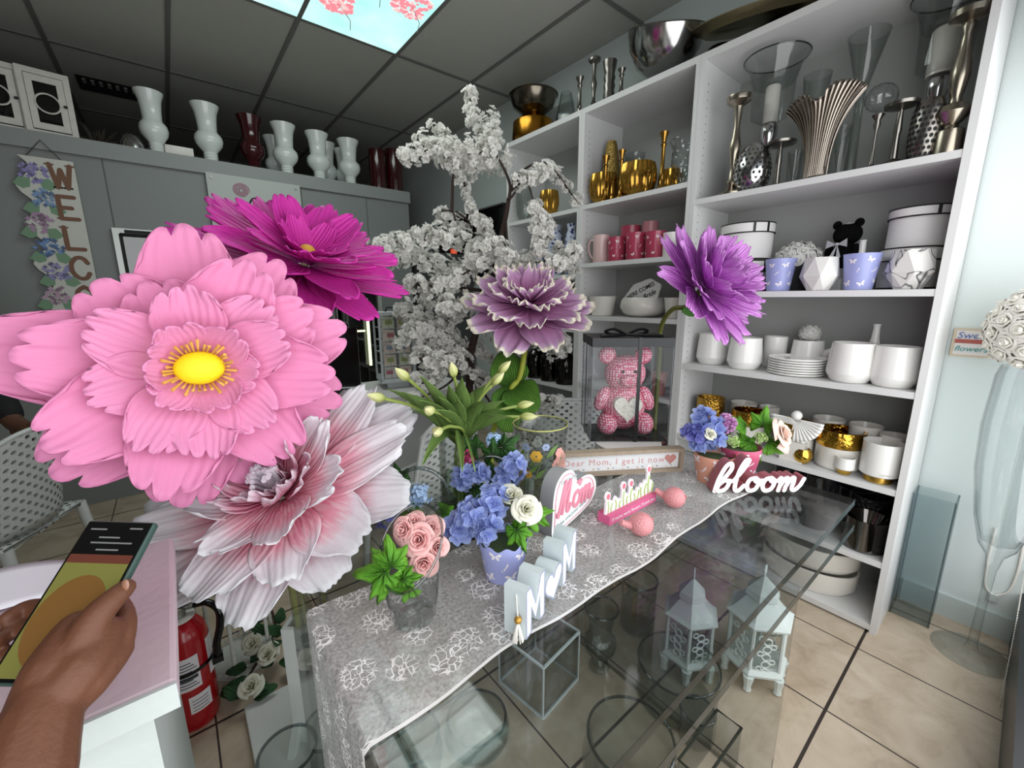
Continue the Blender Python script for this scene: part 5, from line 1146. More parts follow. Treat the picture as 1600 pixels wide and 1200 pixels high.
LX1, LY0, LY1 = 1.50, 0.478, 0.80
def lacef(u, v):
    # u runs along the runner from its hanging left end, v across it from the front hem
    s = u*(LX1-TX0+0.62); y = LY0+v*(LY1-LY0)
    wob = 0.006*math.sin(s*9)+0.004*math.sin(s*23+1)
    y += wob*(1-v)+0.005*math.sin(s*13)*v
    fold = 0.0009*abs(math.sin(y*70+3*math.sin(s*4)))+0.0006*abs(math.sin(s*40+y*25))
    if s < 0.60:
        return (TX0-0.004-0.006*abs(math.sin(y*55)), y+0.01*(0.6-s)*math.sin(y*30), TZ-0.60+s)
    q = s-0.60
    return (TX0-0.003+q, y-0.05*max(0, (q-1.2))*1.0, TZ+0.0022+fold)
mb = MB().grid(lacef, 260, 40); mb.uv = {k: [(p[0]*1.985, p[1]*0.322) for p in v] for k, v in mb.uv.items()}
o = mb.build('lace_runner', M_lace, None, 60); tag(o, 'white floral lace runner lying along the acrylic table and hanging over its left end', 'runner')
TT = TZ+0.0045
# ================================================================ helper: hydrangea, roses, leaves for arrangements
M_hyb = petal_mat('blue_hydrangea', [(0.0, '8493de'), (0.5, 'a3b3ec'), (1.0, 'b4c4f2')], 0.15, 10, 0.6, 0.3, 0.4); M_hyp = petal_mat('violet_hydrangea', [(0, '6e6cc0'), (1, '9096dc')], 0.15, 10, 0.6, 0.3, 0.4)
M_hyl = mat('pale_blue_blossom', 'a9c4e4', 0.7); M_pkb = mat('raspberry_blossom', 'c44f7c', 0.6); M_lpk = mat('lilac_pink_blossom', 'cf9cc9', 0.7)
M_rpk = petal_mat('pink_foam_rose', [(0.0, 'e79a9a'), (0.7, 'f3b9b7'), (1.0, 'f6cbc8')], 0.02, 6, 0.7, 0.25, 0.1); M_rwh = petal_mat('cream_silk_rose', [(0.0, 'c9d08f'), (0.35, 'e8e6c8'), (1.0, 'efeee2')], 0.05, 6, 0.7, 0.25, 0.1)
M_rpe = petal_mat('peach_silk_rose', [(0.0, 'eebfa6'), (0.6, 'f4d6c6'), (1.0, 'f8e6da')], 0.05, 6, 0.7, 0.25, 0.1); M_rpu = petal_mat('purple_silk_rose', [(0, '4b3566'), (1, '7a62a0')], 0.05, 6, 0.7, 0.25, 0.1)
M_vleaf = petal_mat('silk_leaf', [(0, '3c701c'), (0.5, '5a9a2a'), (1.0, '72ae38')], 0.3, 14, 0.5, 0.25, 0.3)
M_dleaf = petal_mat('dark_silk_leaf', [(0, '1f3d16'), (1.0, '35602a')], 0.3, 14, 0.55, 0.2, 0.3)
def hydrangea(t, c, n, rad, s, m, cnt=16, seed=0, name='hydrangea_head', four=4, cup=0.35):
    rn = random.Random(seed); mb = MB(); n = Vector(n).normalized()
    for k in range(cnt):
        d = Vector((rn.gauss(0,1), rn.gauss(0,1), rn.gauss(0,1))).normalized(); d = (d+n*0.9).normalized()
        Mx = Matrix.Translation(Vector(c)+d*rad*rn.uniform(0.8, 1.05)) @ frame_from(d, (0.2,0.3,1)).to_4x4() @ Matrix.Rotation(rn.random()*6, 4, 'Z') @ Matrix.Scale(s*rn.uniform(.85,1.15), 4)
        for i in range(four):
            p = petal(1.0, 1.0, cup+rn.uniform(-.25,.25), 0.2, 0.08, 0.06, 3, 1, 0, 0.28, 0.35, seed=k*5+i, nu=5, nv=4, peak=0.6); Rz = Mx @ Matrix.Rotation(2*PI*i/four, 4, 'Z')
            mb.add([tuple(Rz @ Vector(q)) for q in p.v], p.f, [((q % 6)/5, (q//6)/4) for q in range(len(p.v))])
    mb.sphere(c, rad*0.72, 10, 8)
    return mb.build(name, m, t, 60)
def rose(t, c, n, s, m, petals=13, seed=0, name='rose', opn=1.0):
    rn = random.Random(seed); mb = MB(); Mx = Matrix.Translation(c) @ frame_from(n, (0.2,0.3,1)).to_4x4()
    for k in range(petals):
        q = (k+0.5)/petals; a = k*2.4+seed; rr = s*(0.10+0.62*q); op = opn*(q**1.5); span = 1.25-0.25*q
        def fn(u, v, a=a, rr=rr, op=op, span=span, q=q):
            e = 1-abs(2*u-1)**2.6; w_ = a+(u-0.5)*2*span
            rad = rr*(0.35+0.65*v**0.7)+s*0.5*op*max(0, v-0.45)**1.5*2.6
            z = s*(1.0-0.25*q)*(v*(0.82+0.18*e))-s*0.42*op*max(0, v-0.62)**1.3*3.0
            rad += s*0.05*op*math.cos(2*(u*2-1)*2)*v
            return tuple(Mx @ Vector((rad*math.cos(w_), rad*math.sin(w_), z-0.35*s)))
        mb.grid(fn, 10, 7)
    return solid(mb.build(name, m, t, 70), 0.0007)
def mleaf(t, c, tipdir, up, L, m=None, seed=0, name='leaf', lob=5, wd=0.9):
    """maple-like cut leaf"""
    m = m or M_vleaf; rn = random.Random(seed)
    y = Vector(tipdir).normalized(); n = Vector(up); n = (n-y*n.dot(y)).normalized(); x = y.cross(n); Mx = Matrix((x, y, n)).transposed()
    LB = ((-1.95, 0.55), (-0.98, 0.82), (0.0, 1.0), (0.98, 0.82), (1.95, 0.55))
    def fn(u, v):
        a = (2*u-1)*2.45
        rr = L*max([0.52]+[ln_*(1-0.52*(abs(a-ac)/0.50)**0.85) for ac, ln_ in LB])*(1+0.05*math.sin(a*23+seed))
        near = min(abs(a-ac) for ac, ln_ in LB)
        p = Vector((wd*rr*v*math.sin(a), rr*v*math.cos(a), -0.10*L*v*(1-min(near/0.5, 1))*0.6-0.22*L*v*v+0.05*L*math.sin(seed+2.2*a)*v))
        return tuple(Vector(c)+Mx @ p)
    return solid(MB().grid(fn, 60, 6).build(name, m, t, 60), 0.0008)
def oleaf(t, c, d, up, L, w_, m, seed=0):
    mb = petal(L, w_, 0.1, -0.4, 0.12, 0.02, 4, 1, 0, 0.45, 0.25, seed=seed, nu=6, nv=8, peak=0.5); y = Vector(d).normalized(); n = Vector(up); n = (n-y*n.dot(y)).normalized(); Mx = Matrix((y.cross(n), y, n)).transposed()
    mb.v = [tuple(Vector(c)+Mx @ Vector(q)) for q in mb.v]; return solid(mb.build('leaf', m, t, 60), 0.0006)
def cupot(name, label, cat, c, r, h, m, seed=1, group=None, scal=True, pr=0.62):
    t = thing(name, label, cat, c, 0, group)
    def pot(u, v):
        a = 2*PI*u
        if v < 0.5: q = v*2; return ((r*(0.72+0.28*q))*math.cos(a), (r*(0.72+0.28*q))*math.sin(a), q*(h+(0.05*h*math.cos(a*9) if scal else 0)*q**4))
        q = 2-2*v; return ((r*(0.68+0.27*q))*math.cos(a), (r*(0.68+0.27*q))*math.sin(a), 0.008+q*(h-0.008+(0.05*h*math.cos(a*9) if scal else 0)*q**4))
    mb = MB().grid(pot, 54, 16); mb.lathe([(0.0001,0.0),(r*0.72,0.0),(r*0.72,0.0005),(0.0001,0.008)], 36); mb.build('pot', m, t, 60)
    MB().lathe([(0.0001,h*0.8),(r*0.88,h*0.8),(0.0001,h*0.84)], 24).build('foam', mat('moss_foam', '3a4a2a', 0.9), t)
    butterfly_marks(t, r*0.72, r, h, 12, M_print, r*0.30, -4.2, 0.2, seed=seed)
    return t
IN = lambda t, px, py, d: PD(px, py, d)-Vector(t.location)
# --- periwinkle pot with hydrangea and white roses
c0 = PZ(787, 912, TT); c0 = c0+Vector((c0.x, c0.y, 0)).normalized()*0.035; dz = depth(c0); r0 = 39*dz/F
t = cupot('flower_pot', 'periwinkle butterfly pot of blue hydrangea and white roses, nearest on the lace', 'flower pot', c0, r0, 0.088, M_blue, 3)
for (px, py, dd, rad, cnt, sd) in ((742, 808, -0.02, 0.034, 18, 1), (770, 785, 0.0, 0.03, 14, 2), (720, 825, -0.01, 0.026, 12, 3), (765, 830, -0.05, 0.022, 10, 4)):
    hydrangea(t, IN(t, px, py, dz+dd), cam_dir(-0.2, 0.4, 0.8), rad, 0.021, M_hyb, cnt, sd)
rose(t, IN(t, 798, 775, dz+0.0), cam_dir(-0.1, 0.65, 0.6), 0.030, M_rwh, 12, 1, 'white_rose', 0.6)
rose(t, IN(t, 822, 795, dz-0.045), cam_dir(0.15, 0.35, 0.9), 0.030, M_rwh, 13, 2, 'white_rose', 1.0)
mleaf(t, IN(t, 815, 800, dz-0.01), RIGHT*1+UP*0.15-FWD*0.1, UP*0.5-FWD*0.7, 0.07, seed=1)
mleaf(t, IN(t, 808, 828, dz-0.05), RIGHT*0.35-UP*0.8-FWD*0.3, UP*0.5-FWD*0.9, 0.05, seed=2); mleaf(t, IN(t, 835, 800, dz), RIGHT*0.8-UP*0.6, UP*0.6-FWD*0.6, 0.05, seed=3)
# --- glass basket bowls behind it
def basket(label, c, r, h, arch, rot, group='clear glass basket bowls'):
    t = thing('glass_basket', label, 'glass bowl', c, rot, group)
    MB().lathe(inner([(r*0.5,0),(r*0.85,h*0.2),(r,h*0.55),(r*0.93,h*0.9),(r*1.0,h)], 0.004, 0.006), 44).build('bowl', M_glass, t)
    P = [(r*0.95*math.cos(a), 0, h*0.95+arch*math.sin(a)) for a in [PI*i/24 for i in range(25)]]
    MB().tube(P, 0.005, 10).build('handle', glass('glass_rod', 'dfe8e6', 0.5, 2.2, 0.03, 0.12), t); return t
cB = Vector((0.44, 0.92, TT)); bk1 = basket('left clear glass bowl with arched handle behind the pink rose goblet', cB, 0.075, 0.105, 0.075, R(-40))
d1 = depth(cB)
ar = thing('flower_posy', 'posy of violet and pale blue blossoms in the left glass bowl', 'flowers', cB+Vector((0,0,0.02)))
hydrangea(ar, IN(ar, 600, 800, d1-0.04), cam_dir(-0.4,0.3,0.8), 0.03, 0.019, M_hyp, 14, 8); rose(ar, IN(ar, 612, 778, d1-0.02), cam_dir(0,0.5,0.8), 0.026, M_rpu, 11, 3, 'purple_rose')
hydrangea(ar, IN(ar, 655, 775, d1-0.02), cam_dir(0.1,0.5,0.8), 0.03, 0.007, M_hyl, 60, 9, 'pale_blue_head', 4)
for k, (px, py, lx, ly) in enumerate(((625,752,-0.3,0.8),(690,800,0.7,-0.4),(678,812,0.2,-0.7),(640,800,0.3,-0.5))): mleaf(ar, IN(ar, px, py, d1-0.03), RIGHT*lx+UP*ly, UP*0.4-FWD*0.8, 0.05, M_dleaf if k == 0 else None, k)
cB2 = Vector((0.60, 0.83, TT)); bk2 = basket('right clear glass bowl with arched handle behind the periwinkle pot', cB2, 0.07, 0.115, 0.085, R(-40))
d2 = depth(cB2)
ar = thing('flower_posy', 'posy of blue hydrangea and a raspberry cluster in the right glass bowl', 'flowers', cB2+Vector((0,0,0.02)))
hydrangea(ar, IN(ar, 733, 716, d2), cam_dir(0,0.4,0.9), 0.022, 0.008, M_pkb, 34, 10, 'raspberry_head', 5, 1.2)
hydrangea(ar, IN(ar, 772, 690, d2+0.03), cam_dir(0,0.6,0.8), 0.024, 0.006, M_hyl, 50, 11, 'pale_blue_head', 5)
for q, (px, py, rad) in enumerate(((728, 745, 0.03), (800, 730, 0.034), (790, 745, 0.024), (745, 742, 0.024))): hydrangea(ar, IN(ar, px, py, d2-0.02), cam_dir(0.1,0.4,0.9), rad, 0.022, M_hyb, 13, 12+q)
for k, (px, py, lx, ly) in enumerate(((745,700,-0.6,0.5),(785,698,0.5,0.4),(770,715,0,0.6),(760,735,0.3,-0.6),(742,762,0.2,-0.8))): mleaf(ar, IN(ar, px, py, d2-0.01), RIGHT*lx+UP*ly, UP*0.5-FWD*0.8, 0.055, M_dleaf, k+9)
# --- slant-cut crystal goblet with pink roses
cg = PZ(648, 985, TT); cg = cg+Vector((cg.x, cg.y, 0)).normalized()*0.035; dg = depth(cg); rg = 0.046
fa = math.atan2(-FWD.y, -FWD.x)                # the open low side looks to the camera
t = thing('slanted_vase', 'cut crystal vase with slanted open mouth holding pink roses', 'vase', cg)
def gob(u, v, inn=0):
    a = 2*PI*u; hi = 0.158-0.055*math.cos(a-fa+0.25)-0.012; z = v*hi
    prof = (0.82+0.22*min(z/0.05, 1)**0.7)+0.22*max(0, z-0.05)/0.1
    rr = rg*prof-inn
    return (rr*math.cos(a), rr*math.sin(a), z+0.004*inn)
MB().grid(lambda u, v: gob(u, v*0.42), 48, 10).build('cut_base', M_cut, t, 60)
MB().grid(lambda u, v: gob(u, 0.42+0.58*v), 48, 10).build('clear_bowl', M_glass, t, 60)
MB().lathe([(0.0001,0),(rg*0.8,0),(rg*0.8,0.014),(0.0001,0.016)], 32).build('thick_foot', M_cut, t)
MB().tube([gob(i/48, 1.0) for i in range(49)], 0.0028, 8).build('rim', glass('glass_rod'), t)
bq = thing('rose_bouquet', 'bunch of pink foam roses with a green leaf in the slanted crystal vase', 'roses', cg+Vector((0,0,0.06)))
for k, (px, py, dd, s, nx, ny) in enumerate(((655, 843, -0.005, 0.032, 0.0, 0.3), (632, 828, 0.0, 0.026, -0.4, 0.35), (662, 880, -0.01, 0.027, 0.15, -0.05), (672, 826, 0.02, 0.027, 0.3, 0.6), (640, 862, 0.0, 0.024, -0.4, 0.0), (683, 855, 0.01, 0.024, 0.5, 0.2), (648, 815, 0.015, 0.022, 0, 0.8))):
    rose(bq, IN(bq, px, py, dg+dd), cam_dir(nx, ny, 0.9), s, M_rpk, 13, k, 'pink_rose', 0.8)
for k, (px, py, lx, ly, L) in enumerate(((602, 893, -1, -0.1, 0.072), (612, 885, -0.2, 0.8, 0.056), (602, 905, -0.35, -0.9, 0.056), (640, 915, -0.9, -0.2, 0.045), (630, 905, 0.6, 0.1, 0.035))): mleaf(bq, IN(bq, px, py, dg-0.055), RIGHT*lx+UP*ly, UP*0.35-FWD*0.9, L, None, k+30)
# --- painted glass vase
cv = PZ(843, 768, TZ); cv.z = TZ+0.001; cv = cv+Vector((cv.x, cv.y, 0)).normalized()*0.03; dv = depth(cv); hv = 0.215; rv = 42*dv/F
t = thing('painted_vase', 'clear glass footed vase painted with yellow and pink flowers', 'vase', cv)
MB().lathe([(0.0001,0),(rv*0.75,0),(rv*0.72,0.006),(rv*0.2,0.015),(rv*0.22,0.03),(rv*0.8,0.06),(rv*0.95,0.10),(rv*0.92,0.15),(rv,hv),(rv*0.96,hv),(rv*0.89,0.15),(rv*0.92,0.10),(rv*0.76,0.065),(0.0001,0.035)], 44).build('glass_body', M_glass, t)
MB().torus((0,0,hv), rv*0.98, 0.0025, 44, 8).build('gilt_rim', mat('green_gilt', 'b0b06a', 0.35, 0.4), t)
M_py = mat('painted_yellow', 'e3b043', 0.6); M_pp = mat('painted_pink', 'e4a59c', 0.6); M_pg = mat('painted_green', '6f8f4a', 0.6); M_pb = mat('painted_blue', '9fb0cf', 0.6)
def onv(a, z, da, dz_):
    q = rv*(0.92+0.08*max(0, z+dz_-0.15)/0.065) if z+dz_ > 0.06 else rv*0.8; q += 0.0012; return (q*math.cos(a+da/q), q*math.sin(a+da/q), z+dz_)
vf = math.atan2(-FWD.y, -FWD.x)
for nm, m, lst in (('painted_flower', M_py, ((-0.95, 0.09, 0.013), (-0.2, 0.135, 0.014), (-0.9, 0.12, 0.012), (-0.5, 0.075, 0.009))), ('painted_flower', M_pp, ((0.85, 0.12, 0.017), (0.62, 0.105, 0.013), (0.95, 0.09, 0.016), (0.75, 0.14, 0.012), (1.15,0.11,0.014))), ('painted_flower', M_pb, ((-0.6, 0.16, 0.01), (0.15, 0.165, 0.009))), ('painted_leaf', M_pg, ((-0.3, 0.095, 0.012), (-0.05, 0.08, 0.012), (0.4, 0.15, 0.014), (0.2, 0.06, 0.014), (-0.75,0.145,0.01), (-0.35,0.112,0.008)))):
    mb = MB()
    for a, z, s in lst:
        if nm == 'painted_flower':
            for k in range(6):
                q = 2*PI*k/6; mb.add([onv(vf+a, z, s*0.8*math.cos(q)+s*0.62*math.cos(w_), s*0.8*math.sin(q)+s*0.62*math.sin(w_)) for w_ in [2*PI*i/8 for i in range(8)]], [tuple(range(8))])
        else: mb.add([onv(vf+a, z, 1.5*s*x_, 1.5*s*y_) for x_, y_ in ((-1,-1),(0.1,-0.6),(1,1),(-0.2,0.3))], [(0,1,2,3)])
    mb.build(nm.replace('painted_flower', 'flower_print'), m, t, 60)
mb = MB()
for a in (-0.25, -0.9, 0.6): mb.tube([onv(vf+a+0.05*i, 0.06+0.013*i, 0, 0) for i in range(7)], 0.0012, 5)
mb.build('painted_stem', M_pg, t)
# --- box with the pink rose bear on a white dish
A = PZ(922, 690, 0.79); Bc = PZ(1042, 690, 0.79); ax = (Bc-A); wdt = ax.length; ang = math.atan2(ax.y, ax.x); mid = (A+Bc)/2; dp = 0.23
bd = Vector((-math.sin(ang), math.cos(ang), 0)); cc = mid+bd*dp/2
t = thing('cake_dish', 'low white ribbed dish under the bear box', 'dish', (cc.x-0.07, cc.y-0.08, TZ+0.001))
MB().lathe([(0.0001,0),(0.115,0),(0.125,0.008),(0.12,0.014),(0.127,0.02),(0.122,0.026),(0.13,0.034),(0.13,0.0385),(0.0001,0.0385)], 48).build('dish', M_ceram, t)
topz = PZ(985, 520, 0.79); hb = None
r_ = ray(985, 530); s_ = Vector((mid.x, mid.y)).length/Vector((r_.x, r_.y)).length; hb = 1.35+r_.z*s_-0.79
t = thing('gift_box', 'clear gift box with black lid and black ribbon holding a pink bear', 'gift box', (cc.x, cc.y, 0.79+0.0005), ang)
x0, x1, y0, y1 = -wdt/2, wdt/2, -dp/2, dp/2
M_pvc = glass('box_film', 'f6f8fa', 0.2, 0.8, 0.03, 0.02)
mb = MB()
mb.add([(x0,y0,0.004),(x1,y0,0.004),(x1,y1,0.004),(x0,y1,0.004),(x0,y0,hb-0.03),(x1,y0,hb-0.03),(x1,y1,hb-0.03),(x0,y1,hb-0.03)], [(0,1,5,4),(1,2,6,5),(2,3,7,6),(3,0,4,7)])
mb.build('clear_walls', M_pvc, t, 0)
MB().box((x0,y0,0),(x1,y1,0.004)).build('base_card', M_black, t, 0)
mb = MB()
for x in (x0, x1):
    for y in (y0, y1): mb.cbox((x, y, hb/2), (0.003, 0.003, hb))
mb.build('edge_strips', mat('grey_film_edge', '5c6064', 0.4), t, 0)
lid = MB().box((x0-0.004,y0-0.004,hb-0.03),(x1+0.004,y1+0.004,hb+0.004)); lid.build('lid', mat('black_card', '17181a', 0.5), t, 0)
M_rib = mat('black_satin_ribbon', '0d0d0e', 0.35)
mb = MB().box((x0+wdt*0.56,y0-0.006,0),(x0+wdt*0.56+0.014,y0-0.0045,hb+0.005)).box((x0-0.006,-0.007,0),(x0-0.0045,0.007,hb+0.005)).box((x0+wdt*0.56,y0-0.006,hb+0.0045),(x0+wdt*0.56+0.014,y1+0.005,hb+0.006)).box((x0-0.006,-0.007,hb+0.0045),(x1+0.006,0.007,hb+0.006))
mb.build('ribbon', M_rib, t, 0)
mb = MB()
for s in (-1, 1):
    P = smooth2([(0,0,hb+0.006),(s*0.05,-0.01,hb+0.03),(s*0.085,0,hb+0.02),(s*0.05,0.01,hb+0.008),(0,0,hb+0.008)], 5); mb.tube(P, 0.006, 6); mb.tube([(0,0,hb+0.008),(s*0.06,-0.06,hb+0.009),(s*0.12,-0.09,hb+0.010)], 0.005, 6)
mb.build('bow', M_rib, t)
# pearl bear inside
M_pearl = mat('pink_rose_bear', 'd66f86', 0.5, coat=0.2); nt = M_pearl.node_tree
tc = nt.nodes.new('ShaderNodeTexCoord'); vo = nt.nodes.new('ShaderNodeTexVoronoi'); vo.inputs['Scale'].default_value = 105; vo.inputs['Randomness'].default_value = 0.25; nt.links.new(tc.outputs['Object'], vo.inputs['Vector'])
rp = ramp_nodes(nt, [(0.0, 'f4dfe2'), (0.36, 'f0cfd5'), (0.46, 'd0607c'), (1.0, 'c4506e')]); nt.links.new(vo.outputs['Distance'], rp.inputs[0]); nt.links.new(rp.outputs[0], nt.nodes['Principled BSDF'].inputs['Base Color'])
bp = nt.nodes.new('ShaderNodeBump'); bp.invert = True; bp.inputs['Strength'].default_value = 0.8; bp.inputs['Distance'].default_value = 0.004; nt.links.new(vo.outputs['Distance'], bp.inputs['Height']); nt.links.new(bp.outputs['Normal'], nt.nodes['Principled BSDF'].inputs['Normal'])
bear = thing('rose_bear', 'pink dotted bear with a cream heart belly inside the clear gift box', 'bear', (cc.x, cc.y, 0.79+0.0065), ang)
S = hb/1.62*0.97
mb = MB(); mb.sphere((0,0,0.47*S), 0.38*S, 24, 16, (0.98,0.8,1.12)); mb.sphere((0,-0.02*S,1.03*S), 0.33*S, 24, 16, (1.05,0.9,0.95)); mb.sphere((0.0,-0.30*S,0.95*S), 0.14*S, 16, 10, (1.1,0.8,0.85))
mb.build('body', M_pearl, bear)
for s in (1,-1):
    MB().sphere((s*0.30*S,0,1.33*S), 0.15*S, 16, 12, (1,0.6,1)).build('ear', M_pearl, bear); MB().sphere((0,0,0), 0.15*S, 16, 12, (0.8,0.85,1.5)).build('arm', M_pearl, bear, loc=(s*0.37*S,-0.06*S,0.60*S), rot=(0, s*R(-22), 0)); MB().sphere((s*0.30*S,-0.2*S,0.2*S), 0.19*S, 16, 12, (0.9,1.1,1.0)).build('leg', M_pearl, bear)
hp = []
for i in range(40):
    a = 2*PI*i/40; hp.append((16*math.sin(a)**3/16, (13*math.cos(a)-5*math.cos(2*a)-2*math.cos(3*a)-math.cos(4*a))/16))
mb = MB().prism([(x*0.23*S+0.0, z*0.24*S+0.50*S) for x, z in hp], -0.36*S, -0.2*S); bevel(mb.build('heart_belly', mat('cream_rosette', 'e3ddd0', 0.8, bump=1.0, bscale=60), bear, 60), 0.01, 3)
for s in (-1, 1): MB().sphere((s*0.1*S,-0.31*S,1.1*S), 0.025*S, 10, 8).build('eye', M_blackm, bear)
# --- Dear Mom frame
A = PZ(868, 748, TZ); Bc = PZ(1067, 737, TZ); ax = Bc-A; L = ax.length; ang = math.atan2(ax.y, ax.x); hd = 0.085
t = thing('framed_sign', 'long wooden framed sign reading Dear Mom, I get it now', 'sign', (A.x, A.y, TZ+0.001), ang)
M_oak = mat('weathered_oak', 'a79784', 0.7, var=0.2, vscale=25); M_paper = mat('sign_paper', 'eef0f2', 0.7); M_pt = mat('blush_lettering', 'dba0a0', 0.7)
fw = 0.012
MB().box((0,0,0),(L,0.035,fw)).box((0,0,hd-fw),(L,0.035,hd)).box((0,0,fw),(fw,0.035,hd-fw)).box((L-fw,0,fw),(L,0.035,hd-fw)).build('frame', M_oak, t, 0)
MB().box((fw,0.016,fw),(L-fw,0.02,hd-fw)).build('paper', M_paper, t, 0)
text('lettering', 'Dear Mom, I get it now', 0.031, M_pt, t, (L*0.465, 0.0155, hd*0.5), (PI/2,0,0), 0.0003, space=1.2)
MB().prism([(x*0.02+L-0.042, z*0.02+hd*0.52) for x, z in hp], 0.0125, 0.0158).build('heart', mat('blush_heart', 'cf8f88', 0.7), t, 0)
mb = MB(); rn = random.Random(3)
for k in range(46):
    x = fw+0.01+(L-0.05)*k/46; z = fw+0.004+rn.random()*0.004 if k % 2 else hd-fw-0.005; mb.cur = k % 3
    mb.cbox((x, 0.0155, z), (0.006*rn.random()+0.002, 0.001, 0.004))
mb.build('sprig_border', [mat('sprig_grey', '8f96a8', 0.7), mat('sprig_tan', 'c9a88a', 0.7), M_paper], t, 0)
# --- Mom heart plaque
A = PZ(863, 840, TT); Bc = PZ(928, 795, TT); ax = Bc-A; ang = math.atan2(ax.y, ax.x); L = ax.length
t = thing('heart_plaque', "white heart plaque with a pink outline, You're the Mom that everyone wants", 'plaque', (A.x, A.y, TT), ang)
Hh = 0.162; W2 = 0.205
def hshape(k, ox=0, oz=0):
    """heart resting tilted on its lower left flank: traced as a real heart turned a little"""
    pts = [(0.0,0.0),(0.0,0.36),(0.01,0.62),(0.06,0.84),(0.17,0.97),(0.30,1.0),(0.42,0.94),(0.49,0.82),(0.52,0.73),(0.60,0.74),(0.72,0.74),(0.85,0.70),(0.95,0.60),(1.0,0.45),(0.97,0.31),(0.88,0.19),(0.72,0.12),(0.45,0.06),(0.2,0.02)]
    cx, cz = 0.42, 0.45
    return [((cx+(x-cx)*k)*W2, (cz+(z-cz)*k)*Hh+oz) for x, z in smooth2(pts, 4, True)]
M_face = mat('plaque_face', 'f3f4f6', 0.5); M_pl = mat('pink_line', 'd98fa0', 0.5)
mb = MB(); mb.cur = 0; mb.prism(hshape(1.0), 0, 0.042, 1); mb.build('block', [M_face, mat('grey_plaque_side', '9a9a9c', 0.6)], t, 30)
ho, hi = hshape(0.90), hshape(0.86); n = len(ho); mb = MB()
mb.add([(x, -0.0012, z) for x, z in ho]+[(x, -0.0012, z) for x, z in hi], [(i, (i+1) % n, n+(i+1) % n, n+i) for i in range(n)]); mb.build('pink_outline', M_pl, t, 0)
M_pkt = mat('pink_script', 'd7899c', 0.5)
STK = {'M': [[(0,0.1),(0.06,0.02),(0.14,0.5),(0.2,0.95),(0.24,1.0),(0.26,0.6),(0.27,0.05)],[(0.27,0.1),(0.4,0.75),(0.5,1.0),(0.53,0.7),(0.53,0.15),(0.6,0.02),(0.72,0.2)]],
       'o': [[(0.25,0.5),(0.08,0.42),(0.05,0.18),(0.2,0.02),(0.4,0.12),(0.42,0.36),(0.25,0.5),(0.4,0.42),(0.6,0.45)]], 'm': [[(0,0.45),(0.06,0.2),(0.06,0.02)],[(0.06,0.1),(0.16,0.44),(0.25,0.46),(0.27,0.02)],[(0.27,0.1),(0.38,0.44),(0.47,0.46),(0.48,0.12),(0.56,0.03),(0.74,0.25)]]}
def script(mb, seq, sx, sz, x0, z0, w_, d0, d1, side=None, slant=0.25, mult=None):
    x = x0
    for ch, adv in seq:
        for st in STK[ch]: mb.stroke([(x+(p[0]+p[1]*slant)*sx, z0+p[1]*sz) for p in st], (lambda q: w_*(1.0)) if not mult else mult, d0, d1, side, 6)
        x += adv*sx
    return mb
mb = script(MB(), (('M', 0.85), ('o', 0.55), ('m', 0.7)), 0.076, 0.085, 0.016, 0.048, 0.0044, -0.004, 0.0); mb.build('script_lettering', M_pkt, t, 30)
MB().prism([(x*0.011+0.118, z*0.011+0.112) for x, z in hp], -0.004, -0.0005).build('small_heart', M_pkt, t, 0)
text('lettering', "You're the", 0.019, mat('grey_print', '9fb3b0', 0.6), t, (0.062, -0.001, 0.137), (PI/2,0,0), 0.0003, shear=0.2); text('lettering', 'that everyone wants', 0.0155, MATS['grey_print'], t, (0.09, -0.001, 0.034), (PI/2, R(-10),0), 0.0003)
# --- MOM block letters
A = PZ(822, 1000, TT); Bc = PZ(900, 885, TT); ax = Bc-A; ang = math.atan2(ax.y, ax.x); L = ax.length
lw = mat('white_block_letter', 'dfe3f0', 0.5); ls = mat('letter_side', 'c6d0d2', 0.55)
Mpoly = [(0,0),(0,1),(0.24,1),(0.5,0.52),(0.76,1),(1,1),(1,0),(0.73,0),(0.73,0.55),(0.5,0.16),(0.27,0.55),(0.27,0)]
hl = 0.096; wl = L*0.31
mom = []
t = thing('letter_block', 'white block word M, heart, M standing on the lace, with a tassel', 'letters', (A.x, A.y, TT), ang)
for k, (pp, nm) in enumerate(((Mpoly, 'letter_m'), (hp, 'heart'), (Mpoly, 'letter_m'))):
    x0_ = k*L*0.335
    po = [(x0_+x*wl, z*hl) for x, z in pp] if k != 1 else [(x0_+wl*0.5+x*wl*0.56, hl*0.40+z*hl*0.42) for x, z in pp]
    o = MB().prism(po, 0.0, 0.045, 1).build(nm, [lw, ls], t, 30)
    cx_ = sum(x for x, z in po)/len(po); cz_ = sum(z for x, z in po)/len(po)
    pi = [(cx_+(x-cx_)*1.0, z) for x, z in po]; n = len(pi); inn = []
    for i in range(n):
        a_, b_, c_ = Vector(pi[i-1]), Vector(pi[i]), Vector(pi[(i+1) % n]); e1 = (b_-a_).normalized(); e2 = (c_-b_).normalized(); nn = Vector((e1.y+e2.y, -e1.x-e2.x)); nn = nn.normalized() if nn.length > 1e-6 else nn
        inn.append(b_+nn*0.003)
    mb = MB(); mb.add([(x, -0.0008, z) for x, z in pi]+[(q.x, -0.0008, q.y) for q in inn], [(i, (i+1) % n, n+(i+1) % n, n+i) for i in range(n)]); mb.build('grey_outline', mat('letter_outline', '9aa0b8', 0.5), o, 0)
MB().sphere((-0.008,0.012,0.042), 0.007, 12, 8).build('wooden_bead', mat('gold_bead', 'b58a3a', 0.35, 0.5), t)
MB().tube([(-0.008,0.012,0.046),(0.0,0.02,0.085)], 0.0012, 5).build('cord', M_cream, t)
mb = MB(); rn = random.Random(1)
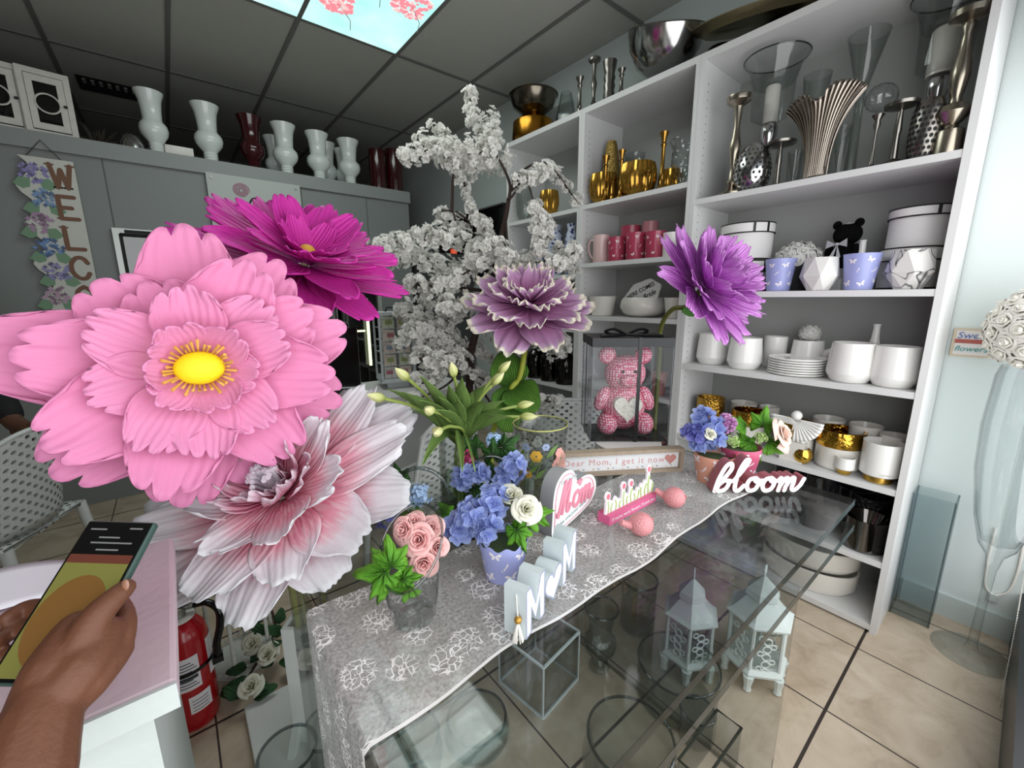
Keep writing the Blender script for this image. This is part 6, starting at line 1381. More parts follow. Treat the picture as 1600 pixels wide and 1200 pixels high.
for k in range(26):
    a = rn.random()*6.28; mb.tube([(-0.008,0.012,0.036), (-0.008+0.003*math.cos(a),0.012+0.003*math.sin(a),0.03), (-0.008+0.010*math.cos(a),0.012+0.010*math.sin(a),0.001)], 0.0011, 4)
mb.build('tassel', M_cream, t)
# --- tulip row sign
A = PZ(952, 822, TT); Bc = PZ(1025, 783, TT); ax = Bc-A; ang = math.atan2(ax.y, ax.x); L = ax.length
t = thing('tulip_sign', 'pink block sign with a cut out row of little tulips on top', 'sign', (A.x, A.y, TT), ang)
MB().box((0,0,0),(L,0.04,0.026)).build('pink_block', mat('hot_pink_paint', 'd5628f', 0.5), t, 0)
text('lettering', "If moms were flowers I'd pick you", 0.0145, M_print, t, (L*0.5,-0.0006,0.013), (PI/2,0,0), 0.0002)
mb = MB(); g = MB(); rd = MB(); rn = random.Random(6)
for k in range(13):
    x = L*(k+0.5)/13; h_ = (0.05, 0.035, 0.042, 0.03, 0.06, 0.035, 0.058, 0.032, 0.038, 0.045, 0.05, 0.078, 0.04)[k]
    mb.prism([(x-0.009,0.026),(x-0.007,0.026+h_*0.8),(x,0.026+h_),(x+0.007,0.026+h_*0.8),(x+0.009,0.026)], 0.014, 0.02)
    g.stroke([(x+rn.uniform(-.003,.003),0.028),(x+rn.uniform(-.004,.004),0.026+h_*0.4),(x+rn.uniform(-.006,.006),0.026+h_*0.72)], 0.0017, 0.0125, 0.0139, None, 4)
    if k in (0, 4, 6, 11):
        mb.prism([(x+0.011*math.cos(q), 0.026+h_+0.013*math.sin(q)) for q in [2*PI*i/14 for i in range(14)]], 0.0142, 0.0198); rd.prism([(x+0.0065*math.cos(q)*(1+0.2*math.sin(q)), 0.026+h_+0.0085*math.sin(q)) for q in [2*PI*i/10 for i in range(10)]], 0.0125, 0.0139)
mb.build('cut_out', M_print, t, 0); g.build('painted_leaves', mat('pale_green_paint', 'b3cc86', 0.6), t, 0); rd.build('painted_tulips', mat('rose_paint', 'd06a7c', 0.6), t, 0)
# --- two dimpled pink birds
M_bird = mat('pink_dimpled_ceramic', 'd58c90', 0.45, coat=0.15); nt = M_bird.node_tree
tc = nt.nodes.new('ShaderNodeTexCoord'); vo = nt.nodes.new('ShaderNodeTexVoronoi'); vo.inputs['Scale'].default_value = 190; vo.inputs['Randomness'].default_value = 0.5; nt.links.new(tc.outputs['Object'], vo.inputs['Vector'])
bp = nt.nodes.new('ShaderNodeBump'); bp.inputs['Strength'].default_value = 0.6; bp.inputs['Distance'].default_value = 0.004; nt.links.new(vo.outputs['Distance'], bp.inputs['Height']); nt.links.new(bp.outputs['Normal'], nt.nodes['Principled BSDF'].inputs['Normal'])
for px, py, dr, lab in ((1000, 842, 2.6, 'dimpled pink ceramic bird in front of the tulip sign'), (1052, 797, 1.9, 'dimpled pink ceramic bird right of the tulip sign')):
    p = PZ(px, py, TT); p = p+Vector((p.x, p.y, 0)).normalized()*0.022; t = thing('ceramic_bird', lab, 'bird', p, 0, 'dimpled pink birds'); s = 0.031
    MB().sphere((0,0,s*0.94), s, 28, 18, (1,1,0.96)).build('body', M_bird, t)
    d = Vector((math.cos(dr), math.sin(dr), 0)); MB().tube([tuple(d*s*0.7+Vector((0,0,s*0.9))), tuple(d*s*1.25+Vector((0,0,s*1.0))), tuple(d*s*1.75+Vector((0,0,s*1.25)))], [s*0.42, s*0.3, s*0.26], 12).build('tail', M_bird, t)
    MB().lathe([(s*0.16,0),(0.0001,s*0.3)], 8).build('beak', M_bird, t, loc=tuple(-d*s*0.93+Vector((0,0,s*1.25))), rot=(0, R(90) if d.x < 0 else R(-90), 0))
# --- bloom word
A = PZ(1113, 771, TT); Bc = PZ(1250, 770, TT); ax = Bc-A; ang = math.atan2(ax.y, ax.x); L = ax.length; sx_ = L/3.5
t = thing('word_sign', 'white script word bloom with maroon edges standing at the lace edge', 'word sign', (A.x, A.y, TT), ang)
STK['b'] = [[(0.02,0.0),(0.10,0.5),(0.28,0.98),(0.46,1.1),(0.52,0.9),(0.36,0.6),(0.16,0.32),(0.10,0.06),(0.24,0.0),(0.44,0.1),(0.52,0.34),(0.36,0.44),(0.18,0.30)],[(0.50,0.42),(0.66,0.40),(0.78,0.5)]]
STK['l'] = [[(0.0,0.45),(0.2,0.75),(0.36,1.05),(0.42,1.22),(0.30,1.22),(0.14,0.85),(0.06,0.35),(0.10,0.06),(0.24,0.02),(0.42,0.22)]]
STK['O'] = [[(0.34,0.52),(0.12,0.46),(0.04,0.22),(0.16,0.02),(0.38,0.06),(0.48,0.28),(0.42,0.46),(0.30,0.50),(0.38,0.38),(0.62,0.42)]]
STK['w'] = [[(0.0,0.4),(0.10,0.52),(0.12,0.3),(0.08,0.02)],[(0.09,0.12),(0.22,0.44),(0.34,0.52),(0.38,0.36),(0.32,0.02)],[(0.33,0.14),(0.48,0.46),(0.60,0.52),(0.62,0.34),(0.60,0.1),(0.72,0.03),(0.90,0.22),(1.0,0.48)]]
mb = MB(); x = 0.06
M_blw = mat('floral_white_face', 'eef3f2', 0.5); nt = M_blw.node_tree; tc = nt.nodes.new('ShaderNodeTexCoord'); n_ = nt.nodes.new('ShaderNodeTexVoronoi'); n_.inputs['Scale'].default_value = 90; nt.links.new(tc.outputs['Object'], n_.inputs['Vector'])
rp = ramp_nodes(nt, [(0.0, '9fd0c8'), (0.22, 'e6b8c6'), (0.34, 'eef3f2')]); nt.links.new(n_.outputs['Distance'], rp.inputs[0]); nt.links.new(rp.outputs[0], nt.nodes['Principled BSDF'].inputs['Base Color'])
for ch, adv in (('b', 0.72), ('l', 0.50), ('O', 0.62), ('O', 0.62), ('w', 0.9)):
    for st in STK[ch]: mb.stroke([((x+p[0]+p[1]*0.10)*sx_, 0.0075+p[1]*0.082) for p in st], 0.0068, 0.0, 0.038, 1, 8)
    x += adv
mb.build('letters', [M_blw, mat('maroon_edge', '9c5a62', 0.6)], t, 30)
# --- coral and raspberry pots behind bloom
pc_ = PZ(1112, 757, TT); pc_ = pc_+Vector((pc_.x, pc_.y, 0)).normalized()*0.04; dd = depth(pc_); rr = 31*dd/F
t = cupot('flower_pot', 'coral butterfly pot of blue hydrangea behind the bloom sign', 'flower pot', pc_, rr, 0.095, mat('coral_paint', 'd89a84', 0.45), 5, scal=False)
for px, py, rad, cnt, m, sd in ((1085, 680, 0.035, 15, M_hyp, 21), (1098, 655, 0.032, 13, M_hyb, 22), (1115, 685, 0.03, 12, M_hyb, 23), (1090, 700, 0.022, 8, M_hyb, 24), (1120, 668, 0.025, 10, M_hyb, 25)): hydrangea(t, IN(t, px, py, dd), cam_dir(-0.1,0.4,0.8), rad*0.9, 0.024, m, cnt, sd)
hydrangea(t, IN(t, 1133, 662, dd+0.02), cam_dir(0.2,0.5,0.8), 0.026, 0.012, M_lpk, 40, 26, 'lilac_head', 5, 0.9); rose(t, IN(t, 1110, 678, dd-0.03), cam_dir(0,0.5,0.9), 0.022, M_rwh, 11, 5, 'cream_rose', 0.8); rose(t, IN(t, 1093, 645, dd+0.02), cam_dir(-0.2,0.8,0.5), 0.022, M_rwh, 11, 6, 'cream_rose', 0.8)
hydrangea(t, IN(t, 1143, 690, dd-0.02), cam_dir(0.2,0.4,0.8), 0.02, 0.006, mat('green_blossom', 'b9cf8e', 0.7), 40, 27, 'green_head', 4, 0.8)
pr_ = Vector((1.44, 0.56, TT)); dd = depth(pr_); rr = 32*dd/F
t = cupot('flower_pot', 'raspberry butterfly pot with a peach rose and green leaves behind the bloom sign', 'flower pot', pr_, rr, 0.105, mat('raspberry_paint', 'c6587a', 0.4), 6, scal=False)
hydrangea(t, IN(t, 1187, 685, dd-0.02), cam_dir(0,0.5,0.8), 0.02, 0.006, MATS['green_blossom'], 40, 28, 'green_head', 4, 0.8)
for k, (px, py, lx, ly, L_) in enumerate(((1175,690,-0.8,0.1,0.075),(1200,690,0.8,0.2,0.08),(1185,700,0.2,-0.6,0.06),(1165,665,-0.6,0.6,0.06),(1192,665,0.3,0.9,0.075),(1168,688,-0.3,-0.8,0.055))): mleaf(t, IN(t, px, py, dd-0.01), RIGHT*lx+UP*ly, UP*0.6-FWD*0.7, L_, None, k+50)
rose(t, IN(t, 1222, 678, dd-0.03), cam_dir(0.55,0.25,0.7), 0.045, M_rpe, 15, 9, 'peach_rose', 1.5)
# ================================================================ left front: counter end, phone, hands
M_ped = mat('white_counter_paint', 'bac2bf', 0.5, bump=0.15, bscale=40); M_pedt = mat('counter_top_pink_reflection', 'c9b5bd', 0.5, bump=0.1, bscale=60)  # top is white paint too; the flowers' pink reflection is put into its colour
t = thing('counter', 'white painted counter end, pink flower reflection coloured into its top, lower left front', 'counter', (0, 0, 0))
bevel(MB().box((-0.75, 0.585, 0.865), (-0.052, 0.985, 0.9)).build('counter_top', M_pedt, t, 0), 0.006)
MB().box((-0.75, 0.579, 0.8655), (-0.052, 0.5845, 0.8995)).build('counter_lip', M_ped, t, 0)
MB().box((-0.73, 0.615, 0), (-0.082, 0.95, 0.865)).build('counter_body', M_ped, t, 0)
t = thing('folded_paper', 'folded white paper lying on the counter behind the phone', 'paper', PZ(35, 925, 0.902))
def pap(u, v): return (-0.13+0.2*u, -0.05+0.1*v, 0.001+0.02*math.sin(PI*u)*(0.3+v))
solid(MB().grid(pap, 16, 6).build('sheet', mat('white_paper', 'e4e2ea', 0.7), t), 0.0008)
TL = PD(140, 815, 0.50); TRr = PD(238, 818, 0.50); BLd = PD(-10, 1050, 0.40)
ux = (TRr-TL).normalized(); vy = (BLd-TL); vy = (vy-ux*vy.dot(ux)*0.0).normalized(); nz_ = ux.cross(vy).normalized()
if nz_.dot(CAM-TL) < 0: nz_ = -nz_
pw_, plen = (TRr-TL).length, 0.158
t = thing('smartphone', 'smartphone in a dark green case showing a photo on its screen', 'phone', TL)
def PP(a, b, c): return tuple(ux*a*pw_+vy*b*plen+nz_*c)
def pbox(mb, a0, a1, b0, b1, c0, c1):
    q = [PP(a, b_, c) for c in (c0, c1) for a, b_ in ((a0,b0),(a1,b0),(a1,b1),(a0,b1))]
    return mb.add(q, [(0,3,2,1),(4,5,6,7),(0,1,5,4),(1,2,6,5),(2,3,7,6),(3,0,4,7)])
bevel(pbox(MB(), -0.03, 1.03, -0.015, 1.015, -0.010, -0.0006).build('case', mat('dark_green_case', '2f4640', 0.45), t, 0), 0.003, 3)
sb = MB(); pbox(sb, 0.0, 1.0, 0.0, 1.0, -0.0006, 0.0); s_ = sb.build('screen', mat('screen_black', '0b0b0c', 0.15), t, 0)
def scr(a0, a1, b0, b1, m, nm, c=0.0003): pbox(MB(), a0, a1, b0, b1, 0.00005, c).build(nm, m, s_, 0)
scr(0.03, 0.97, 0.30, 0.98, mat('screen_photo_green', '6f6d34', 0.5, emit=0.1), 'photo', 0.0002)
scr(0.03, 0.97, 0.24, 0.30, mat('screen_photo_rust', '5d2f22', 0.5, emit=0.1), 'photo_edge', 0.00025)
mb = MB(); q = [PP(0.5+0.46*math.cos(a), 0.66+0.28*math.sin(a), 0.0004) for a in [2*PI*i/32 for i in range(32)]]; mb.add(q, [tuple(range(32))]); mb.build('photo_disc', mat('screen_photo_brown', '6d4c20', 0.5, emit=0.1), s_, 0)
for a0, a1, b0 in ((0.10, 0.35, 0.05), (0.70, 0.9, 0.04), (0.30, 0.62, 0.11), (0.22, 0.85, 0.15), (0.36, 0.70, 0.20)): scr(a0, a1, b0, b0+0.011, mat('screen_text', '707070', 0.5, emit=0.15), 'text_line')
def organic(name, parent, m, tubes, balls=(), vox=0.0022, it=10):
    """one continuous surface grown from tapering limbs"""
    mb = MB()
    for pts, rs in tubes:
        P = smooth2(pts, 4) if len(pts) > 2 else pts; n = len(P); k = len(rs)
        rr = []
        for i in range(n):
            x = i/(n-1)*(k-1); a = int(min(x, k-2)); rr.append(rs[a]+(rs[a+1]-rs[a])*(x-a))
        mb.tube(P, rr, 12); mb.sphere(P[0], rr[0]*0.98, 12, 8); mb.sphere(P[-1], rr[-1]*0.98, 12, 8)
    for c, r in balls: mb.sphere(c, r, 14, 10)
    o = mb.build(name, m, parent)
    a = o.modifiers.new('join', 'REMESH'); a.mode = 'VOXEL'; a.voxel_size = vox; a.use_smooth_shade = True
    s = o.modifiers.new('soften', 'SMOOTH'); s.iterations = it; s.factor = 0.5
    return o
M_skin = mat('backlit_skin', '613c2a', 0.55, spec=0.35, bump=0.08, bscale=250, var=0.12, vscale=40); M_skin.node_tree.nodes['Principled BSDF'].inputs['Subsurface Weight'].default_value = 0.08  # skin colour darkened to carry the shade on the backlit hand
M_skin.node_tree.nodes['Principled BSDF'].inputs['Subsurface Radius'].default_value = (0.006, 0.002, 0.001)
wr = PD(72, 1098, 0.385)
t = thing('person', 'person at the lower left, only a hand and forearm holding up a phone', 'person', wr)
H = lambda x, y, d: tuple(PD(x, y, d)-wr)
organic('hand_and_forearm', t, M_skin, [
    ([H(5, 1330, 0.33), H(35, 1210, 0.355), H(72, 1098, 0.385)], [0.040, 0.036, 0.027]),
    ([H(60, 1110, 0.385), H(85, 1045, 0.40), H(120, 985, 0.43)], [0.025, 0.024, 0.019]),
    ([H(80, 1100, 0.385), H(125, 1045, 0.405), H(165, 990, 0.435)], [0.024, 0.023, 0.017]),
    ([H(85, 1105, 0.39), H(140, 1060, 0.41), H(188, 1015, 0.44)], [0.023, 0.020, 0.0125]),
    # index: knuckle at the right, folded back behind the phone
    ([H(186, 1012, 0.44), H(196, 975, 0.455), H(188, 945, 0.475), H(160, 925, 0.49)], [0.0125, 0.0105, 0.0095, 0.008]),
    # thumb along the right edge of the phone
    ([H(120, 1020, 0.41), H(150, 965, 0.425), H(178, 935, 0.44), H(197, 918, 0.452)], [0.019, 0.0145, 0.0115, 0.0095]),
    # middle, ring, little finger running behind the phone to its left edge
    ([H(105, 985, 0.44), H(80, 955, 0.468), H(45, 950, 0.475), H(12, 966, 0.458)], [0.014, 0.0105, 0.0095, 0.0082]),
    ([H(85, 1015, 0.43), H(58, 985, 0.455), H(25, 985, 0.46), H(-8, 1003, 0.44)], [0.0135, 0.0105, 0.0092, 0.008]),
    ([H(70, 1040, 0.42), H(40, 1020, 0.44), H(8, 1025, 0.445), H(-20, 1045, 0.43)], [0.013, 0.0095, 0.0085, 0.0075]),
])
# thumb nail
pn = Vector(H(196, 914, 0.444)); M_nail = mat('nail', '8a6450', 0.35)
MB().sphere((0,0,0), 0.0052, 10, 8, (0.8,1.2,0.35)).build('thumb_nail', M_nail, t, loc=pn, rot=Matrix((RIGHT, UP, -FWD)).transposed().to_euler())
# ---- white perforated resin chairs
def perf_mat():
    m = bpy.data.materials.new('perforated_white_resin'); m.use_nodes = True; nt = m.node_tree; b = nt.nodes['Principled BSDF']; b.inputs['Base Color'].default_value = lin('c9cdcb'); b.inputs['Roughness'].default_value = 0.5
    uv = nt.nodes.new('ShaderNodeUVMap'); v = nt.nodes.new('ShaderNodeTexVoronoi'); v.inputs['Scale'].default_value = 15; v.inputs['Randomness'].default_value = 0.0
    mp = nt.nodes.new('ShaderNodeMapping'); mp.inputs['Rotation'].default_value = (0,0,R(45)); nt.links.new(uv.outputs[0], mp.inputs[0]); nt.links.new(mp.outputs[0], v.inputs['Vector'])
    lt = nt.nodes.new('ShaderNodeMath'); lt.operation = 'LESS_THAN'; lt.inputs[1].default_value = 0.27; nt.links.new(v.outputs['Distance'], lt.inputs[0])
    tr = nt.nodes.new('ShaderNodeBsdfTransparent'); ms = nt.nodes.new('ShaderNodeMixShader'); nt.links.new(lt.outputs[0], ms.inputs[0]); nt.links.new(b.outputs[0], ms.inputs[1]); nt.links.new(tr.outputs[0], ms.inputs[2]); nt.links.new(ms.outputs[0], nt.nodes['Material Output'].inputs[0]); return m
M_perf = perf_mat(); M_res = mat('white_resin', 'cdd1cf', 0.45)
def chair(label, loc, rz, group='white perforated resin chairs'):
    t = thing('resin_chair', label, 'chair', loc, rz, group)
    def bk(u, v):
        a = (u-0.5)*1.9; r = 0.27; return (r*math.sin(a)*(1-0.08*v), 0.21-(0.27-r*math.cos(a))*0.9+0.06*v, 0.47+0.40*v*(1-0.25*abs(2*u-1)**3))
    bo = solid(MB().grid(bk, 24, 12).build('backrest', M_perf, t, 60), 0.006)
    MB().tube([bk(u/24, 1.0) for u in range(25)], 0.009, 8).build('back_rim', M_res, bo)
    for u in (0.0, 1.0): MB().tube([bk(u, v/8) for v in range(9)], 0.010, 8).build('back_edge', M_res, bo)
    solid(MB().grid(lambda u, v: (-0.21+0.42*u, -0.22+0.42*v, 0.45-0.012*math.sin(PI*u)), 10, 10).build('seat', M_perf, t, 60), 0.012)
    MB().tube([(-.21,-.22,.445),(.21,-.22,.445),(.21,.2,.445),(-.21,.2,.445),(-.21,-.22,.445)], 0.014, 8).build('seat_frame', M_res, t)
    for sx in (-1, 1):
        for sy in (-1, 1): MB().tube([(sx*0.20, sy*0.2, 0.45), (sx*0.225, sy*0.24, 0.0)], [0.02, 0.014], 10).build('leg', M_res, t)
    return t
pcx = PD(100, 705, 1.75); chair('white perforated chair at the left edge, a hand resting on its back', (pcx.x-0.27, pcx.y+0.02, 0), R(-112))
pcx = PD(908, 640, 2.3); chair('white perforated chair behind the bear box', (pcx.x-0.06, pcx.y+0.05, 0), R(140))
pcx = PD(668, 720, 1.95); chair('white perforated chair behind the tulip vase', (pcx.x+0.05, pcx.y+0.1, 0), R(200))
hp_ = PD(45, 668, 1.78)
t = thing('person', 'person at the left edge in a black sleeve, resting a hand on the chair back', 'person', hp_)
H = lambda x, y, d: tuple(PD(x, y, d)-hp_)
organic('hand', t, mat('dark_brown_skin', '5a3a2a', 0.6), [([H(5, 640, 1.80), H(25, 662, 1.79), H(48, 672, 1.77)], [0.034, 0.034, 0.030]), ([H(45, 665, 1.77), H(62, 668, 1.75), H(74, 680, 1.74)], [0.016, 0.012, 0.009]), ([H(45, 672, 1.76), H(60, 678, 1.74), H(68, 690, 1.74)], [0.016, 0.012, 0.009]), ([H(38, 676, 1.76), H(48, 686, 1.75), H(54, 694, 1.75)], [0.015, 0.011, 0.009]), ([H(30, 676, 1.77), H(40, 687, 1.76), H(46, 693, 1.76)], [0.014, 0.01, 0.008]), ([H(22, 674, 1.80), H(32, 688, 1.80), H(44, 692, 1.78)], [0.014, 0.012, 0.009])], vox=0.004, it=6)
organic('sleeve', t, mat('black_sleeve', '0f0f12', 0.85), [([H(-70, 470, 1.86), H(-35, 560, 1.84), H(-8, 615, 1.82), H(14, 648, 1.80)], [0.10, 0.075, 0.058, 0.046])], vox=0.006, it=4)
# ---- fire extinguisher
ex = PZ(303, 1148, 0); t = thing('fire_extinguisher', 'red fire extinguisher with black hose on the floor beside the counter', 'fire extinguisher', (ex.x+0.012, ex.y+0.07, 0)); t.scale = (1, 1, 0.82)
M_fe = mat('extinguisher_red', 'b5101c', 0.25, coat=0.4)
r = 0.066; MB().lathe([(0.0001,0.0),(r*0.9,0.0),(r,0.02),(r,0.37),(r*0.9,0.41),(r*0.6,0.445),(r*0.35,0.455),(0.0001,0.455)], 40).build('tank', M_fe, t)
MB().lathe([(r*0.45,0.452),(r*0.62,0.455),(r*0.62,0.462),(r*0.3,0.464)], 28).build('tag_ring', M_cream, t)
MB().lathe([(0.0001,0.455),(0.02,0.455),(0.02,0.5),(0.013,0.505),(0.013,0.525),(0.0001,0.53)], 16).build('valve', mat('nickel', 'a9a9a6', 0.3, 1.0), t)
MB().tube([(0.02,0,0.49),(0.042,-0.004,0.49)], 0.011, 12).build('hose_collar', MATS['nickel'], t)
MB().box((-0.09,-0.012,0.525),(0.03,0.012,0.533)).build('lever', M_blackm, t, 0); MB().box((-0.085,-0.01,0.497),(0.0,0.01,0.503)).build('handle', M_blackm, t, 0)
MB().tube(smooth2([(0.042,-0.004,0.49),(0.075,-0.02,0.492),(0.10,-0.04,0.46),(0.098,-0.05,0.40),(0.082,-0.05,0.33),(0.080,-0.048,0.27)], 6), 0.0115, 12).build('hose', M_black, t)
MB().lathe([(r+0.001,0.255),(r+0.004,0.255),(r+0.004,0.268),(r+0.001,0.268)], 40).build('strap', M_black, t); MB().cbox((0.078,-0.046,0.262),(0.03,0.03,0.025)).build('hose_clip', M_black, t)
def lab(a0, a1, z0, z1, m, nm, dr=0.0012, par=None):
    n = 10; mb = MB(); mb.add([((r+dr)*math.cos(a0+(a1-a0)*i/n), (r+dr)*math.sin(a0+(a1-a0)*i/n), z) for z in (z0, z1) for i in range(n+1)], [(i, i+1, n+2+i, n+1+i) for i in range(n)]); return mb.build(nm, m, par or t)
lb = lab(-2.0, -1.1, 0.19, 0.33, M_print, 'label'); lab(-0.65, 0.1, 0.20, 0.36, MATS['white_print'], 'label'); lb2 = lab(-1.7, -0.8, 0.085, 0.16, M_print, 'label')
M_ink = mat('label_ink', '3a3f45', 0.7)
for k in range(9): lab(-1.95, -1.2-0.1*(k % 3), 0.205+k*0.0125, 0.209+k*0.0125, M_ink, 'label_print', 0.0016, lb)
lab(-1.9, -1.2, 0.235, 0.25, M_ink, 'label_band', 0.0018, lb)
for k in range(4): lab(-1.6, -0.95, 0.095+k*0.014, 0.098+k*0.014, M_ink, 'label_print', 0.0016, lb2)
# ---- white metal lanterns on the floor with a garland
def cage(label, loc, rr, h, group='white metal cage lanterns on the floor'):
    t = thing('cage_lantern', label, 'lantern', loc, 0.3, group)
    M_wm = mat('chippy_white_metal', 'cfd2cc', 0.6, var=0.12, vscale=60)
    mb = MB()
    mb.lathe([(0.0001,0),(rr,0),(rr*1.05,0.012),(rr,0.02),(0.0001,0.02)], 6); mb.build('base_plate', M_wm, t, 0)
    lace = MB()
    for i in range(6):
        a, b_ = PI*i/3, PI*(i+1)/3
        for k in range(5):
            q = (k+0.5)/5; c = (Vector((math.cos(a), math.sin(a), 0))*(1-q)+Vector((math.cos(b_), math.sin(b_), 0))*q)*rr; nn = Vector((math.cos((a+b_)/2), math.sin((a+b_)/2), 0)); lace.torus((c.x, c.y, 0.034), 0.011, 0.0025, 10, 5, nn)
    lace.build('lace_gallery', M_wm, t)
    for i in range(6):
        a = PI*i/3; MB().tube([(rr*math.cos(a), rr*math.sin(a), 0.02), (rr*math.cos(a), rr*math.sin(a), h)], 0.006, 6).build('post', M_wm, t)
    MB().lathe([(rr*1.05,h),(rr*1.1,h+0.015),(rr*0.5,h+0.09),(rr*0.12,h+0.12),(0.0001,h+0.15)], 6).build('roof', M_wm, t, 0)
    return t
g0 = PZ(378, 1030, 0); cage('white metal cage lantern beside the fire extinguisher, under the peony', (g0.x, g0.y, 0), 0.115, 0.36)
gp_ = Vector((0.12, 1.62, 0)); t = thing('flower_garland', 'garland of dark leaves and white roses lying on the floor by the cage lantern', 'garland', gp_)
rn = random.Random(12)
MB().tube(smooth2([tuple(PZ(x, y, 0.03)-gp_) for x, y in ((350, 1085), (385, 1060), (410, 1020), (430, 985), (425, 955))], 6), 0.005, 6).build('vine', M_bark, t)
M_gl = petal_mat('garland_leaf', [(0, '1c3a1c'), (1, '37603a')], 0.2, 8, 0.5, 0.1, 0.3)
for k, (x, y) in enumerate(((360,1080),(375,1090),(395,1065),(385,1045),(405,1030),(430,1000),(425,1010),(440,1030),(415,990),(435,975),(420,960),(440,990),(395,1090),(425,1040),(350,1075),(410,965))):
    oleaf(t, PZ(x, y, 0.05+0.03*rn.random())-gp_, (rn.uniform(-1,1), rn.uniform(-1,1), rn.uniform(-.1,.4)), (rn.uniform(-.4,.4), -0.5, 0.8), 0.075, 0.045, M_gl, k)
for k, (x, y) in enumerate(((395,1005),(392,1072),(418,1022))): rose(t, PZ(x, y, 0.08)-gp_, cam_dir(0.1,0.6,0.6), 0.038, M_rwh, 11, k, 'white_rose', 0.9)
# ---- white wooden stand: board and hollow post
b0 = PZ(375, 1100, 0.0); t = thing('wooden_stand', 'white painted wooden stand with a hollow post on a flat base board', 'stand', (0, 0, 0))
M_ws = mat('white_stand_paint', 'd3d6d2', 0.5, bump=0.06, bscale=60)
bevel(MB().box((0.02, 1.075, 0.0005), (0.46, 1.44, 0.035)).build('base_board', M_ws, t, 0), 0.004)
ps = PZ(478, 1150, 0.035); x0, y0 = -0.042, -0.03; hw, wt = 0.042, 0.012
zt = 0.43; PR = Matrix.Translation((0.178, 1.205, 0)) @ Matrix.Rotation(R(-39), 4, 'Z')
mb = MB(); mb.M = PR; mb.box((x0,y0,0.035),(x0+2*hw,y0+wt,zt)).box((x0,y0+2*hw-wt,0.035),(x0+2*hw,y0+2*hw,zt)).box((x0,y0+wt,0.035),(x0+wt,y0+2*hw-wt,zt)).box((x0+2*hw-wt,y0+wt,0.035),(x0+2*hw,y0+2*hw-wt,zt))
mb.build('hollow_post', mat('white_post_paint', 'e3e8e6', 0.5, bump=0.05, bscale=50), t, 0)
for px0 in (x0, x0+0.063):
    mb = MB(); mb.M = PR; mb.add([(px0, y0, 0.035), (px0+0.02, y0, 0.035), (px0+0.02, y0-0.05, 0.035), (px0, y0-0.05, 0.035), (px0, y0, 0.11), (px0+0.02, y0, 0.11)], [(0,1,2,3),(0,3,4),(1,5,2),(3,2,5,4)]).build('corner_brace', MATS['white_post_paint'], t, 0)
# ---- clear glassware under the table
def fl(name, label, cat, loc, prof, r, h, m=None, wall=0.05, group='clear glassware on the floor under the table', rim=True, sx=1, sy=1):
    t = thing(name, label, cat, (loc[0], loc[1], 0.001), 0, group)
    MB().lathe([(a*r, b*h) for a, b in inner(prof, wall, 0.03)], 48, (0,0,0), sx, sy).build('body', m or M_glass, t)
    if rim: MB().tube([(r*prof[-1][0]*math.cos(2*PI*i/48)*sx, r*prof[-1][0]*math.sin(2*PI*i/48)*sy, h) for i in range(49)], 0.004, 8).build('rim', glass('thick_rim', 'cfd6d8', 0.35, 2.5, 0.05, 0.08), t)
    return t
P_ = lambda px, py, z: PZ(px, py, z)
q = P_(470, 1152, 0.30); fl('glass_cylinder', 'clear glass cylinder vase in front of the white stand, its dark rim showing', 'vase', (q.x-0.005, q.y-0.02), P_CYL, 0.075, 0.30) if False else None
t = thing('glass_cylinder', 'clear glass cylinder vase on the floor before the white stand, dark rim showing', 'vase', (0.085, 1.0, 0.001))
MB().lathe([(a*0.066, b*0.25) for a, b in inner(P_CYL, 0.05, 0.03)], 48).build('body', M_glass, t); MB().torus((0,0,0.25), 0.065, 0.004, 48, 8).build('rim', glass('thick_rim', 'cfd6d8', 0.35, 2.5, 0.05, 0.08), t)
c = P_(868, 1105, 0.0)
t = thing('acrylic_cube', 'clear acrylic cube riser under the front of the table', 'riser', (0.86, 0.92, 0.001), R(8))
s = 0.10; mb = MB()
for a in (-1, 1): mb.box((a*s-0.002,-s,0),(a*s+0.002,s,2*s)); mb.box((-s,a*s-0.002,0),(s,a*s+0.002,2*s))
mb.box((-s,-s,2*s-0.004),(s,s,2*s)); mb.build('walls', M_acr, t, 0)
e = MB()
for a in (-1, 1):
    for b_ in (-1, 1): e.cbox((a*s,b_*s,s),(0.0045,0.0045,2*s)); e.cbox((0,a*s,s+b_*s*0.98),(2*s,0.007,0.007)); e.cbox((a*s,0,s+b_*s*0.98),(0.007,2*s,0.007))
e.build('glued_edges', mat('frosted_edge', 'e4ecec', 0.4), t, 0)
GB = [(0.45,0),(0.7,0.05),(0.98,0.4),(1,0.6),(0.85,0.92),(0.9,1)]
for (px, py, z, rr, h, pr, lab_) in ((985, 1150, 0.2, 0.125, 0.2, GB, 'big clear glass bowl at the front under the table, nearest the camera'), (1060, 1035, 0.14, 0.13, 0.14, P_CYL, 'wide clear glass cylinder under the table right of the cube'), (940, 950, 0.25, 0.06, 0.25, P_URN, 'clear glass urn under the lace edge'), (1000, 905, 0.22, 0.07, 0.22, P_CYL, 'clear glass cylinder under the middle of the table'), (1090, 1110, 0.1, 0.05, 0.10, P_CYL, 'small clear tumbler between the big bowl and the wide cylinder'), (640, 1150, 0.15, 0.09, 0.15, GB, 'clear glass bowl under the near left corner of the lace'), (745, 1120, 0.1, 0.10, 0.1, P_BOWL, 'low clear glass dish under the lace front edge')):
    q = P_(px, py, z); fl('glass_bowl' if pr in (GB, P_BOWL) else 'glass_vessel', lab_, 'glassware', (q.x, q.y), pr, rr, h)
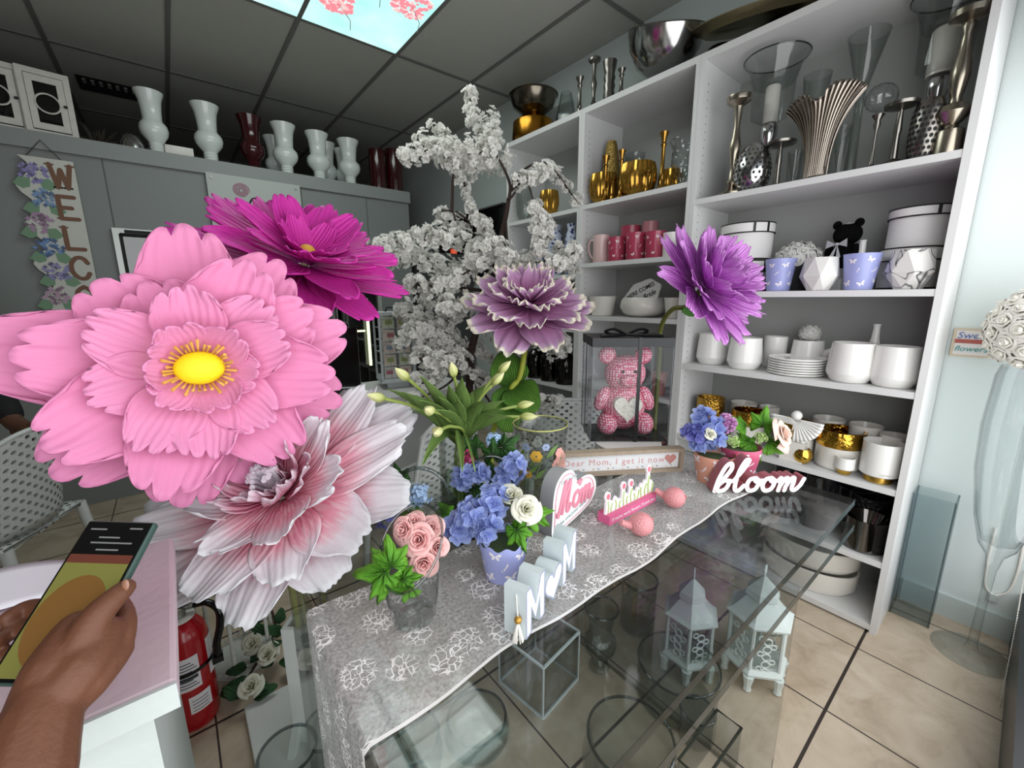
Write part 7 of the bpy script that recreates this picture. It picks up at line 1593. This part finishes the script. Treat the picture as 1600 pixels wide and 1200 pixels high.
q = P_(1105, 1150, 0.12); t = thing('glass_tank', 'rectangular glass tank vase with dark rim at the table front', 'vase', (q.x-0.02, q.y-0.02, 0.001), R(0))
a, b_, h_ = 0.11, 0.035, 0.13; mb = MB()
for k in (-1, 1): mb.box((-a,k*b_-0.002,0),(a,k*b_+0.002,h_)); mb.box((k*a-0.002,-b_,0),(k*a+0.002,b_,h_))
mb.build('walls', M_glass, t, 0); MB().tube([(-a,-b_,h_),(a,-b_,h_),(a,b_,h_),(-a,b_,h_),(-a,-b_,h_)], 0.004, 6).build('rim', mat('dark_glass_rim', '33352f', 0.2), t)
# ---- white filigree lantern on the floor by the bookcase
def moroccan(label, loc, rr, h, rz=0.2):
    t = thing('filigree_lantern', label, 'lantern', loc, rz, 'white filigree lanterns on the floor')
    Mw = mat('white_filigree', 'dfe6e2', 0.5); n = 6
    MB().lathe([(0.0001,0.06),(rr*1.12,0.06),(rr*1.15,0.07),(rr,0.085),(0.0001,0.085)], n).build('base', Mw, t, 0)
    for i in range(n):
        a = 2*PI*i/n; cx_, cy_ = rr*1.02*math.cos(a), rr*1.02*math.sin(a)
        MB().lathe([(0.006,0),(0.014,0.004),(0.011,0.02),(0.016,0.045),(0.018,0.06)], 8, (cx_, cy_, 0)).build('foot', Mw, t)
        MB().tube([(rr*0.98*math.cos(a), rr*0.98*math.sin(a), 0.085), (rr*0.98*math.cos(a), rr*0.98*math.sin(a), h*0.62)], 0.006, 6).build('post', Mw, t)
        b_ = a+2*PI/n; m_ = Vector(((math.cos(a)+math.cos(b_))/2*rr, (math.sin(a)+math.sin(b_))/2*rr, h*0.36)); nn = Vector((m_.x, m_.y, 0)).normalized(); tn = Vector((-nn.y, nn.x, 0)); mb = MB()
        for k in range(5):
            z0 = h*0.2+k*h*0.075; mb.torus(m_+Vector((0,0,z0-h*0.36)), 0.013, 0.0028, 10, 5, nn); mb.torus(m_+tn*0.02*(1 if k % 2 else -1)+Vector((0,0,z0-h*0.36+0.012)), 0.009, 0.0025, 10, 5, nn)
        mb.build('filigree', Mw, t)
    MB().lathe([(rr*1.15,h*0.62),(rr*1.18,h*0.64),(rr*1.0,h*0.66),(rr*0.55,h*0.78),(rr*0.5,h*0.79),(rr*0.6,h*0.81),(rr*0.55,h*0.86),(rr*0.2,h*0.95),(0.0001,h)], n).build('roof', Mw, t, 0)
    MB().lathe([(rr*0.9,0.09),(rr*0.9,h*0.61)], n).build('panes', M_glass, t, 0)
    MB().torus((0,0,h+0.018), 0.018, 0.003, 18, 6, (0,1,0)).build('ring', Mw, t)
q = PZ(1223, 1068, 0); moroccan('white filigree lantern standing on the floor at the right end of the table', (q.x-0.03, q.y+0.09, 0.0), 0.095, 0.40)
moroccan('white filigree lantern added under the table in place of a faint white reflection', (1.33, 0.62, 0.0), 0.085, 0.37, 0.5)  # second lantern added where only a faint white reflection shows
# ================================================================ right edge: tall vase, rose ball, acrylic box, tile, cords
q = PZ(1503, 1012, 0.0)
t = thing('giant_wine_glass', 'giant clear wine glass shaped floor vase at the right edge', 'vase', (q.x-0.015, q.y-0.022, 0.001))
r_ = ray(1608, 515); zb = CAM.z+r_.z*Vector((q.x-0.015, q.y-0.022)).length/Vector((r_.x, r_.y)).length; hh = zb-0.125
MB().lathe([(0.0001,0),(0.11,0),(0.11,0.004),(0.06,0.012),(0.02,0.024),(0.014,0.05),(0.012,0.2),(0.014,0.36),(0.024,0.42),(0.05,0.46),(0.074,0.56),(0.100,0.74),(0.108,0.9),(0.10,1.08),(0.092,hh),(0.089,hh),(0.097,1.08),(0.104,0.9),(0.096,0.74),(0.07,0.565),(0.045,0.475),(0.0001,0.45)], 48).build('glass_body', glass('vase_glass', 'f8fafa', 0.14, 1.5, 0.02, 0.0), t)
rbx = thing('rose_ball', 'large ball of ivory foam roses on the giant wine glass vase', 'rose ball', (q.x-0.015, q.y-0.022, zb))
rose_dome(rbx, (0,0,0), 0.15, 0.040, M_rw, 90, -0.75)
q0, q1 = PZ(1402, 952, 0), PZ(1457, 976, 0)
t = thing('acrylic_box', 'tall open clear acrylic box leaning by the wall next to the bookcase', 'acrylic box', (2.33, 0.138, 0.001), R(0))
a, b_, h_ = 0.055, 0.06, 0.56; mb = MB()
for k in (-1, 1): mb.box((-a,k*b_-0.0025,0),(a,k*b_+0.0025,h_)); mb.box((k*a-0.0025,-b_,0),(k*a+0.0025,b_,h_))
mb.box((-a,-b_,0),(a,b_,0.012)); mb.build('walls', glass('grey_acrylic', 'f3f6f7', 0.1, 0.5, 0.02, 0.0), t, 0)
e = MB()
for k in (-1, 1):
    for j in (-1, 1): e.cbox((k*a,j*b_,h_/2),(0.006,0.006,h_))
e.build('edges', M_aedge, t, 0)
p = PX(1519, 536, XW-0.004); t = thing('wall_tile', 'small framed tile with blue and teal writing hanging on the wall', 'tile', (XW-0.001, p.y, p.z), (0, 0, -PI/2))
MB().box((-0.055,-0.008,-0.055),(0.055,0,0.055)).build('frame', mat('tile_frame', 'c9b9a2', 0.6), t, 0); MB().box((-0.047,-0.0095,-0.047),(0.047,-0.008,0.047)).build('picture', mat('tile_cream', 'd9d3d0', 0.6), t, 0)
MB().box((-0.047,-0.0105,-0.002),(0.047,-0.0095,0.014)).build('red_band', mat('tile_rust', 'a5544c', 0.6), t, 0)
text('lettering', 'Sweet', 0.036, mat('tile_blue', '5b6fa8', 0.6), t, (0, -0.011, 0.028), (PI/2,0,0), 0.0004, shear=0.2); text('lettering', 'flowers', 0.03, mat('tile_teal', '3d9793', 0.6), t, (0, -0.011, -0.024), (PI/2,0,0), 0.0004, shear=0.2)
# roller blind bead chain by the window, and a white cord on the wall
t = thing('bead_chain', 'white roller blind bead chain hanging at the right edge', 'chain', (0, 0, 0))
P = [PY(x, y, -0.128) for x, y in ((1603, 880), (1590, 960), (1575, 1040), (1560, 1110), (1548, 1160), (1545, 1210))]
P = smooth2([tuple(v) for v in P], 40); mb = MB(); acc = 0; last = Vector(P[0])
for q in P[1:]:
    if (Vector(q)-last).length >= 0.0062: mb.sphere(q, 0.0026, 6, 5); last = Vector(q)
mb.tube(P[::8]+[P[-1]], 0.0008, 4); o = mb.build('beads', mat('bead_white', 'd9d6cf', 0.4), t)
MB().tube(smooth2([tuple(PX(x, y, XW-0.006)) for x, y in ((1556, 825), (1543, 880), (1540, 915), (1552, 930))], 6), 0.004, 8).build('x', M_cream, None)
o = bpy.data.objects['x']; o.name = 'wall_cable'; tag(o, 'white cord on the wall looping behind the giant wine glass', 'cord')
t = thing('cord_clip', 'small clear clip on the wall holding the white cord', 'clip', PX(1552, 934, XW-0.008)); MB().cbox((0,0,0),(0.012,0.028,0.03)).build('clip', mat('grey_clip', 'b9c0be', 0.3), t, 0)
MB().tube(smooth2([tuple(PX(x, y, XW-0.006)) for x, y in ((1552, 930), (1575, 925), (1590, 895), (1600, 850))], 6), 0.004, 8).build('x', M_cream, None)
o = bpy.data.objects['x']; o.name = 'wall_cable'; tag(o, 'white cord end rising from the wall clip to the right picture edge', 'cord')
# ================================================================ back: welcome board, shop sign, counter, card rack
YS = CY-0.035
tlx, tly = PY(62, 245, YS), PY(114, 253, YS)
t = thing('welcome_sign', 'tall hanging WELCOME board with painted hydrangeas on the cooler', 'sign', (tly.x, YS, tly.z))
bw, bh = 0.22, 1.30
M_brd = mat('cream_board', 'c9cac2', 0.7); out = [(0,0),(0,-bh)]
for k in range(40): out.append((-bw-0.035*math.sin(k*0.97)*1.0-(0.0 if k > 2 else 0), -bh+bh*k/39))
MB().prism(out, 0.0, 0.012).build('board', M_brd, t, 0)
M_br = mat('brown_letter', '74503c', 0.6)
LET = {'W': [[(0,1),(.25,0)],[(.25,0),(.5,.8)],[(.5,.8),(.75,0)],[(.75,0),(1,1)]], 'E': [[(.1,0),(.1,1)],[(.1,1),(.9,1)],[(.1,.5),(.7,.5)],[(.1,0),(.95,0)]], 'L': [[(.1,0),(.1,1)],[(.1,0),(.95,0)]], 'M': [[(.05,0),(.05,1)],[(.05,1),(.5,.3)],[(.5,.3),(.95,1)],[(.95,1),(.95,0)]],
       'C': [[(.95,.75),(.75,.97),(.4,.98),(.1,.7),(.1,.3),(.4,.02),(.75,.03),(.95,.25)]], 'O': [[(.5,1),(.12,.75),(.12,.25),(.5,0),(.88,.25),(.88,.75),(.5,1)]]}
for k, ch in enumerate('WELCOME'):
    mb = MB(); zz = -0.155-0.175*k
    for st in LET[ch]: mb.stroke([(-0.105+p[0]*0.085, zz+p[1]*0.125) for p in st], 0.011, -0.003, 0.0, None, 5)
    for st in LET[ch]:
        if len(st) == 2 and abs(st[0][0]-st[1][0]) < 0.3:
            for p in st:
                if p[1] in (0, 1): mb.prism([(-0.105+p[0]*0.085-0.02, zz+p[1]*0.125-0.004), (-0.105+p[0]*0.085+0.02, zz+p[1]*0.125-0.004), (-0.105+p[0]*0.085+0.02, zz+p[1]*0.125+0.004), (-0.105+p[0]*0.085-0.02, zz+p[1]*0.125+0.004)], -0.003, 0)
    mb.build('letter_'+ch.lower(), M_br, t, 0)
rn = random.Random(4); HC = ['8a86b8', '7b98bd', 'a98aa6', '6f8fbf', '8f8bb8', 'b79aae', '7f9dbb', '9a94c0', '87a0c0']
for k in range(9):
    zc = -0.09-0.138*k; xc = -0.175+0.018*math.sin(k*2.1); c1 = mat('print_'+HC[k], HC[k], 0.7); c2 = mat('printd_'+HC[k], ''.join('%02x' % int(int(HC[k][i:i+2], 16)*0.72) for i in (0, 2, 4)), 0.7); g1 = mat('print_leaf', '76977a', 0.7)
    mb = MB(); mb.cur = 2
    for s in (-1, 1): mb.prism([(xc+0.06*s*q_+0.0, zc-0.06+w_*0.03) for q_, w_ in ((0.3,1),(1,1.2),(1.5,-0.2),(0.9,-1),(0.4,-0.6))][::s], -0.0012, -0.0002)
    for i in range(38):
        a = rn.random()*6.28; d = 0.06*math.sqrt(rn.random()); mb.cur = rn.choice([0, 0, 1]); cx_, cz_ = xc+d*math.cos(a), zc+d*0.85*math.sin(a); y_ = -0.0014-0.00003*i
        mb.add([(cx_+0.014*(0.7+0.3*math.cos(4*q_))*math.cos(q_), y_, cz_+0.014*(0.7+0.3*math.cos(4*q_))*math.sin(q_)) for q_ in [2*PI*j/12 for j in range(12)]], [tuple(range(12))])
    mb.build('painted_hydrangea', [c1, c2, g1], t, 0)
MB().tube([(-0.19,0.004,0),(-0.12,0.004,0.095),(-0.05,0.004,0)], 0.003, 5).build('hanger', mat('twine', '4a4640', 0.8), t)
a, b_ = PY(320, 265, YS), PY(468, 290, YS)
t = thing('shop_sign', 'pale shop sign with pink rose emblem behind the magenta flower', 'sign', (a.x, YS, b_.z)); wS = b_.x-a.x
MB().box((0,0,-0.42),(wS,0.008,0.0)).build('board', mat('sign_pale', 'b3b8b5', 0.5), t, 0)
for x in (0.03, wS-0.03): MB().lathe([(0.0001,0),(0.008,0),(0.008,0.006),(0.0001,0.006)], 12).build('screw', MATS['nickel'], t, loc=(x, -0.006, -0.03), rot=(R(-90), 0, 0))
mb = MB(); rx, rz_ = wS*0.34, -0.09
for k in range(6):
    q = 0.05-0.007*k; mb.stroke([(rx+q*math.cos(a_+k), rz_+q*0.85*math.sin(a_+k)) for a_ in [PI*1.6*i/8 for i in range(9)]], 0.0045, -0.002-0.0003*k, 0, None, 3)
mb.build('rose_emblem', mat('rose_emblem', '9b7a86', 0.6), t, 0)
mb = MB()
for st in ([(0.40,-0.25),(0.38,-0.20),(0.42,-0.145),(0.48,-0.14),(0.52,-0.18),(0.50,-0.24),(0.44,-0.28),(0.40,-0.25)], [(0.56,-0.16),(0.58,-0.24),(0.62,-0.17),(0.66,-0.24),(0.70,-0.14)]): mb.stroke([(wS*(x+0.02), z) for x, z in st], 0.006, -0.002, 0, None, 6)
mb.build('script_lettering', M_blackm, t, 0)
# grey cabinet beyond the tree with glassware on it
zc = PY(650, 392, 3.55).z
t = thing('side_cabinet', 'grey cabinet at the end of the cooler behind the blossom tree', 'cabinet', (0, 0, 0)); MB().box((1.90, 3.56, 0), (2.365, 3.98, zc)).build('cabinet_body', mat('dark_grey_cabinet', '4c4e4d', 0.6), t, 0)
for k, (px, w_, yt, lab_) in enumerate(((608, 22, 358, 'clear glass vase on the grey cabinet, leftmost'), (628, 22, 355, 'clear glass vase on the grey cabinet, second from left'), (650, 26, 352, 'clear square glass vase on the grey cabinet'), )):
    s_ = 3.66/ray(px, 392).y; c = CAM+ray(px, 392)*s_; c.z = zc+0.001; c.x = max(c.x, 1.96+0.09*k); h = 0.2; tag(MB().lathe([(a*0.045, b_*h) for a, b_ in inner(P_CYL, 0.06)], 24).build('glass_vase', M_glass, None, 40, c), lab_, 'vase', 'glass vases on the grey cabinet')
t = thing('votive', 'small glass votive with a red glow on the grey cabinet', 'candle holder', (2.22, 3.64, zc+0.001)); MB().lathe([(a*0.04, b_*0.1) for a, b_ in inner(P_CYL, 0.06)], 20).build('glass', M_glass, t); MB().lathe([(0.0001,0.008),(0.03,0.008),(0.03,0.05),(0.0001,0.05)], 16).build('candle', mat('red_candle_glow', 'e0563a', 0.6, emit=0.8), t)
a, b_ = PZ(560, 630, 0.80), PZ(690, 610, 0.80)
t = thing('service_counter', 'white service counter behind the tulips carrying the card rack', 'counter', (0, 0, 0))
MB().box((a.x-0.55, a.y, 0.765), (b_.x+0.25, a.y+0.55, 0.80)).build('worktop', M_lam, t, 0); MB().box((a.x+0.10, a.y+0.03, 0), (b_.x+0.2, a.y+0.5, 0.765)).build('counter_body', mat('counter_front', 'c4c8c8', 0.5), t, 0)
rc = PZ(622, 606, 0.80); t = thing('card_rack', 'white spinning card rack filled with greeting cards on the service counter', 'card rack', (rc.x+0.02, rc.y+0.07, 0.8005), R(-12))
Mrk = mat('rack_white', 'c9cfcf', 0.5); w_, H_ = 0.105, 0.47
MB().cbox((0,0,0.02),(0.13,0.13,0.04)).build('foot', Mrk, t, 0); MB().box((-w_,-w_,0.04),(w_,w_,0.065)).build('base', Mrk, t, 0); MB().box((-w_,-w_,H_-0.02),(w_,w_,H_)).build('top', Mrk, t, 0)
MB().box((-0.02,-0.02,0.065),(0.02,0.02,H_-0.02)).build('core', Mrk, t, 0)
for sx in (-1, 1):
    for sy in (-1, 1): MB().cbox((sx*(w_-0.006), sy*(w_-0.006), H_/2+0.02),(0.012,0.012,H_-0.07)).build('post', Mrk, t, 0)
MB().tube([(-0.04,0,H_),(-0.03,0,H_+0.025),(0.03,0,H_+0.025),(0.04,0,H_)], 0.006, 6).build('handle', M_blackm, t)
rn = random.Random(2); CCs = ['d8d3d0', 'cfd8dc', 'e0d2c4', 'c9b6b9', 'd5dbc3']
for k in range(5):
    z = 0.072+k*0.076; MB().box((-w_+0.012,-w_+0.012,z-0.004),(w_-0.012,w_-0.012,z)).build('shelf', Mrk, t, 0)
    for side in range(2):
        for j in (0, 1):
            x = -0.045+0.09*j; cm = mat('card_%d' % rn.randrange(5), CCs[rn.randrange(5)], 0.7)
            mb = MB()
            if side == 0: mb.box((x-0.036,-w_+0.016,z+0.0005),(x+0.036,-w_+0.018,z+0.066))
            else: mb.box((w_-0.018,x-0.036,z+0.0005),(w_-0.016,x+0.036,z+0.066))
            o = mb.build('greeting_card', cm, None, 0); o.matrix_world = Matrix.Translation((rc.x+0.02, rc.y+0.07, 0.8005)) @ Matrix.Rotation(R(-12), 4, 'Z')
            tag(o, 'greeting card in the %s row of the card rack, %s face, %s' % (('bottom', 'second', 'middle', 'fourth', 'top')[k], ('front', 'right')[side], ('left', 'right')[j]), 'card', 'greeting cards in the rack')
            pm_ = MB(); v0 = rn.uniform(-0.01, 0.01)
            if side == 0: pm_.box((x-0.02+v0,-w_+0.0152,z+0.02),(x+0.02+v0,-w_+0.016,z+0.045))
            else: pm_.box((w_-0.016,x-0.02+v0,z+0.02),(w_-0.0152,x+0.02+v0,z+0.045))
            pm_.build('printed_picture', mat('card_print_%d' % (k % 3), ('b9707a', '9fae6a', '8f9bb5')[k % 3], 0.7), o, 0)
        cp = [(-0.088, z+0.052), (-0.088, z+0.05)]
        for q in range(5): cp += [(-0.085+0.0425*q-0.001, z+0.05), (-0.085+0.0425*q-0.001, z), (-0.085+0.0425*q+0.001, z), (-0.085+0.0425*q+0.001, z+0.05)]
        cp += [(0.088, z+0.05), (0.088, z+0.052)]
        wr_ = MB(); wr_.M = Matrix.Rotation(PI/2*side, 4, 'Z'); wr_.prism(cp, -w_+0.009, -w_+0.011)
        wr_.build('wire_grille', mat('rack_wire', '8b9291', 0.4), t, 0)
mo = PY(512, 560, a.y+0.3); t = thing('monitor', 'black computer monitor seen between the pink flower and the card rack', 'monitor', (mo.x, mo.y, 0), R(-25))
MB().cbox((0,0,mo.z),(0.34,0.03,0.34)).build('screen', M_black, t, 0); MB().cbox((0,0.03,(mo.z-0.17+0.8)/2),(0.05,0.02,mo.z-0.97)).build('stand', M_blackm, t, 0); MB().box((-0.1,-0.07,0.8005),(0.1,0.1,0.815)).build('foot', M_blackm, t, 0)
bpy.context.view_layer.update()
